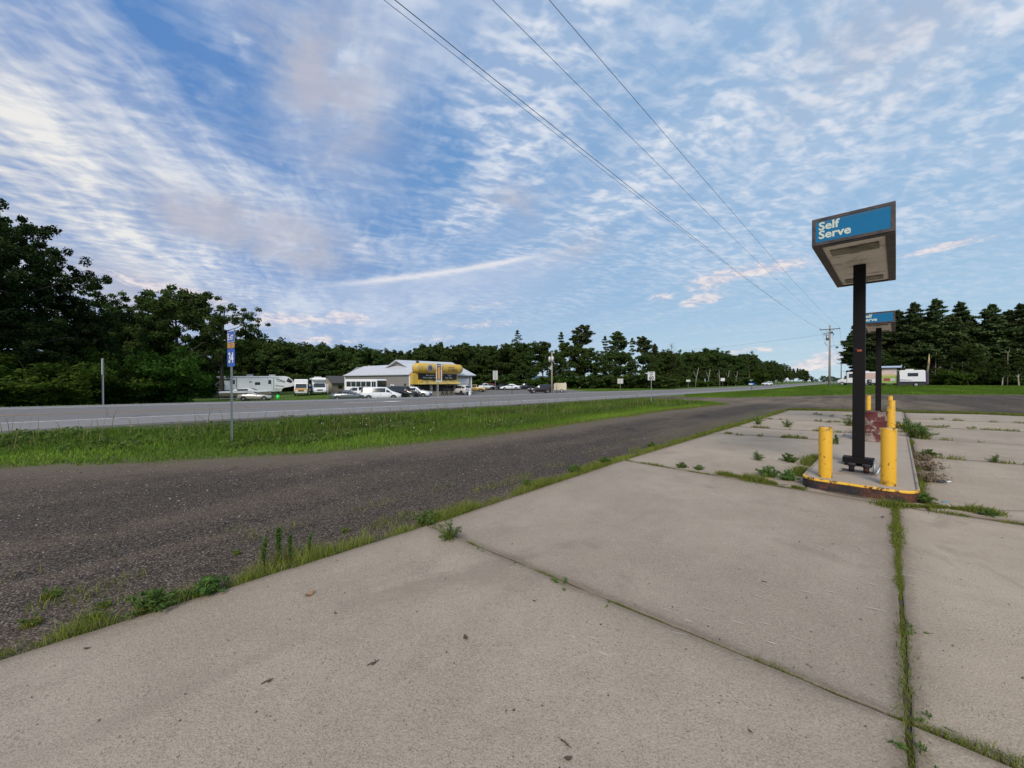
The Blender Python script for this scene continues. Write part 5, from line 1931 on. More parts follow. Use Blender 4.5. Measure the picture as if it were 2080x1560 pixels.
def build_shop():
    X0, Y0 = -16.5, 62.0
    zb = -1.05
    t = thing('shop_building', 'grey metal shop with white roof and big yellow tube sign front', 'building', (X0, Y0, zb), R(ROADANG))
    # local: +x along the road front, +y away from the road
    eave = 3.80
    # side wing (-x): walls
    mb = MB()
    mb.prism([(0, -1.5), (0, eave - .02), (2.4, eave + 1.7), (6.0, eave), (6.0, -1.5)], 0.02, 22.6, 'Y')
    mb.build('wing_wall', M['siding'], t)
    mb = MB()
    # corner trims of the wing and eave fascia
    mb.box((-0.02, 0.0, eave / 2 - .5), (0.16, 0.16, eave + 1)); mb.box((-0.02, 22.62, eave / 2 - .5), (0.16, 0.16, eave + 1))
    mb.box((-0.10, 11.3, eave - 0.05), (0.10, 23.0, 0.22))
    mb.build('trim', M['white'], t)
    # main block
    W_, D = 13.4, 13.0
    ridge = eave + 2.45
    mb = MB()
    mb.prism([(0, -1.5), (0, eave), (D / 2, ridge - .05), (D, eave), (D, -1.5)], 2.0, W_, 'X')
    mb.build('wall', M['siding2'], t)
    # roofs
    th = 0.14
    mb = MB()
    mb.prism([(-0.45, eave - 0.12), (D / 2, ridge), (D + .45, eave - 0.12), (D + .45, eave + .04), (D / 2, ridge + .18), (-0.45, eave + .04)], 1.45, W_ + 0.75, 'X')
    mb.build('roof', M['roof'], t)
    mb = MB()
    bm = mb.bm
    def q(pts): mb.face(pts)
    zr_ = eave + 1.85
    a = -0.28
    q([(a, -0.2, eave + .02), (a, 22.9, eave + .02), (2.4, 19.6, zr_), (2.4, -0.2, zr_)])
    q([(a, 22.9, eave + .02), (6.4, 22.9, eave + .02), (2.4, 19.6, zr_)])
    q([(6.4, 22.9, eave + .02), (6.4, 13.0, eave + .02), (2.4, 13.0, zr_), (2.4, 19.6, zr_)])
    q([(a, 22.9, eave - .1), (a, -0.2, eave - .1), (a, -0.2, eave + .02), (a, 22.9, eave + .02)])
    q([(a, -0.2, eave + .02), (2.4, -0.2, zr_), (2.4, -0.2, zr_ - .2), (a, -0.2, eave - .15)])
    mb.build('wing_roof', M['roof'], t)
    mb = MB(); mb.tube([(2.2, 17.0, eave + .6), (2.2, 17.0, eave + 1.9)], 0.16, 10); mb.build('vent_pipe', M['white_dull'], t)
    mb = MB(); mb.tube([(4.4, 4.2, ridge - 1.0), (4.4, 4.2, ridge - .25)], [0.25, .22], 10); mb.tube([(4.4, 4.2, ridge - .25), (4.4, 4.2, ridge + .1)], [.4, .1], 10); mb.build('roof_vent', M['plastic'], t)
    # front: y = 0 plane faces the road
    fx0, fx1 = 0.15, 9.6
    mb = MB(); mb.box(((fx0 + fx1) / 2, -0.12, 0.45), (fx1 - fx0, 0.22, 1.0))
    for x in (0.45, 4.05, 5.35, 9.25):
        mb.box((x, -0.12, 1.55), (0.5, 0.24, 1.3))
    mb.build('stone_front', M['stone'], t)
    for x0, x1 in ((0.72, 3.8), (5.6, 9.0)):
        fr = MB()
        fr.box(((x0 + x1) / 2, -0.06, 0.99), (x1 - x0, 0.10, 0.07)); fr.box(((x0 + x1) / 2, -0.06, 2.17), (x1 - x0, 0.10, 0.07))
        for x in (x0 + .035, (x0 + x1) / 2, x1 - .035): fr.box((x, -0.06, 1.58), (0.07, 0.10, 1.11))
        f = fr.build('window', M['plastic'], t)
        mb = MB(); mb.box(((x0 + x1) / 2, -0.035, 1.58), (x1 - x0 - .14, 0.03, 1.10)); mb.build('pane', M['shopglass'], f)
    mb = MB(); mb.box((4.70, -0.06, 1.05), (0.80, 0.10, 2.15)); d = mb.build('door', simple('dark_red_door', (0.05, 0.016, 0.014), .4), t)
    mb = MB(); mb.box((4.72, -0.125, 1.35), (0.42, 0.02, 1.2)); mb.build('pane', M['shopglass'], d)
    mb = MB(); mb.box((4.42, -0.14, 1.1), (0.05, 0.05, 0.3)); mb.build('handle', M['chrome'], d)
    mb = MB(); mb.box((4.18, -.25, 1.5), (.22, .02, .3)); mb.build('notice', M['white_sign'], t)
    # awning
    mb = MB()
    mb.prism([(-0.02, 3.05), (-0.02, 2.28), (-1.15, 2.16), (-1.15, 2.26)], 0.9, 9.75, 'X')
    mb.build('awning', M['awning'], t)
    mb = MB(); mb.box((0.55, -0.42, 3.1), (0.95, 0.8, 1.85)); mb.box((1.35, -0.62, 2.55), (0.6, 0.85, 0.75)); mb.build('yellow_leg', M['shop_yellow'], t)
    # banner with two lines
    mb = MB(); mb.box((5.3, -0.48, 3.48), (8.2, 0.06, 0.86)); bn = mb.build('banner', M['banner'], t)
    mb = MB(); mb.box((9.52, -0.3, 3.3), (0.22, .3, 1.3)); mb.build('end_post', M['shop_yellow'], t)
    letters('lettering', 'Boat  Interior  Repair   Auto           Repair', 0.34, M['white_sign'], bn, (5.5, -0.515, 3.58), (R(90), 0, 0), align='CENTER', thick=.004, sx=.92, bold=.006)
    letters('lettering', 'Motor  Repair  Upholstery          Tops  Seats', 0.34, M['white_sign'], bn, (5.3, -0.515, 3.17), (R(90), 0, 0), align='CENTER', thick=.004, sx=.98, bold=.006)
    # tube sign with rounded ends
    mb = MB()
    r = 0.84
    pts, rads = [], []
    for k in range(7):
        th_ = R(90 * k / 6)
        pts.append((0.15 + 0.75 * (1 - math.sin(math.pi / 2 - th_) if False else math.sin(0)) + 0.75 * (1 - math.cos(th_)), -0.75, 4.80)); rads.append(max(0.02, r * math.sin(th_)))
    pts = [(0.10 + 0.8 * (1 - math.cos(R(90 * k / 6))), -0.75, 4.80) for k in range(7)] + [(9.6 + 0.8 * math.sin(R(90 * k / 6)), -0.75, 4.80) for k in range(7)]
    rads = [max(0.02, r * math.sin(R(90 * k / 6))) for k in range(7)] + [max(.02, r * math.cos(R(90 * k / 6))) for k in range(7)]
    mb.tube(pts, rads, 24)
    ts = mb.build('tube_sign', M['shop_yellow'], t)
    dk = simple('dark_brown_lettering', (0.10, 0.05, 0.012), .6)
    letters('lettering', '218     2-3833', 0.66, dk, ts, (4.35, -1.655, 4.36), (R(80), 0, 0), thick=.01, sx=1.0, bold=.012, spacing=1.12)
    letters('lettering', 'Upholstery             Canvas Shop', 0.26, simple('rust_red_lettering', (.28, .10, .02), .6), ts, (4.45, -1.68, 5.03), (R(92), 0, 0), thick=.008, sx=1.0, bold=.006)
    # round emblem, a plain grey disc with a darker centre
    mb = MB()
    mb.tube([(2.75, -1.60, 4.83), (2.75, -1.74, 4.83)], [0.62, 0.58], 24)
    mb.build('emblem', simple('grey_emblem', (0.36, 0.35, 0.33), .6), ts)
    mb = MB(); mb.tube([(2.75, -1.74, 4.80), (2.75, -1.80, 4.80)], [0.44, 0.36], 20); mb.build('emblem_centre', simple('dark_emblem', (0.11, 0.10, 0.13), .6, vary=.5), ts)
    # garage door at right
    mb = MB(); mb.box((11.2, -0.05, 1.55), (2.5, 0.08, 3.1)); mb.build('garage_door', M['door_white'], t)
    mb = MB(); mb.box((9.86, -0.08, 1.6), (.14, .14, 3.3)); mb.box((12.52, -0.08, 1.6), (.1, .1, 3.3)); mb.box((13.35, -0.04, 1.6), (.14, .14, 3.9)); mb.build('door_trim', M['white'], t)
    # side wall: white framed window and lamp
    mb = MB(); mb.box((-0.06, 5.1, 1.65), (0.10, 1.0, 0.95)); w = mb.build('side_window', M['white'], t)
    mb = MB(); mb.box((-0.125, 5.1, 1.65), (0.04, 0.6, 0.55)); mb.build('pane', M['shopglass'], w)
    mb = MB(); mb.box((-0.1, 1.2, 2.1), (0.15, 0.25, 0.35)); mb.build('wall_lamp', M['plastic'], t)
    # bench/planters at the foot of the window
    for k, x in enumerate((6.2, 7.1, 8.1)):
        q = thing('planter', ['dark tub planter at left under the shop window', 'dark tub planter in the middle under the shop window', 'dark tub planter at right under the shop window'][k], 'planter',
                  Matrix.Translation((X0, Y0, zb)) @ Matrix.Rotation(R(ROADANG), 4, 'Z') @ Vector((x, -0.55, 0.12)), 0)
        mb = MB(); mb.tube([(0, 0, -.3), (0, 0, .45)], [.22, .27], 12); mb.build('tub', M['plastic'], q)
        mb = MB()
        for j in range(9): mb.tube([(0, 0, .45), (math.cos(j * .7) * .2, math.sin(j * .7) * .2, .7 + .1 * (j % 3))], [.02, .03], 4)
        mb.build('leaves', M['leaf'], q)


build_shop()


def gable_house(name, label, cat, loc, rz, w, d, h, rise, wall, roof, door=True, over=0.3):
    t = thing(name, label, cat, loc, rz)
    mb = MB(); mb.prism([(-w / 2, -1.0), (-w / 2, h), (0, h + rise - .03), (w / 2, h), (w / 2, -1.0)], -d / 2, d / 2, 'Y'); mb.build('wall', wall, t)
    k = rise / (w / 2)
    mb = MB(); mb.prism([(-w / 2 - over, h - over * k), (0, h + rise), (w / 2 + over, h - over * k), (w / 2 + over, h - over * k + .14), (0, h + rise + .15), (-w / 2 - over, h - over * k + .14)], -d / 2 - over, d / 2 + over, 'Y'); mb.build('roof', roof, t)
    if door:
        mb = MB(); mb.box((0, -d / 2 - .03, h * .42), (w * .28, .05, h * .84)); mb.build('door', M['white_dull'], t)
        mb = MB(); mb.box((w / 2 + .03, 0, h * .55), (.05, d * .25, h * .3)); mb.build('window', M['shopglass'], t)
    return t


M['shingle'] = simple('grey_shingles', (0.085, 0.08, 0.08), .9, vary=.25, scale=4)
M['tan_board'] = simple('tan_board', (0.30, 0.25, 0.18), .85, vary=.15)
M['blue_metal'] = simple('pale_blue_metal_roof', (0.36, 0.44, 0.55), .45, vary=.06)
gable_house('garden_shed', 'small tan shed with dark shingle roof left of the grey shop', 'shed', at(683, 82), R(-28), 2.6, 4.2, 2.2, 1.2, M['tan_board'], M['shingle'])
gable_house('white_shed', 'low building with pale blue metal roof under the dark trees', 'shed', at(218, 55), R(75), 4.6, 3.4, 1.7, 1.35, M['tan_board'], M['blue_metal'])
gable_house('house', 'low grey house with pale roof half hidden behind the yard trees', 'house', at(1052, 128), R(80), 6, 8, 2.6, 2.0, M['siding'], simple('pale_grey_roof', (.34, .36, .38), .6))
gable_house('house', 'blue roofed low shed behind the dark parked cars', 'house', at(1083, 122), R(110), 7, 9, 1.6, 1.9, M['siding'], M['blue_metal'])
gable_house('white_hut', 'white hut glimpsed between trunks behind the grassy knoll, left one', 'shed', at(1172, 112), R(30), 3.5, 4.5, 2.0, .7, M['white_dull'], M['white_dull'], door=False)
gable_house('white_hut', 'white hut with dark opening behind the grassy knoll, right one', 'shed', at(1195, 112), R(20), 3.0, 4.5, 2.1, .8, M['white_dull'], M['white_dull'])


# ------------------------------------------------------------------ vehicles
def paint(name, col, rough=0.22, metal=0.0):
    m, nt, b = mat_new(name)
    n = nt.noise(nt.obj(), 1.3, 3, 0.5)
    nt.put(b.inputs['Base Color'], nt.mix(n, tuple(k * .93 for k in col), tuple(min(1, k * 1.05) for k in col)))
    b.inputs['Roughness'].default_value = rough
    b.inputs['Metallic'].default_value = metal
    b.inputs['Coat Weight'].default_value = 0.6
    b.inputs['Coat Roughness'].default_value = 0.08
    return m


CP = {'silver': paint('silver_car_paint', (0.50, 0.47, 0.43), .3, .35), 'grey': paint('dark_grey_car_paint', (0.11, 0.125, 0.14), .28, .3), 'white': paint('white_car_paint', (0.74, 0.76, 0.78)),
      'black': paint('black_car_paint', (0.010, 0.011, 0.013)), 'pearl': paint('pale_silver_car_paint', (0.62, 0.61, 0.59), .3, .1), 'gold': paint('tan_gold_paint', (0.36, 0.25, 0.06), .4),
      'red': paint('dark_red_car_paint', (0.18, 0.03, 0.03)), 'blueblack': paint('blue_black_car_paint', (0.018, 0.02, 0.03)), 'maroon': paint('black_maroon_car_paint', (0.022, 0.012, 0.016))}

# stations: x, z bottom, belt, roof, half width, half roof width (front is +x)
PROF = {
    'sedan': dict(st=[(2.38, .34, .60, .60, .62, .55), (2.22, .24, .68, .70, .80, .70), (1.55, .21, .82, .87, .89, .78), (0.85, .20, .90, .97, .90, .72), (0.05, .20, .93, 1.42, .90, .58), (-0.75, .20, .94, 1.44, .90, .58), (-1.55, .20, .95, 1.10, .89, .62), (-2.1, .24, .96, 1.00, .84, .70), (-2.36, .36, .70, .72, .68, .6)], wh=(1.42, -1.38, .325)),
    'coupe': dict(st=[(2.2, .32, .55, .55, .60, .55), (2.05, .22, .63, .65, .78, .68), (1.4, .20, .76, .80, .87, .76), (0.55, .19, .84, .90, .88, .70), (-0.15, .19, .87, 1.27, .88, .56), (-0.75, .19, .88, 1.28, .88, .56), (-1.35, .20, .90, 1.00, .87, .60), (-1.95, .24, .88, .92, .80, .68), (-2.15, .36, .62, .64, .66, .6)], wh=(1.32, -1.25, .32)),
    'minivan': dict(st=[(2.55, .34, .66, .66, .66, .6), (2.40, .26, .80, .82, .86, .74), (1.85, .24, .95, 1.04, .95, .82), (1.50, .23, .99, 1.16, .97, .78), (0.65, .22, 1.02, 1.72, .98, .70), (-1.2, .22, 1.04, 1.76, .98, .72), (-2.2, .23, 1.05, 1.70, .96, .72), (-2.48, .26, 1.04, 1.18, .94, .80), (-2.56, .40, .80, .82, .84, .7)], wh=(1.60, -1.48, .345)),
    'suv': dict(st=[(2.30, .42, .72, .72, .68, .6), (2.18, .32, .90, .92, .86, .76), (1.45, .28, 1.02, 1.08, .92, .80), (0.95, .27, 1.06, 1.13, .93, .74), (0.25, .27, 1.08, 1.66, .93, .66), (-1.4, .27, 1.10, 1.70, .93, .67), (-2.05, .28, 1.12, 1.62, .91, .66), (-2.28, .32, 1.06, 1.14, .88, .74), (-2.33, .46, .80, .82, .8, .7)], wh=(1.40, -1.35, .36)),
    'boxsuv': dict(st=[(2.15, .50, .80, .80, .74, .68), (2.05, .42, 1.04, 1.06, .86, .80), (0.95, .38, 1.12, 1.16, .90, .82), (0.75, .37, 1.14, 1.20, .92, .78), (0.40, .36, 1.15, 1.82, .92, .76), (-1.6, .36, 1.16, 1.84, .92, .76), (-2.02, .37, 1.16, 1.78, .91, .75), (-2.10, .42, 1.10, 1.20, .9, .82), (-2.14, .5, .8, .82, .85, .8)], wh=(1.32, -1.28, .39)),
    'pickup': dict(st=[(2.75, .44, .80, .80, .72, .66), (2.62, .36, 1.00, 1.02, .92, .84), (1.55, .34, 1.10, 1.15, .98, .86), (1.15, .33, 1.12, 1.20, .98, .80), (0.55, .33, 1.14, 1.80, .98, .68), (-0.55, .33, 1.14, 1.80, .98, .68), (-0.75, .33, 1.14, 1.16, .98, .90), (-2.65, .36, 1.14, 1.15, .97, .92), (-2.75, .45, 1.10, 1.12, .95, .9)], wh=(1.75, -1.65, .40)),
}


def wheel(parent, x, y, r, rim='rim'):
    w = 0.22
    s = 1 if y > 0 else -1
    mb = MB()
    seg = 22
    prof = [(r * .64, -w / 2), (r * .94, -w / 2), (r, -w / 2 + .035), (r, w / 2 - .035), (r * .94, w / 2), (r * .64, w / 2)]
    rings = [[mb.bm.verts.new((x + rr * math.cos(2 * math.pi * k / seg), y + yy, r + rr * math.sin(2 * math.pi * k / seg))) for k in range(seg)] for rr, yy in prof]
    for A, B in zip(rings, rings[1:]):
        for k in range(seg):
            f = mb.bm.faces.new((A[k], A[(k + 1) % seg], B[(k + 1) % seg], B[k])); f.smooth = True
    o = mb.build('wheel', M['rubber'], parent)
    mb = MB()
    mb.tube([(x, y + s * .05, r), (x, y + s * .095, r)], [r * .64, r * .60], 18)
    mb.tube([(x, y + s * .095, r), (x, y + s * .112, r)], [r * .2, r * .17], 10)
    for k in range(5):
        a = 2 * math.pi * k / 5
        mb.box((x + math.cos(a) * r * .38, y + s * .10, r + math.sin(a) * r * .38), (r * .46, .02, r * .14), Matrix.Rotation(-a, 4, 'Y'))
    mb.build('rim', M[rim], o)


def vehicle(name, label, cat, kind, col, loc, heading, scale=1.0, rim='rim', detail=True, sink=0.0, group=None):
    P = PROF[kind]
    st = P['st']
    t = thing(name, label, cat, Vector(loc) + Vector((0, 0, -sink)), R(heading), group)
    t.scale = (scale,) * 3
    mb = MB()
    bm = mb.bm

    def ring(s):
        x, zb, be, ro, hw, hr = s
        return [(x, -hw * .80, zb), (x, -hw * .97, zb + .10), (x, -hw, (zb + be) * .5 + .05), (x, -hw * .965, be), (x, -hr, ro - .05 if ro - be > .25 else ro - .01), (x, -hr * .80, ro),
                (x, 0, ro + .015), (x, hr * .80, ro), (x, hr, ro - .05 if ro - be > .25 else ro - .01), (x, hw * .965, be), (x, hw, (zb + be) * .5 + .05), (x, hw * .97, zb + .10), (x, hw * .80, zb)]
    rings = [[bm.verts.new(p) for p in ring(s)] for s in st]
    n = len(rings[0])
    for A, B in zip(rings, rings[1:]):
        for k in range(n):
            f = bm.faces.new((A[k], A[(k + 1) % n], B[(k + 1) % n], B[k])); f.smooth = True
    bm.faces.new(rings[0]); bm.faces.new(rings[-1][::-1])
    xf, xr, r = P['wh']
    mb.mi = 1
    hwm = max(s[4] for s in st)
    for x in (xf, xr):
        for s in (-1, 1):
            mb.tube([(x, s * (hwm - .25), r + .02), (x, s * (hwm + .004), r + .02)], r * 1.17, 18)
    # sill and bumper trim
    L0, L1 = st[-1][0], st[0][0]
    for s in (-1, 1):
        mb.box(((xf + xr) / 2, s * hwm * .975, .27), (xf - xr - r * 2.4, .05, .10))
        for x in (xf - r * 1.55, (xf + xr) / 2 - .1, xr + r * 1.4):
            mb.box((x, s * (hwm + .0005), .62), (.014, .01, .55))
    mb.box((L1 - .02, 0, .44), (.10, st[0][4] * 1.7, .14)); mb.box((L1 - .01, 0, .60), (.06, st[0][4] * 1.1, .12))
    mb.box((L0 + .02, 0, .46), (.08, st[-1][4] * 1.7, .12))
    body = mb.build('body', [col if not isinstance(col, str) else CP[col], M['plastic']], t)
    # glass, a pane per bay, standing 6 mm proud
    gh = [i for i, s in enumerate(st) if s[3] - s[2] > .3]

    def side_pt(i, f, s):
        x, zb, be, ro, hw, hr = st[i]
        tz = ro - .07 if ro - be > .25 else ro
        return Vector((x, s * (hw * .965 + (hr - hw * .965) * f + .008), be + (tz - be) * f + .0))
    for s in (-1, 1):
        mb = MB()
        a, b = gh[0] - 1, gh[-1] + 1
        for i in range(a, b):
            A0, A1, B0, B1 = side_pt(i, .08, s), side_pt(i, .92, s), side_pt(i + 1, .08, s), side_pt(i + 1, .92, s)
            if kind == 'pickup' and i >= 5: continue
            m0, m1 = (.16 if i == a else .04), (.86 if i + 1 == b else .96)
            q = [A0.lerp(B0, m0), A0.lerp(B0, m1), A1.lerp(B1, m1), A1.lerp(B1, m0)]
            mb.face(q if s < 0 else q[::-1])
        mb.build('side_window', M['glass'], t)

    def top_pane(nm, i, j, f0, f1):
        A, B = st[i], st[j]
        def pt(f, y):
            x = A[0] + (B[0] - A[0]) * f
            z = A[3] + (B[3] - A[3]) * f + .018
            hw = A[5] + (B[5] - A[5]) * f
            return (x, y * hw * .86, z)
        mb = MB(); mb.face([pt(f0, -1), pt(f1, -1), pt(f1, 1), pt(f0, 1)]); mb.build(nm, M['glass'], t)
    top_pane('windshield', gh[0] - 1, gh[0], .10, .93)
    top_pane('rear_window', gh[-1], gh[-1] + 1, .10, .85)
    for x in (xf, xr):
        for s in (-1, 1):
            wheel(t, x, s * (hwm - .105), r, rim)
    hb = st[1]
    for s in (-1, 1):
        mb = MB(); mb.box((hb[0] + .03, s * hb[4] * .72, hb[2] - .05), (.16, .30, .14), bev=.03); mb.build('headlight', M['lamp'], t)
        rb = st[-2]
        mb = MB(); mb.box((rb[0] - .03, s * rb[4] * .78, rb[2] - .12), (.12, .22, .22), bev=.03); mb.build('taillight', M['redlamp'], t)
        g = st[gh[0] - 1]
        mb = MB(); mb.box((g[0] - .25, s * (g[4] + .09), g[2] + .10), (.12, .18, .14), bev=.03); mb.build('mirror', body.data.materials[0], t)
    return t


GC_ = 'cars parked across the highway'
vehicle('parked_car', 'silver coupe parked in front of the long white trailer', 'car', 'coupe', 'silver', at(519, 57), 16, 1.02, group=GC_)
vehicle('parked_car', 'dark grey sedan at the left end of the row before the shop', 'car', 'sedan', 'grey', at(711, 50, .12), 14, 1.0, group=GC_)
vehicle('pickup_truck', 'white pickup partly hidden behind the dark grey sedan', 'pickup', 'pickup', 'white', at(727, 59), 165, .95, group=GC_)
vehicle('minivan', 'white minivan parked beside the dark grey sedan', 'minivan', 'minivan', 'white', at(775, 51, .1), 12, 1.0, group=GC_)
vehicle('parked_car', 'black boxy off-roader parked right of the white minivan', 'car', 'boxsuv', 'black', at(822, 55, .0), -4, 1.0, group=GC_)
vehicle('parked_car', 'white car nosing out behind the black boxy off-roader', 'car', 'suv', 'white', at(846, 58, .0), -8, .98, group=GC_)
vehicle('parked_car', 'pale silver crossover parked by the white garage door', 'car', 'suv', 'pearl', at(934, 69), 140, 1.0, 'darkrim', group=GC_)
vehicle('pickup_truck', 'tan gold pickup behind the pale silver crossover', 'pickup', 'pickup', 'gold', at(965, 84), 170, .9, group=GC_)
vehicle('pickup_truck', 'white pickup in the back row left of the red car', 'pickup', 'pickup', 'white', at(984, 98), 215, .95, group=GC_)
vehicle('parked_car', 'dark red car in the back row behind the pale sign', 'car', 'suv', 'red', at(998, 100), 20, 1.0, group=GC_)
vehicle('parked_car', 'black car in the back row left of the white patrol style car', 'car', 'suv', 'black', at(1017, 99), 200, 1.0, group=GC_)
vehicle('parked_car', 'white sedan in the back row of the parking yard', 'car', 'sedan', 'white', at(1035, 96), 192, 1.05, group=GC_)
vehicle('parked_car', 'dark hatchback right of the white sedan in the back row', 'car', 'minivan', 'blueblack', at(1053, 101), 200, .9, group=GC_)
vehicle('parked_car', 'dark wagon at the right end of the back row', 'car', 'suv', 'blueblack', at(1067, 99), 185, 1.0, group=GC_)
vehicle('parked_car', 'black sport utility parked before the pole with two cans', 'car', 'suv', 'maroon', at(1097, 75), 187, 1.0, group=GC_)
vehicle('parked_car', 'white car far away by the rounded bush along the highway', 'car', 'suv', 'white', at(1558, 180), 200, 1.1, group=GC_)


def slab_panel(mb, x0, x1, z0, z1, y):
    mb.box(((x0 + x1) / 2, y, (z0 + z1) / 2), (x1 - x0, .03, z1 - z0))


# long fifth-wheel trailer; front (nose) at +x, right side (-y) faces the camera
def long_trailer():
    t = thing('travel_trailer', 'long white fifth wheel trailer with dark nose window', 'trailer', at(520, 71), R(36))
    t.scale = (1.06, 1.03, 1.05)
    Lh = 5.6
    mb = MB()
    prof = [(-Lh, .75), (-Lh - .05, 3.25), (-Lh + .35, 3.42), (3.6, 3.50), (4.2, 3.50), (4.9, 3.30), (5.5, 2.75), (5.85, 2.05), (5.75, 1.75), (5.1, 1.55), (4.05, 1.50), (3.75, 1.25), (3.6, .72)]
    mb.prism(prof, -1.25, 1.25, 'Y', bev=.07)
    mb.build('body', M['white'], t)
    mb = MB()
    mb.box((-1.2, 0, .58), (8.8, 2.2, .28)); mb.build('chassis', M['plastic'], t)
    mb = MB()
    slab_panel(mb, -Lh + .1, 3.4, 3.16, 3.22, -1.255)
    slab_panel(mb, -Lh, -Lh + 2.0, 2.72, 2.95, -1.255)
    slab_panel(mb, -Lh, -Lh + 1.9, .95, 1.08, -1.255)
    for x in (-2.75, 2.55, 1.62): slab_panel(mb, x - .03, x + .03, .95, 3.16, -1.256)
    mb.prism([(2.8, 1.72), (4.1, 1.62), (4.1, 1.72), (2.8, 1.86)], -1.27, -1.25, 'Y')
    mb.prism([(2.9, 2.95), (4.2, 2.45), (4.3, 2.55), (3.0, 3.05)], -1.27, -1.25, 'Y')
    mb.prism([(3.0, 2.62), (4.3, 2.30), (4.3, 2.36), (3.0, 2.72)], -1.27, -1.25, 'Y')
    mb.build('stripes', M['plastic'], t)
    mb = MB(); slab_panel(mb, 2.65, 3.75, .80, 1.35, -1.26); mb.build('hatch', M['white_dull'], t)
    for x in (-3.2, 1.95):
        mb = MB(); slab_panel(mb, x - .36, x + .36, 1.0, 3.0, -1.268); d = mb.build('door', M['white'], t)
        mb = MB(); slab_panel(mb, x - .22, x + .22, 2.1, 2.8, -1.285); mb.build('pane', M['glass'], d)
        mb = MB(); mb.box((x + .28, -1.29, 1.9), (.06, .04, .16)); mb.build('handle', M['plastic'], d)
    for x0, x1, z0, z1 in ((-.2, .55, 1.95, 2.42), (-1.0, -.65, 2.4, 2.55)):
        mb = MB(); slab_panel(mb, x0, x1, z0, z1, -1.262); mb.build('window', M['glass'], t)
    for y0 in (-1.0,):
        mb = MB()
        mb.face([(4.86, -1.0, 3.36), (5.50, -.95, 2.80), (5.86, -.75, 2.12), (5.86, .75, 2.12), (5.50, .95, 2.80), (4.86, 1.0, 3.36)])
        o = mb.build('nose_window', M['glass'], t); o.location = (.02, 0, .02)
    mb = MB(); mb.face([(4.75, -1.285, 3.2), (4.45, -1.285, 2.55), (5.15, -1.285, 2.25), (5.45, -1.285, 2.62)]); mb.build('nose_side_window', M['glass'], t)
    for x in (-.9, 2.4):
        mb = MB(); mb.box((x, 0, 3.62), (.95, .8, .26), bev=.06); mb.build('roof_unit', M['white_dull'], t)
    for x in (-1.6, -.6):
        for y in (-1.12, 1.12):
            wheel(t, x, y, .38)
    for y in (-.9, .9):
        mb = MB(); mb.box((3.4, y, .35), (.1, .1, .75)); mb.build('leg', M['plastic'], t)


long_trailer()


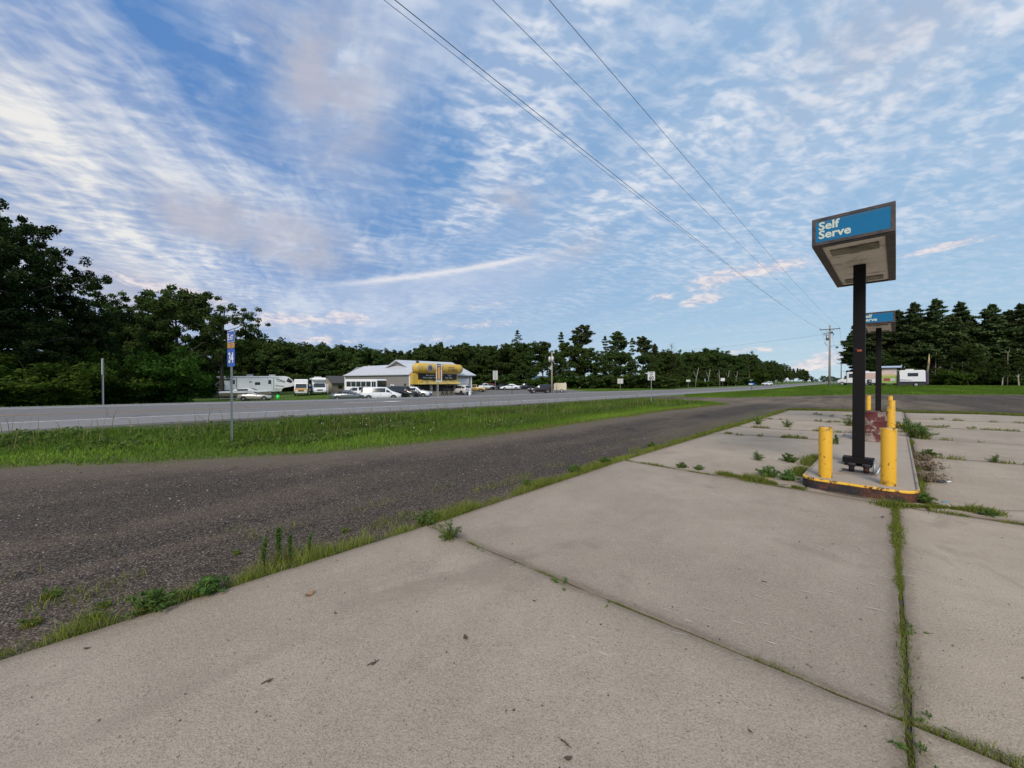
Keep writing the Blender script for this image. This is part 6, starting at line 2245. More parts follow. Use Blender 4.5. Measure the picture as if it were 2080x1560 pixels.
def bus_like(name, label, cat, loc, heading, L, Wd, z0, z1, body, front_col=None, nwin=4, nose=0.0, stripe=None, cap=False, group=None, flat_front=False, door=True):
    """boxed shuttle body with windows along both sides, cab and windshield at +x"""
    t = thing(name, label, cat, loc, R(heading), group)
    h = L / 2
    mb = MB()
    box_front = h - (1.5 if nose else 0.0)
    prof = [(-h, z0), (-h, z1 - .12), (-h + .12, z1), (box_front - .2, z1), (box_front, z1 - .15), (box_front, z0)]
    mb.prism(prof, -Wd / 2, Wd / 2, 'Y', bev=.08)
    mb.build('body', body, t)
    if nose:
        cw = Wd / 2 * .88
        mb = MB()
        mb.prism([(box_front + .003, z0 + .05), (box_front + .003, 2.2), (box_front + .12, 2.2), (h - .80, 1.32), (h - .12, 1.10), (h, .9), (h - .02, z0 + .05)], -cw, cw, 'Y', bev=.06)
        mb.build('cab', body, t)
        if front_col:
            mb = MB(); mb.prism([(h - .86, 1.345), (h - .115, 1.125), (h + .012, .92), (h + .012, .78), (h - .9, 1.0)], -cw - .012, cw + .012, 'Y', bev=.02); mb.build('hood', front_col, t)
        mb = MB(); k = .04
        mb.face([(box_front + .20 + k, -cw * .86, 2.12), (h - .84 + k, -cw * .92, 1.38), (h - .84 + k, cw * .92, 1.38), (box_front + .20 + k, cw * .86, 2.12)]); mb.build('windshield', M['glass'], t)
        for s in (-1, 1):
            mb = MB(); mb.face([(box_front + .05, s * (cw + .012), 1.35), (h - .95, s * (cw + .012), 1.35), (box_front + .25, s * (cw + .012), 2.02), (box_front + .05, s * (cw + .012), 2.02)]); mb.build('side_window', M['glass'], t)
            mb = MB(); mb.box((h - .02, s * cw * .7, .92), (.08, .36, .2), bev=.02); mb.build('headlight', M['lamp'], t)
        mb = MB(); mb.box((h + .01, 0, .90), (.05, cw * .9, .22)); mb.build('grille', M['plastic'], t)
        mb = MB(); mb.box((h + .04, 0, .52), (.14, cw * 2, .2), bev=.03); mb.build('bumper', M['chrome'], t)
        if cap:
            mb = MB(); mb.prism([(box_front - .1, z1 - .75), (box_front + .55, z1 - .55), (box_front + .75, z1 - .3), (box_front + .5, z1 + .03), (box_front - .1, z1 + .03)], -Wd / 2 + .04, Wd / 2 - .04, 'Y', bev=.1); mb.build('cab_cap', body, t)
    if flat_front:
        mb = MB(); mb.box((box_front + .01, 0, (z0 + z1) / 2 + .45), (.05, Wd * .86, (z1 - z0) * .42)); mb.build('windshield', M['glass'], t)
    w0, w1 = -h + .35, box_front - (1.1 if door else .3)
    for s in (-1, 1):
        for k in range(nwin):
            x0 = w0 + (w1 - w0) * k / nwin + .05
            x1 = w0 + (w1 - w0) * (k + 1) / nwin - .05
            mb = MB(); slab_panel(mb, x0, x1, z1 - 1.15, z1 - .35, s * (Wd / 2 + .006)); mb.build('window', M['glass'], t)
        if stripe:
            mb = MB(); slab_panel(mb, -h + .1, box_front - .1, z0 + .55, z0 + .95, s * (Wd / 2 + .004)); mb.build('stripe', stripe, t)
    if door:
        mb = MB()
        slab_panel(mb, box_front - .95, box_front - .58, z0 + .1, z1 - .35, -(Wd / 2 + .01)); slab_panel(mb, box_front - .52, box_front - .15, z0 + .1, z1 - .35, -(Wd / 2 + .01)); mb.build('folding_door', M['glass'], t)
    r = .39
    for x in (-h * .52, h - .75):
        for s in (-1, 1):
            wheel(t, x, s * (Wd / 2 - .13), r)
    mb = MB(); mb.box((0, 0, .48), (L * .9, Wd * .7, .25)); mb.build('chassis', M['plastic'], t)
    return t


amber = simple('amber_paint', (0.50, 0.27, 0.05), .3)
bluep = simple('blue_paint', (0.03, 0.10, 0.26), .3)
GB = 'vans and buses parked by the long trailer'
bus_like('ambulance_van', 'white and amber box van parked at the nose of the long trailer', 'van', at(612, 70.5), -62, 6.2, 2.2, .55, 2.95, M['white'], amber, 2, 1.5, None, cap=False, group=GB, door=False)
b = bus_like('shuttle_bus', 'white and blue shuttle bus left of the tan shed', 'bus', at(646, 74), -58, 7.2, 2.4, .55, 3.15, M['white'], None, 4, 1.5, bluep, cap=True, group=GB)
mb = MB(); mb.box((-.6, 0, 3.28), (1.4, 1.2, .22), bev=.06); mb.build('roof_unit', M['white_dull'], b)
bus_like('shuttle_bus', 'white shuttle bus with row of dark windows against the grey shop wall', 'bus', at(743, 61), -24, 6.6, 2.3, .5, 2.85, M['white'], None, 5, 0, None, flat_front=True, group=GB)

# boat on a trailer behind the silver coupe
t = thing('boat', 'white and tan motor boat on trailer between coupe and long trailer', 'boat', at(497, 62, -.35), R(28))
mb = MB()
bm = mb.bm
secs = [(-3.2, 1.05, .62), (-1.5, 1.15, .62), (0.5, 1.12, .66), (2.0, .85, .74), (3.0, .45, .86), (3.6, .06, 1.0)]
rings = []
for x, w, zk in secs:
    zt = 1.55 + max(0, x - .5) * .05
    rings.append([bm.verts.new(p) for p in ((x, 0, zk), (x, -w * .75, zk + .22), (x, -w, zt - .18), (x, -w, zt), (x, 0, zt + .06), (x, w, zt), (x, w, zt - .18), (x, w * .75, zk + .22))])
for A, B in zip(rings, rings[1:]):
    for k in range(8):
        f = bm.faces.new((A[k], A[(k + 1) % 8], B[(k + 1) % 8], B[k]))
        f.material_index = 1 if k in (0, 1, 7, 6) else 0
bm.faces.new(rings[0]); bm.faces.new(rings[-1])
mb.build('hull', [M['white'], simple('tan_hull_paint', (0.33, 0.27, 0.22), .35)], t)
mb = MB(); mb.prism([(-1.6, 1.58), (-1.2, 1.95), (.2, 2.15), (.7, 2.10), (1.9, 1.62)], -.8, .8, 'Y', bev=.08); mb.build('cabin', M['white'], t)
mb = MB(); mb.face([(.76, -.72, 2.11), (1.75, -.72, 1.70), (1.75, .72, 1.70), (.76, .72, 2.11)]); o = mb.build('windshield', M['glass'], t); o.location = (.03, 0, .03)
mb = MB(); slab_panel(mb, -.9, .5, 1.72, 1.95, -.83); mb.build('side_window', M['glass'], t)
mb = MB(); mb.box((-.3, .8, .5), (5.6, .1, .12)); mb.box((-.3, -.8, .5), (5.6, .1, .12)); mb.box((-.9, 0, .45), (.1, 1.6, .1)); mb.box((2.2, 0, .5), (.1, 1.6, .1)); mb.tube([(2.4, 0, .5), (4.2, 0, .5)], .06, 6); mb.build('boat_trailer', M['steel'], t)
for y in (-.95, .95): wheel(t, -.9, y, .33)
mb = MB(); mb.box((-3.35, 0, 1.35), (.35, .4, .7), bev=.06); mb.box((-3.4, 0, .75), (.16, .14, .7)); mb.build('outboard_motor', M['plastic'], t)

# bright green can in the grass
t = thing('green_drum', 'bright green plastic drum on the grass before the long trailer', 'drum', at(564.5, 60), 0)
mb = MB(); mb.tube([(0, 0, -.1), (0, 0, .62)], [.21, .23], 14); mb.build('drum', simple('bright_green_plastic', (0.03, 0.75, 0.10), .4), t)
mb = MB(); mb.tube([(0, 0, .62), (0, 0, .68)], [.24, .18], 14); mb.build('lid', simple('green_lid', (0.03, 0.4, 0.06), .4), t)

# cream cargo trailer by the pole
t = thing('cargo_trailer', 'small cream cargo trailer beside the pole with two cans', 'trailer', at(1138, 79), R(172))
mb = MB(); mb.prism([(-1.25, .45), (-1.25, 1.75), (-1.1, 1.9), (1.1, 1.9), (1.3, 1.7), (1.3, .45)], -.75, .75, 'Y', bev=.05); mb.build('body', M['cream'], t)
mb = MB(); mb.box((-1.262, 0, 1.1), (.02, 1.3, 1.2)); mb.build('door', M['white_dull'], t)
mb = MB(); mb.tube([(1.2, 0, .5), (2.3, 0, .45)], .05, 6); mb.box((2.2, 0, .25), (.08, .08, .5)); mb.build('hitch', M['plastic'], t)
mb = MB(); mb.box((-1.0, -.2, 1.96), (.3, .3, .12)); mb.build('roof_vent', M['white_dull'], t)
for y in (-.82, .82): wheel(t, -.3, y, .33)

# ------------------------------------------------------------------ right field: motorhome, kiosk, camper
t = bus_like('motorhome', 'white motorhome with sloping hood, half behind the black pole', 'motorhome', at(1742, 78), 128, 6.0, 2.2, .5, 2.75, M['white'], M['white'], 1, 1.5, None, cap=False, door=False)
mb = MB(); slab_panel(mb, -2.9, -.6, 1.45, 2.5, 1.13); pn = mb.build('pink_panel', simple('faded_pink_panel', (0.68, 0.48, 0.41), .6), t)
mb = MB(); mb.box((-1.2, 0, 2.82), (1.0, .8, .2), bev=.05); mb.build('roof_unit', M['white_dull'], t)

q = at(1806, 71)
t = thing('notice_kiosk', 'roofed billboard with pink top and green bottom between motorhome and camper', 'kiosk', q, R(-44))
mb = MB()
for x in (-1.06, 1.06): mb.box((x, 0, 1.55), (.13, .13, 3.3))
mb.build('posts', M['wood_dark'], t)
mb = MB(); mb.box((0, 0, 1.95), (1.96, .08, 2.75)); bd = mb.build('board', M['cream'], t)
mb = MB(); slab_panel(mb, -.97, .97, 2.15, 3.30, -.06); pk = mb.build('pink_poster', simple('pink_poster', (0.68, 0.50, 0.43), .6, vary=.25, scale=3), bd)
mb = MB(); slab_panel(mb, -.97, .97, .62, 2.05, -.06); gp = mb.build('green_poster', simple('green_poster', (0.28, 0.40, 0.10), .6, vary=.3, scale=2), bd)
mb = MB(); slab_panel(mb, -.7, .1, 1.0, 1.5, -.085); mb.build('red_block', simple('red_block', (.35, .05, .05), .6), gp)
mb = MB(); slab_panel(mb, .15, .8, 1.0, 1.5, -.085); mb.build('grey_block', M['alu'], gp)
mb = MB(); slab_panel(mb, -.8, .8, 1.85, 1.98, -.085); mb.build('yellow_strip', simple('yellow_strip', (.6, .5, .1), .6), gp)
letters('lettering', 'WELCOME', .40, M['white_sign'], pk, (0, -.085, 2.70), (R(90), 0, 0), align='CENTER', bold=.01, sx=.85)
mb = MB()
mb.prism([(-.55, 3.42), (0, 3.66), (.55, 3.42), (.55, 3.50), (0, 3.76), (-.55, 3.50)], -1.6, 1.6, 'X')
mb.build('roof', M['blue_metal'], t)
q = at(1822, 69)
t = thing('dark_kiosk_post', 'dark wide post standing between the kiosk and the white camper', 'post', at(1826, 70), R(-44))
mb = MB(); mb.box((0, 0, 1.0), (.36, .3, 2.2)); mb.build('post', M['plastic'], t)

t = thing('camper_trailer', 'short white camper with one dark window at the pine wood', 'camper', at(1852, 69.5), R(-44))
mb = MB(); mb.prism([(-1.62, .85), (-1.62, 2.75), (-1.5, 2.95), (1.45, 2.95), (1.62, 2.78), (1.66, .85)], -1.1, 1.1, 'Y', bev=.07); mb.build('body', M['white'], t)
mb = MB(); slab_panel(mb, -.55, .75, 1.85, 2.45, -1.115); mb.build('window', M['glass'], t)
mb = MB(); mb.prism([(-1.55, 1.28), (-.2, 1.20), (.1, 1.12), (-1.55, 1.12)], -1.118, -1.10, 'Y'); slab_panel(mb, -1.6, 1.6, .86, .94, -1.112); mb.build('stripe', simple('grey_violet_stripe', (.16, .14, .25), .4), t)
mb = MB(); mb.box((-.3, 0, 3.06), (1.1, .9, .2), bev=.05); mb.build('roof_unit', M['white_dull'], t)
mb = MB(); mb.box((0, 0, .55), (3.1, 2.0, .56)); mb.build('underbody', M['plastic'], t)
mb = MB(); mb.box((1.9, .2, 1.5), (.35, 1.6, 2.2), bev=.05); mb.build('rear_cover', simple('dark_violet_cover', (.06, .04, .08), .6), t)
for y in (-1.0, 1.0): wheel(t, .5, y, .36)
t = thing('meter_box', 'small dark box on short post behind the black canopy pole', 'meter box', at(1765.5, 62), R(-40))
mb = MB(); mb.box((0, 0, .4), (.08, .08, .9)); mb.build('post', M['wood_dark'], t)
mb = MB(); mb.box((0, -.06, 1.0), (.55, .22, .75), bev=.03); mb.build('box', M['plastic'], t)
mb = MB(); mb.tube([(0.1, -.17, 1.1), (.1, -.24, 1.1)], .1, 12); mb.build('meter', M['alu'], t)


# ------------------------------------------------------------------ grass, weeds and litter
def blade_mat(name, c0, c1, c2):
    m = leaf_mat(name, c0, c1, c2, 0.3, hv=0.0)
    return m


M['grass'] = blade_mat('grass_blades', (0.070, 0.090, 0.026), (0.110, 0.180, 0.026), (0.20, 0.31, 0.040))
M['grass_olive'] = blade_mat('joint_grass_blades', (0.10, 0.095, 0.028), (0.170, 0.195, 0.034), (0.29, 0.31, 0.062))
M['grass_dry'] = blade_mat('dry_grass_blades', (0.24, 0.18, 0.09), (0.17, 0.16, 0.06), (0.12, 0.17, 0.04))
M['weed'] = leaf_mat('weed_leaves', (0.065, 0.110, 0.032), (0.105, 0.180, 0.046), (0.17, 0.24, 0.070), 0.3)
M['weed_dry'] = simple('dry_weed_stems', (0.20, 0.15, 0.10), .9, vary=.3)
M['clover'] = simple('white_clover_heads', (0.62, 0.60, 0.55), .8)


def blades(P, h, w, rng, lean=0.35, tone=None, two=True):
    """P (n,3), h (n,), w (n,): curved two-segment blades"""
    n = len(P)
    az_ = rng.random(n) * 2 * np.pi
    d = np.stack([np.cos(az_), np.sin(az_), np.zeros(n)], 1)
    fz = rng.random(n) * 2 * np.pi
    s = np.stack([np.cos(fz), np.sin(fz), np.zeros(n)], 1) * (w * 0.5)[:, None]
    L = (lean * (0.3 + rng.random(n)))[:, None] * h[:, None]
    up = np.array([0, 0, 1.0])
    m_ = P + up * (h * 0.55)[:, None] + d * L * 0.35
    t_ = P + up * (h * (1.0 - 0.12 * rng.random(n)))[:, None] + d * L
    V = np.stack([P - s, P + s, m_ + s * 0.8, m_ - s * 0.8, t_], 1).reshape(-1, 3)
    o = np.arange(n)[:, None] * 5
    F4 = o + np.array([0, 1, 2, 3])
    F3 = o + np.array([3, 2, 4])
    tone = rng.random(n) if tone is None else tone
    return V, F4, F3, np.repeat(tone, 5)


def field_noise(x, y, k, seed):
    return (np.sin(x * k + seed) * np.sin(y * k * 1.3 + seed * 2.1) + np.sin((x + y) * k * 0.63 + seed * 3.3) * np.sin((x - y) * k * 0.81 + seed) + np.sin(x * k * 2.3 - y * k * 1.7 + seed)) / 3


def verge_grass():
    rng = np.random.default_rng(77)
    # candidates in (s, c)
    n = 420000
    s = -16 + 58 * rng.random(n) ** 1.25
    c = 5.0 + 11.3 * rng.random(n)
    P2 = np.stack([s, c], 1)
    g = sdf_poly(P2, GRAVEL)
    x, y = sc2xy(s, c)
    ragged = field_noise(x, y, 2.1, 1.0) * 0.35
    ok = (g < -0.05 + ragged) & (c < C_EDGE - 0.15 - 0.25 * (field_noise(x, y, 1.1, 5) > 0.2)) & (y > 2)
    s, c, g, x, y = s[ok], c[ok], g[ok], x[ok], y[ok]
    # shoulder dark strip is nearly bare from the sign onwards
    bare = (c > C_EDGE - 1.25 + 0.4 * field_noise(x, y, .8, 3)) & (s > 1) & (rng.random(len(s)) < 0.85)
    s, c, g, x, y = s[~bare], c[~bare], g[~bare], x[~bare], y[~bare]
    dist = np.hypot(x, y)
    keep = rng.random(len(s)) < np.clip(1.25 - dist / 60, 0.3, 1)
    s, c, g, x, y, dist = s[keep], c[keep], g[keep], x[keep], y[keep], dist[keep]
    z = H(x, y) - 0.02
    e = -g                                   # distance from the gravel
    short = np.clip((e - 1.0) / 1.2, 0, 1)  # mown bright strip beside the gravel, taller weeds beyond
    tuft = field_noise(x, y, 0.9, 2.0)
    n = len(s)
    h = (0.07 + 0.07 * rng.random(n)) * (1 - short) + (0.07 + 0.17 * rng.random(n) ** 1.7 * (1 + tuft)) * short
    h *= np.clip(e / 0.35, 0.35, 1) * np.clip((C_EDGE - c) / 2.6, 0.22, 1)
    w = (0.010 + 0.012 * rng.random(n)) * np.clip(dist / 11, 0.8, 3.0)
    tone = (0.72 + 0.3 * rng.random(n)) * (1 - short) + (0.25 + 0.42 * rng.random(n) + 0.3 * tuft) * short
    tone = np.clip(tone + 0.28 * field_noise(x, y, 0.7, 9) - 0.05, 0, 1)
    P = np.stack([x, y, z], 1)
    # dry tan fringe next to the gravel further along
    fr = ((e < 0.55) & (rng.random(n) < np.clip((s - 2) / 10, 0.12, 0.75))) | (rng.random(n) < 0.05 + 0.14 * (field_noise(x, y, 1.3, 11) > 0.3))
    for nm, sel, mt, hk in (('grass', ~fr, 'grass', 1), ('dry_grass', fr, 'grass_dry', .8)):
        V, A, B, t = blades(P[sel], h[sel] * hk, w[sel], rng, tone=tone[sel] if nm == 'grass' else None)
        tag(new_obj(nm, np_mesh(nm, V, [A, B], M[mt], {'tone': t})), {'grass': 'green grass of the near highway verge', 'dry_grass': 'dry tan grass along the gravel'}[nm], 'grass', kind='stuff')
    # seed stalks and clover heads standing above the grass
    m = 900
    q = rng.choice(n, m, replace=False)
    q = q[(e[q] > 1.2)]
    V, A, B, t = blades(P[q], 0.35 + 0.45 * rng.random(len(q)), np.full(len(q), 0.010) * np.clip(dist[q] / 10, 1, 2.5), rng, 0.25, tone=rng.random(len(q)) * .5)
    tag(new_obj('seed_stalks', np_mesh('seed_stalks', V, [A, B], M['grass_dry'], {'tone': t})), 'tall seed stalks in the verge', 'grass', kind='stuff')
    q = rng.choice(n, 5200, replace=False)
    q = q[(e[q] > 1.5) & (field_noise(x[q], y[q], 0.8, 4) > 0.25)][:170]
    V, F, t = leaf_quads(P[q] + np.stack([np.zeros(len(q)), np.zeros(len(q)), h[q] * 0.95 + .02], 1), np.full(len(q), 0.014), 5, 0.022, rng, long_=1.0)
    tag(new_obj('clover_flowers', np_mesh('clover_flowers', V, F, M['clover'])), 'white clover flowers in the verge', 'flowers', kind='stuff')
    # broad leaved weeds mixed into the verge
    q = rng.choice(n, 9000, replace=False)
    q = q[(e[q] > 1.3) & (field_noise(x[q], y[q], 1.0, 7) > 0.1)][:1700]
    V, F, t = leaf_quads(P[q] + np.stack([np.zeros(len(q)), np.zeros(len(q)), h[q] * 0.5], 1), np.full(len(q), 0.16), 12, 0.06, rng, flat=.8)
    tag(new_obj('verge_weeds', np_mesh('verge_weeds', V, F, M['weed'], {'tone': t})), 'broad leaved weeds in the verge', 'weeds', kind='stuff')


verge_grass()


def lawns():
    """grass of the right field and the knoll across the road, coarser with distance"""
    rng = np.random.default_rng(78)
    n = 150000
    Y = 36 + 46 * rng.random(n) ** 0.9
    X = Y * (0.45 + 1.0 * rng.random(n))
    s, c = xy2sc(X, Y)
    ok = (sdf_poly(np.stack([s, c], 1), GRAVEL) < -0.1) & (c < C_EDGE - 0.3)
    X, Y = X[ok], Y[ok]
    s2 = -25 + 125 * rng.random(60000)
    c2 = C_FAR + 0.5 + 42 * rng.random(60000) ** 1.2
    ok = sdf_poly(np.stack([s2, c2], 1), LOT) < -0.2
    x2, y2 = sc2xy(s2[ok], c2[ok])
    k = y2 > 8
    X, Y = np.concatenate([X, x2[k]]), np.concatenate([Y, y2[k]])
    n = len(X)
    P = np.stack([X, Y, H(X, Y) - .02], 1)
    d = np.hypot(X, Y)
    V, A, B, t = blades(P, 0.07 + 0.10 * rng.random(n), 0.0011 * d * (0.6 + .8 * rng.random(n)), rng, .5, tone=np.clip(.42 + .3 * rng.random(n) + .3 * field_noise(X, Y, .35, 3), 0, 1))
    tag(new_obj('lawn_grass', np_mesh('lawn_grass', V, [A, B], M['grass'], {'tone': t})), 'mown grass of the fields beside the highway', 'grass', kind='stuff')


lawns()


def edge_grass():
    """the ragged strip between gravel and concrete, joint grass and the weedy fringe at the far end of the pad"""
    rng = np.random.default_rng(79)
    Ps, Hs, Ts, Ws = [], [], [], []
    n = 52000
    a = -3.2 + 29 * rng.random(n) ** 1.7
    eb = np.interp(a, [-30, 2.4, 7.35, 13.2, 23.3, 26.3], [-3.3, -3.78, -4.02, -4.1, -4.2, -4.3])
    wv = 0.5 + 0.5 * field_noise(a * 1.0, a * 0.3, 2.3, 1.7)
    off = np.abs(rng.normal(size=n)) * (0.05 + 0.16 * np.clip(wv, 0, 1))
    wv = np.clip(wv + 0.55 * field_noise(a * 2.7, a * 1.1, 3.1, 4.2), 0, 1)
    keep = rng.random(n) < (0.16 + 0.84 * wv)
    a, off, eb, wv = a[keep], off[keep], eb[keep], wv[keep]
    n = len(a)
    x, y = (a + eb - off) * Q2, (a - eb + off) * Q2
    z = np.full(n, -0.04)
    d = np.hypot(x, y)
    Ps.append(np.stack([x, y, z], 1)); Hs.append((0.035 + 0.17 * rng.random(n) ** 1.6 * (0.3 + wv)) * np.exp(-off * 2)); Ws.append(0.0045 * np.clip(d / 4.0, 0.9, 4))
    Ts.append(np.clip(0.55 + 0.4 * rng.random(n) + 0.2 * field_noise(a, a, 1.7, 6), 0, 1))
    # sparse scatter over the near gravel margin
    n = 9000
    a = -3 + 14 * rng.random(n)
    off = 0.2 + np.abs(rng.normal(size=n)) * 0.55
    x, y = (a - 3.9 - off) * Q2, (a + 3.9 + off) * Q2
    k = field_noise(x, y, 3.1, 4.4) > 0.28
    x, y = x[k], y[k]
    Ps.append(np.stack([x, y, np.full(len(x), -.04)], 1)); Hs.append(0.04 + 0.07 * rng.random(len(x))); Ws.append(np.full(len(x), .005)); Ts.append(0.5 + 0.5 * rng.random(len(x)))

    def joint(p, q, n, amp, hmin, hmax, seed, wd=0.0035, thresh=-0.1, spread=.010):
        t = rng.random(n)
        A = p[0] + (q[0] - p[0]) * t
        B = p[1] + (q[1] - p[1]) * t
        x, y = ab2xy(A, B)
        f = field_noise(x, y, 2.6, seed) + 0.5 * field_noise(x, y, 7.0, seed + 2)
        k = f > thresh
        x, y, f = x[k], y[k], f[k]
        x = x + rng.normal(size=len(x)) * spread * (0.5 + f)
        y = y + rng.normal(size=len(x)) * spread * (0.5 + f)
        d = np.hypot(x, y)
        Ps.append(np.stack([x, y, np.full(len(x), -.02)], 1)); Hs.append(hmin + (hmax - hmin) * rng.random(len(x)) * np.clip(f + .4, 0.2, 1)); Ws.append(wd * np.clip(d / 3, .8, 4)); Ts.append(np.clip(.35 + .5 * rng.random(len(x)), 0, 1))

    joint((1.0, 0.06), (7.2, 0.0), 15000, 1, .010, .085, 1.0, thresh=-.38, spread=.030)      # the long joint to the island
    joint((1.0, 0.06), (5.0, 0.03), 2600, 1, .010, .070, 4.9, thresh=-.15, spread=.022)
    joint((1.0, 0.06), (4.6, 0.03), 2400, 1, .010, .075, 12.3, thresh=-.02, spread=.022)
    joint((2.42, -3.7), (2.66, -.1), 6500, 1, .010, .045, 2.0, thresh=-.25, spread=.014)                 # near cross joint
    joint((2.66, 0.0), (3.0, 3.6), 6500, 1, .02, .085, 3.0, thresh=-.45, spread=.022)      # its green right half
    joint((7.18, 0.3), (7.75, 6), 2600, 1, .03, .12, 4.0, thresh=-.3, spread=.03)
    joint((7.33, -4.0), (7.2, -1.1), 1800, 1, .02, .08, 5.0, thresh=.0)
    joint((7.4, -2.2), (7.25, -1.0), 3000, 1, .05, .20, 5.6, thresh=-.6, spread=.10)      # lush tufts left of the island
    joint((7.6, -1.25), (10.5, -1.2), 2600, 1, .04, .22, 5.9, thresh=-.1, spread=.10)
    joint((7.05, -.15), (7.45, .45), 1100, 1, .05, .16, 6.1, thresh=-.9, spread=.06)
    joint((7.45, .30), (7.6, .9), 1300, 1, .05, .15, 6.3, thresh=-.9, spread=.07)
    for i, (p, q) in enumerate((((13.2, -4.1), (13.9, -1.1)), ((15.6, -4.1), (16.2, -1)), ((19.6, -4), (20.3, -1)), ((23.3, -4), (24, -1)), ((12.2, .4), (13.2, 6)), ((16.0, .4), (17, 6)), ((20.2, .4), (21.2, 6)), ((24.2, .4), (25, 6)))):
        joint(p, q, 1500, 1, .03, .16, 8.0 + i * 1.3, thresh=.22, spread=.05)
    joint((7.6, .27), (15.0, .27), 3000, 1, .03, .14, 7.4, thresh=-.3, spread=.03)
    # fringe of weeds beyond the end of the pad
    n = 16000
    b_ = -4.4 + 11 * rng.random(n)
    ae = np.interp(b_, [-4.4, 0, 3, 5, 6.6, 7.2], [26.3, 28.4, 29.8, 29.3, 26.5, 24]) + np.abs(rng.normal(size=n)) * 0.7
    x, y = ab2xy(ae, b_)
    Ps.append(np.stack([x, y, H(x, y)], 1)); Hs.append(.04 + .14 * rng.random(n)); Ws.append(np.full(n, .02)); Ts.append(.2 + .7 * rng.random(n))
    P, h, w, t = np.concatenate(Ps), np.concatenate(Hs), np.concatenate(Ws), np.concatenate(Ts)
    dry = rng.random(len(P)) < 0.18 + 0.18 * (np.hypot(P[:, 0], P[:, 1]) > 20)
    for nm, sel, mt in (('joint_grass', ~dry, 'grass_olive'), ('joint_dry_grass', dry, 'grass_dry')):
        V, A, B, tt = blades(P[sel], h[sel], w[sel], rng, .55, tone=t[sel])
        tag(new_obj(nm, np_mesh(nm, V, [A, B], M[mt], {'tone': tt})), {'joint_grass': 'green grass in the joints and along the edge of the concrete', 'joint_dry_grass': 'dry grass in the joints and along the edge of the concrete'}[nm], 'grass', kind='stuff')


edge_grass()


def make_weed(seed, h, w, stems=16, leaf=0.03, per=10, mat='weed', up=False, grass=0):
    rg = random.Random(seed)
    rng = np.random.default_rng(seed)
    mb = MB()
    cents, rads = [], []
    for i in range(stems):
        az_ = i * 2.4 + rg.uniform(-.4, .4)
        d = w * rg.uniform(.15, 1.0) * (.4 if up else 1)
        tip = Vector((math.cos(az_) * d, math.sin(az_) * d, h * rg.uniform(.45, 1.0) * (1 - .4 * (d / w) ** 2)))
        pts = bez(Vector((0, 0, -.02)), tip, Vector((0, 0, .15 * h)), 4)
        mb.tube(pts, [.004, .0035, .003, .002, .001], 4, cap=False)
        for q in range(6):
            k = rg.uniform(.2, 1.02)
            j = int(min(3.99, k * 4))
            p = pts[j].lerp(pts[j + 1], min(1, k * 4 - j))
            cents.append(p); rads.append(max(.02, w * rg.uniform(.08, .2)))
    V, F, t = leaf_quads(cents, rads, per, leaf, rng, flat=.7, long_=3.0, up=.6)
    root = thing('weed', 'x', 'weed plant')
    mb.build('stem', M['weed_dry'] if mat == 'weed_dry' else M['weed'], root)
    if len(V): new_obj('leaves', np_mesh('leaves', V, F, M[mat], {'tone': t}), root)
    if grass:
        az_ = rng.random(grass) * 6.28
        rr_ = w * .5 * rng.random(grass) ** .8
        P = np.stack([np.cos(az_) * rr_, np.sin(az_) * rr_, np.full(grass, -.02)], 1)
        V, A, B, t = blades(P, h * (.35 + .5 * rng.random(grass)), np.full(grass, .0045), rng, .7)
        new_obj('blades', np_mesh('blades', V, [A, B], M['grass_olive' if mat != 'weed_dry' else 'grass_dry'], {'tone': t}), root)
    return root


WP = {'lush': make_weed(1, .16, .17, 20, .013, 9, grass=220), 'low': make_weed(2, .085, .13, 4, .010, 3, grass=240), 'tall': make_weed(3, .36, .08, 6, .013, 8, up=True, grass=40),
      'wispy': make_weed(4, .27, .17, 16, .010, 5, grass=90), 'dry': make_weed(5, .20, .26, 18, .014, 6, 'weed_dry', grass=160)}
WU = set()


def gpt(px, py, h=CAMZ):
    Y = 781 * h / (py - 774)
    return Vector(((px - 1040) / 781 * Y, Y, CAMZ - h))


def weed(kind, px, py, label, sc=1.0, z=-.03):
    p = gpt(px, py); p.z = z
    if kind not in WU:
        WU.add(kind); o = WP[kind]; o.location = p; o.rotation_euler = (0, 0, rnd.uniform(0, 6)); o['label'] = label; o['group'] = 'weeds on the old pad'
    else:
        o = copy_thing(WP[kind], p, rnd.uniform(0, 6), label, 'weeds on the old pad')
    o.scale = (sc, sc, sc)


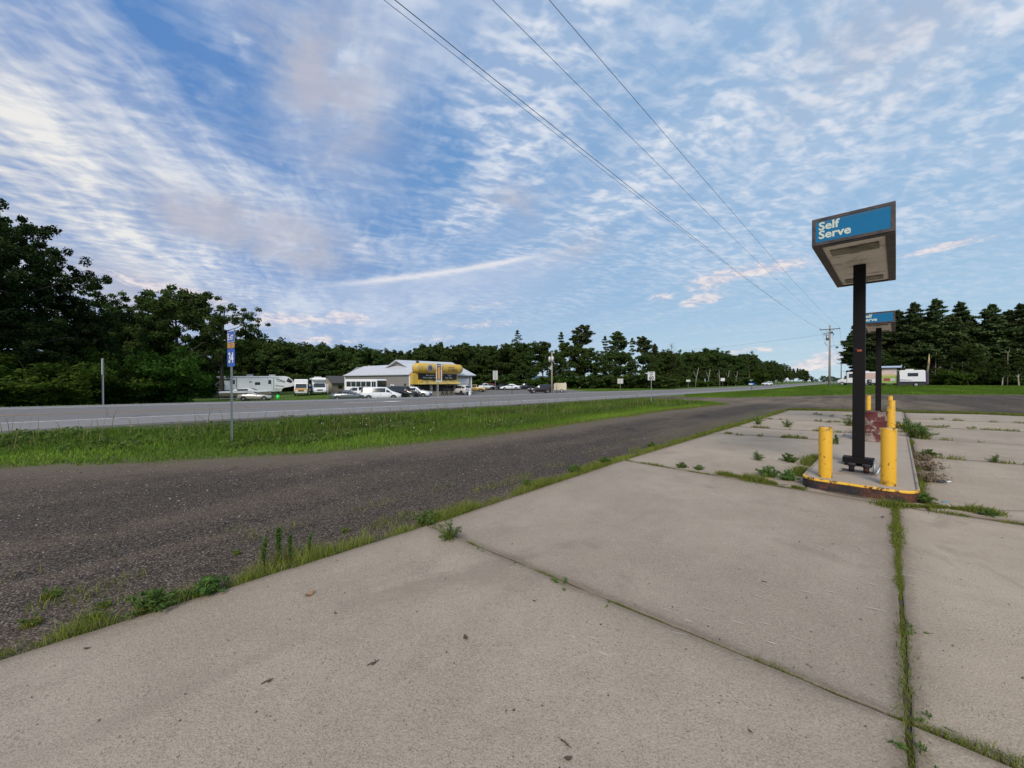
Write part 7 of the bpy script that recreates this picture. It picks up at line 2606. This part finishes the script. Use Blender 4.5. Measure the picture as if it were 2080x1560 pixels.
for k, px, py, sc, lab in (
    ('lush', 310, 1238, 1.05, 'lush green weed at the slab edge, nearest to the lower left corner'), ('lush', 420, 1205, .95, 'lush green weed at the slab edge, second from the lower left corner'),
    ('lush', 865, 1062, 1.0, 'bushy green weed where the near joint meets the slab edge'), ('wispy', 912, 1096, .95, 'spiky yellow green tuft on the near joint beside the bushy weed'),
    ('low', 1142, 1190, 1.0, 'small weed halfway along the near joint'), ('low', 1045, 1148, .5, 'tiny weed on the near joint before the halfway weed'), ('low', 1240, 1230, .6, 'tiny weed on the near joint after the halfway weed'),
    ('low', 975, 1118, .6, 'tiny weed on the near joint beside the spiky tuft'), ('lush', 1072, 985, .7, 'green weed at the slab edge above the middle of the near slab'), ('lush', 1165, 956, .9, 'green weed at the slab edge just before the second joint'),
    ('lush', 1230, 940, .9, 'green weed at the slab edge just past the second joint'), ('lush', 1325, 908, 1.0, 'green weed at the slab edge farther along the gravel'),
    ('tall', 535, 1150, .8, 'first tall thin weed standing in the gravel edge'), ('tall', 565, 1140, 1.0, 'tallest thin weed standing in the gravel edge'), ('tall', 588, 1136, .75, 'third tall thin weed standing in the gravel edge'), ('tall', 628, 1122, .6, 'short thin weed right of the tall gravel edge weeds'),
    ('low', 100, 1205, .9, 'yellowish low weed alone in the dark gravel at far left'), ('low', 480, 1120, .55, 'yellowish low weed alone in the gravel above the lush ones'), ('low', 190, 1250, .8, 'low weed in the gravel left of the lush weeds'), ('low', 60, 1262, .8, 'low weed in the gravel at the left margin'),
    ('low', 210, 1225, .6, 'low yellow weed beside the lush weeds in the gravel'), ('low', 700, 1075, .6, 'low yellowish weed in the gravel above the slab edge'),
    ('lush', 1385, 950, .8, 'green weed on the second joint, left one'), ('lush', 1420, 954, .7, 'green weed on the second joint, right one'), ('lush', 1560, 968, 1.3, 'big green weed in the joint left of the front island'), ('lush', 1605, 938, 1.2, 'big green weed behind the tuft left of the front island'),
    ('lush', 1600, 975, 1.1, 'green weed touching the left corner of the front island'), ('wispy', 1540, 935, .9, 'wispy weed left of the front island'),
    ('lush', 1827, 1018, .8, 'weed at the front right corner of the front island, on the long joint'), ('lush', 1880, 1022, 1.0, 'weed right of the front island corner on the cross joint'),
    ('wispy', 1540, 862, 1.4, 'sparse weed on the far slabs, left one'), ('wispy', 1600, 868, 1.3, 'sparse weed on the far slabs, right one'), ('low', 1500, 884, 1.2, 'dark weed tuft on the third joint, left one'), ('low', 1545, 886, 1.4, 'dark weed tuft on the third joint, middle one'), ('low', 1592, 889, 1.2, 'dark weed tuft on the third joint, right one'),
    ('low', 1660, 842, 1.8, 'weed tuft far off beside the second island, left one'), ('low', 1690, 846, 1.6, 'weed tuft far off beside the second island, right one'), ('low', 1665, 856, 1.8, 'weed tuft between the far slabs, left one'), ('low', 1684, 858, 1.6, 'weed tuft between the far slabs, right one'),
    ('wispy', 1855, 888, 2.2, 'large grey green weed along the right side of the front island, far one'), ('wispy', 1875, 892, 2.0, 'large grey green weed along the right side of the front island, near one'), ('wispy', 1842, 878, 2.0, 'grey green weed by the back right corner of the front island'), ('lush', 1889, 928, 1.2, 'green weed between island and right lane'),
    ('dry', 1880, 955, 1.3, 'dead brown weed heap beside the front island, far one'), ('dry', 1885, 978, 1.2, 'dead brown weed heap beside the front island, near one'), ('dry', 1872, 935, 1.1, 'dead brown weed heap between the green weeds and the heap'),
    ('low', 1918, 867, 1.5, 'dark weed on the far right joint, left one'), ('low', 1975, 870, 1.4, 'dark weed on the far right joint, right one'), ('wispy', 2022, 940, .8, 'dry pale tuft on the right joint near the edge'), ('low', 1910, 852, 1.5, 'weed tuft on the farthest right joint'),
    ('wispy', 1725, 865, 1.6, 'weed standing left of the rusted red box'), ('lush', 1690, 905, 1.2, 'weed along the left edge of the front island'), ('tall', 1700, 915, 1.2, 'tall thin weed along the left edge of the front island'), ('wispy', 1772, 850, 1.6, 'grey weed growing between the two islands'),
    ('lush', 2010, 1048, .6, 'weed on the right cross joint near the right edge'), ('low', 1895, 1470, .7, 'weed at the crossing of the joints, lower right'), ('low', 1860, 1285, .8, 'weed halfway down the long joint'), ('low', 1872, 1540, .9, 'weed at the bottom end of the long joint')):
    weed(k, px, py, lab, sc, -.02)


def scatter_stones():
    rng = np.random.default_rng(80)
    n = 30000
    Y = 2.0 + 11.5 * rng.random(n) ** 1.6
    X = Y * (-1.45 + 2.1 * rng.random(n))
    s, c = xy2sc(X, Y)
    a, b_ = (X + Y) * Q2, (X - Y) * Q2
    g = sdf_poly(np.stack([s, c], 1), GRAVEL)
    pd = sdf_poly(np.stack([a, b_], 1), PADPOLY)
    ok = (g > 0.1) & (pd < -0.04)
    X, Y = X[ok], Y[ok]
    n = len(X)
    base = np.array([[1, 0, 0], [-1, 0, 0], [0, 1, 0], [0, -1, 0], [0, 0, 1], [0, 0, -1]], float)
    tri = np.array([[0, 2, 4], [2, 1, 4], [1, 3, 4], [3, 0, 4], [2, 0, 5], [1, 2, 5], [3, 1, 5], [0, 3, 5]])
    sz = (0.003 + 0.0075 * rng.random(n) ** 3) * np.clip(np.hypot(X, Y) / 5, .9, 1.6)
    ang = rng.random(n) * 6.28
    V = base[None] * sz[:, None, None] * (0.6 + .8 * rng.random((n, 6, 1))) * np.array([1, .8, .6])
    ca, sa = np.cos(ang)[:, None], np.sin(ang)[:, None]
    V = np.stack([V[..., 0] * ca - V[..., 1] * sa, V[..., 0] * sa + V[..., 1] * ca, V[..., 2]], -1)
    V = V + np.stack([X, Y, H(X, Y) + sz * .2], 1)[:, None]
    F = (np.arange(n)[:, None, None] * 6 + tri[None]).reshape(-1, 3)
    m, nt, b = mat_new('loose_stone')
    t = nt.attr('tone')
    nt.put(b.inputs['Base Color'], nt.mix(nt.ss(.80, 1.0, t), nt.mix(t, (.035, .03, .027), (.22, .19, .16)), (.40, .37, .33)))
    b.inputs['Roughness'].default_value = .9
    tag(new_obj('loose_gravel', np_mesh('loose_gravel', V.reshape(-1, 3), F, m, {'tone': np.repeat(rng.random(n), 6)})), 'loose stones lying on the gravel lot', 'gravel', kind='stuff')


scatter_stones()


def pad_litter():
    rng = np.random.default_rng(81)
    # crumbs of stone, soil and bark on the slabs
    n = 900
    Y = 1.5 + 10 * rng.random(n) ** 1.8
    X = Y * (-1.35 + 2.7 * rng.random(n))
    a, b_ = (X + Y) * Q2, (X - Y) * Q2
    ok = (b_ > np.interp(a, [-30, 2.4, 26], [-3.25, -3.7, -4.2])) & (b_ < 7)
    ok &= ~((a > 7.3) & (b_ > -1.1) & (b_ < .35))
    X, Y = X[ok], Y[ok]
    n = len(X)
    base = np.array([[1, 0, 0], [-1, 0, 0], [0, 1, 0], [0, -1, 0], [0, 0, 1], [0, 0, -.3]], float)
    tri = np.array([[0, 2, 4], [2, 1, 4], [1, 3, 4], [3, 0, 4], [2, 0, 5], [1, 2, 5], [3, 1, 5], [0, 3, 5]])
    sz = 0.0025 + 0.006 * rng.random(n) ** 3
    V = base[None] * sz[:, None, None] * (0.5 + rng.random((n, 6, 3)))
    V = V + np.stack([X, Y, np.full(n, .003)], 1)[:, None]
    F = (np.arange(n)[:, None, None] * 6 + tri[None]).reshape(-1, 3)
    m, nt, b = mat_new('crumbs')
    t = nt.attr('tone')
    nt.put(b.inputs['Base Color'], nt.mix(t, (.025, .018, .014), (.14, .11, .085)))
    tag(new_obj('crumbs', np_mesh('crumbs', V.reshape(-1, 3), F, m, {'tone': np.repeat(rng.random(n), 6)})), 'crumbs of soil and bark on the concrete', 'debris', kind='stuff')
    # pale scrape marks on the slabs
    ms = simple('pale_scrape', (.53, .49, .43), .8)
    mb = MB()
    rg = random.Random(3)
    L = [(1087, 1330, -70), (1145, 1325, -60), (1165, 1298, -55), (1205, 1300, -60), (1225, 1332, -55), (1400, 1265, -35), (1500, 1268, -35), (1545, 1215, -30), (1560, 1190, -25), (1640, 1205, -25), (1690, 1205, -30), (1770, 1188, -25), (1795, 1172, -20),
         (1555, 1270, -40), (1808, 1108, -20), (1245, 1100, 70), (1440, 1240, -35), (1780, 1240, -20), (1720, 1180, -20), (1850, 1172, -10), (1880, 1160, -10), (1350, 1240, -50), (1380, 1290, -60), (1620, 1300, -40), (1570, 1310, 85)]
    for px, py, ang in L:
        p = gpt(px, py)
        Lh = rg.uniform(.03, .075)
        d0 = Vector((1, -.75, 0)).normalized()
        d0 = Matrix.Rotation(rg.uniform(-.25, .25), 3, 'Z') @ d0
        w = Vector((-d0.y, d0.x, 0)) * rg.uniform(.0022, .0045)
        z = Vector((0, 0, .006))
        mb.face([p - d0 * Lh + z, p + d0 * Lh * .2 - w + z, p + d0 * Lh + z, p + d0 * Lh * .1 + w + z])
    tag(mb.build('scrape_marks', ms), 'short pale scrape marks on the concrete', 'marks', kind='stuff')


pad_litter()


def dry_leaf(px, py, label, col, size, curl):
    p = gpt(px, py)
    t = thing('dry_leaf', label, 'leaf', p + Vector((0, 0, .006)), rnd.uniform(0, 6))
    mb = MB()
    bm = mb.bm
    rows = []
    for i in range(7):
        k = i / 6
        w = math.sin(math.pi * min(1, k * .95 + .03)) ** .8 * size * .42 * (1 + .18 * (i % 2))
        x = (k - .5) * size * 1.5
        z = curl * size * (2 * k - 1) ** 2
        rows.append([bm.verts.new((x, -w, z + curl * size * .5)), bm.verts.new((x, 0, z)), bm.verts.new((x, w, z + curl * size * .6))])
    for A, B in zip(rows, rows[1:]):
        for k in range(2): bm.faces.new((A[k], A[k + 1], B[k + 1], B[k]))
    mb.build('blade', col, t)
    mb = MB(); mb.tube([(-.75 * size, 0, curl * size), (-1.1 * size, .05 * size, curl * size * 1.2)], .0012, 4); mb.build('stalk', M['weed_dry'], t)


dl = simple('dry_brown_leaf', (0.27, 0.16, 0.08), .8, vary=.3, scale=40)
dd = simple('dark_leaf', (0.075, 0.05, 0.035), .8, vary=.3, scale=40)
dry_leaf(627, 1212, 'curled tan leaf lying on the concrete near the slab edge', dl, .050, .30)
for px, py, lab, s in ((945, 1300, 'dark twig like leaf on the concrete in front', .040), (757, 1354, 'dark narrow leaf left of the twig like leaf', .026), (172, 1322, 'dark leaf crumb at the lower left of the concrete', .026), (543, 1390, 'small dark leaf low on the concrete', .022),
                       (1085, 1224, 'dark curled leaf just below the near joint', .024), (1155, 1550, 'dark leaf at the bottom edge of the photo', .030), (1527, 1493, 'dark reddish pebble like leaf low right of centre', .018), (1221, 1273, 'small dark leaf right of the curled one', .016),
                       (1590, 990, 'brown leaf scrap before the front island', .05), (1795, 1052, 'brown scrap with pale end beside the long joint', .04), (680, 1250, 'small dark leaf below the tan leaf', .02)):
    dry_leaf(px, py, lab, dd, s * .8, .2)
# scraps beside the island
t = thing('plastic_scrap', 'crumpled black and white scrap right of the front island', 'scrap', gpt(1915, 980), .4)
mb = MB(); mb.face([(-.12, -.04, .005), (.10, -.05, .02), (.14, .02, .005), (-.02, .08, .05)]); mb.face([(-.12, -.04, .005), (-.02, .08, .05), (-.10, .06, .004)]); mb.build('scrap', M['plastic'], t)
mb = MB(); mb.face([(.0, -.07, .012), (.16, -.06, .012), (.17, -.03, .02), (.0, -.045, .025)]); mb.build('white_corner', M['white_sign'], t)
t = thing('blue_scrap', 'light blue scrap at the right joint by the island', 'scrap', gpt(1921, 1021), .2)
mb = MB(); mb.prism([(-.05, -.015), (.05, -.02), (.055, .012), (-.04, .02)], .002, .012, 'Z'); mb.build('scrap', simple('light_blue_plastic', (.06, .25, .36), .5), t)
t = thing('rubber_strip', 'short dark blue strip on the right cross joint', 'scrap', gpt(2012, 1047), -.1)
mb = MB(); mb.tube([(-.11, 0, .012), (0, .01, .02), (.11, 0, .012)], .014, 6); mb.build('strip', simple('navy_rubber', (.015, .02, .05), .6), t)

for px, py, ang, lab, L in ((757, 1352, 35, 'dark straight twig on the concrete left of centre', .035), (540, 1390, 40, 'short dark twig low on the concrete', .028), (1555, 1185, -30, 'tiny dark twig on the middle slab', .02),
                            (1590, 986, 5, 'brown twig before the left corner of the front island', .12), (1885, 968, 10, 'long brown twig sticking out of the dead weed heap', .28), (1150, 1520, -50, 'dark twig near the bottom edge', .03)):
    t = thing('twig', lab, 'twig', gpt(px, py) + Vector((0, 0, .006)), R(ang))
    mb = MB(); mb.tube([(-L, 0, 0), (-.3 * L, .08 * L, .004), (.3 * L, 0, .002), (L, .1 * L, .004)], [.0035, .003, .0028, .0015], 5); mb.tube([(.1 * L, .02 * L, .003), (.5 * L, .3 * L, .006)], [.002, .001], 4); mb.build('stick', dd, t)
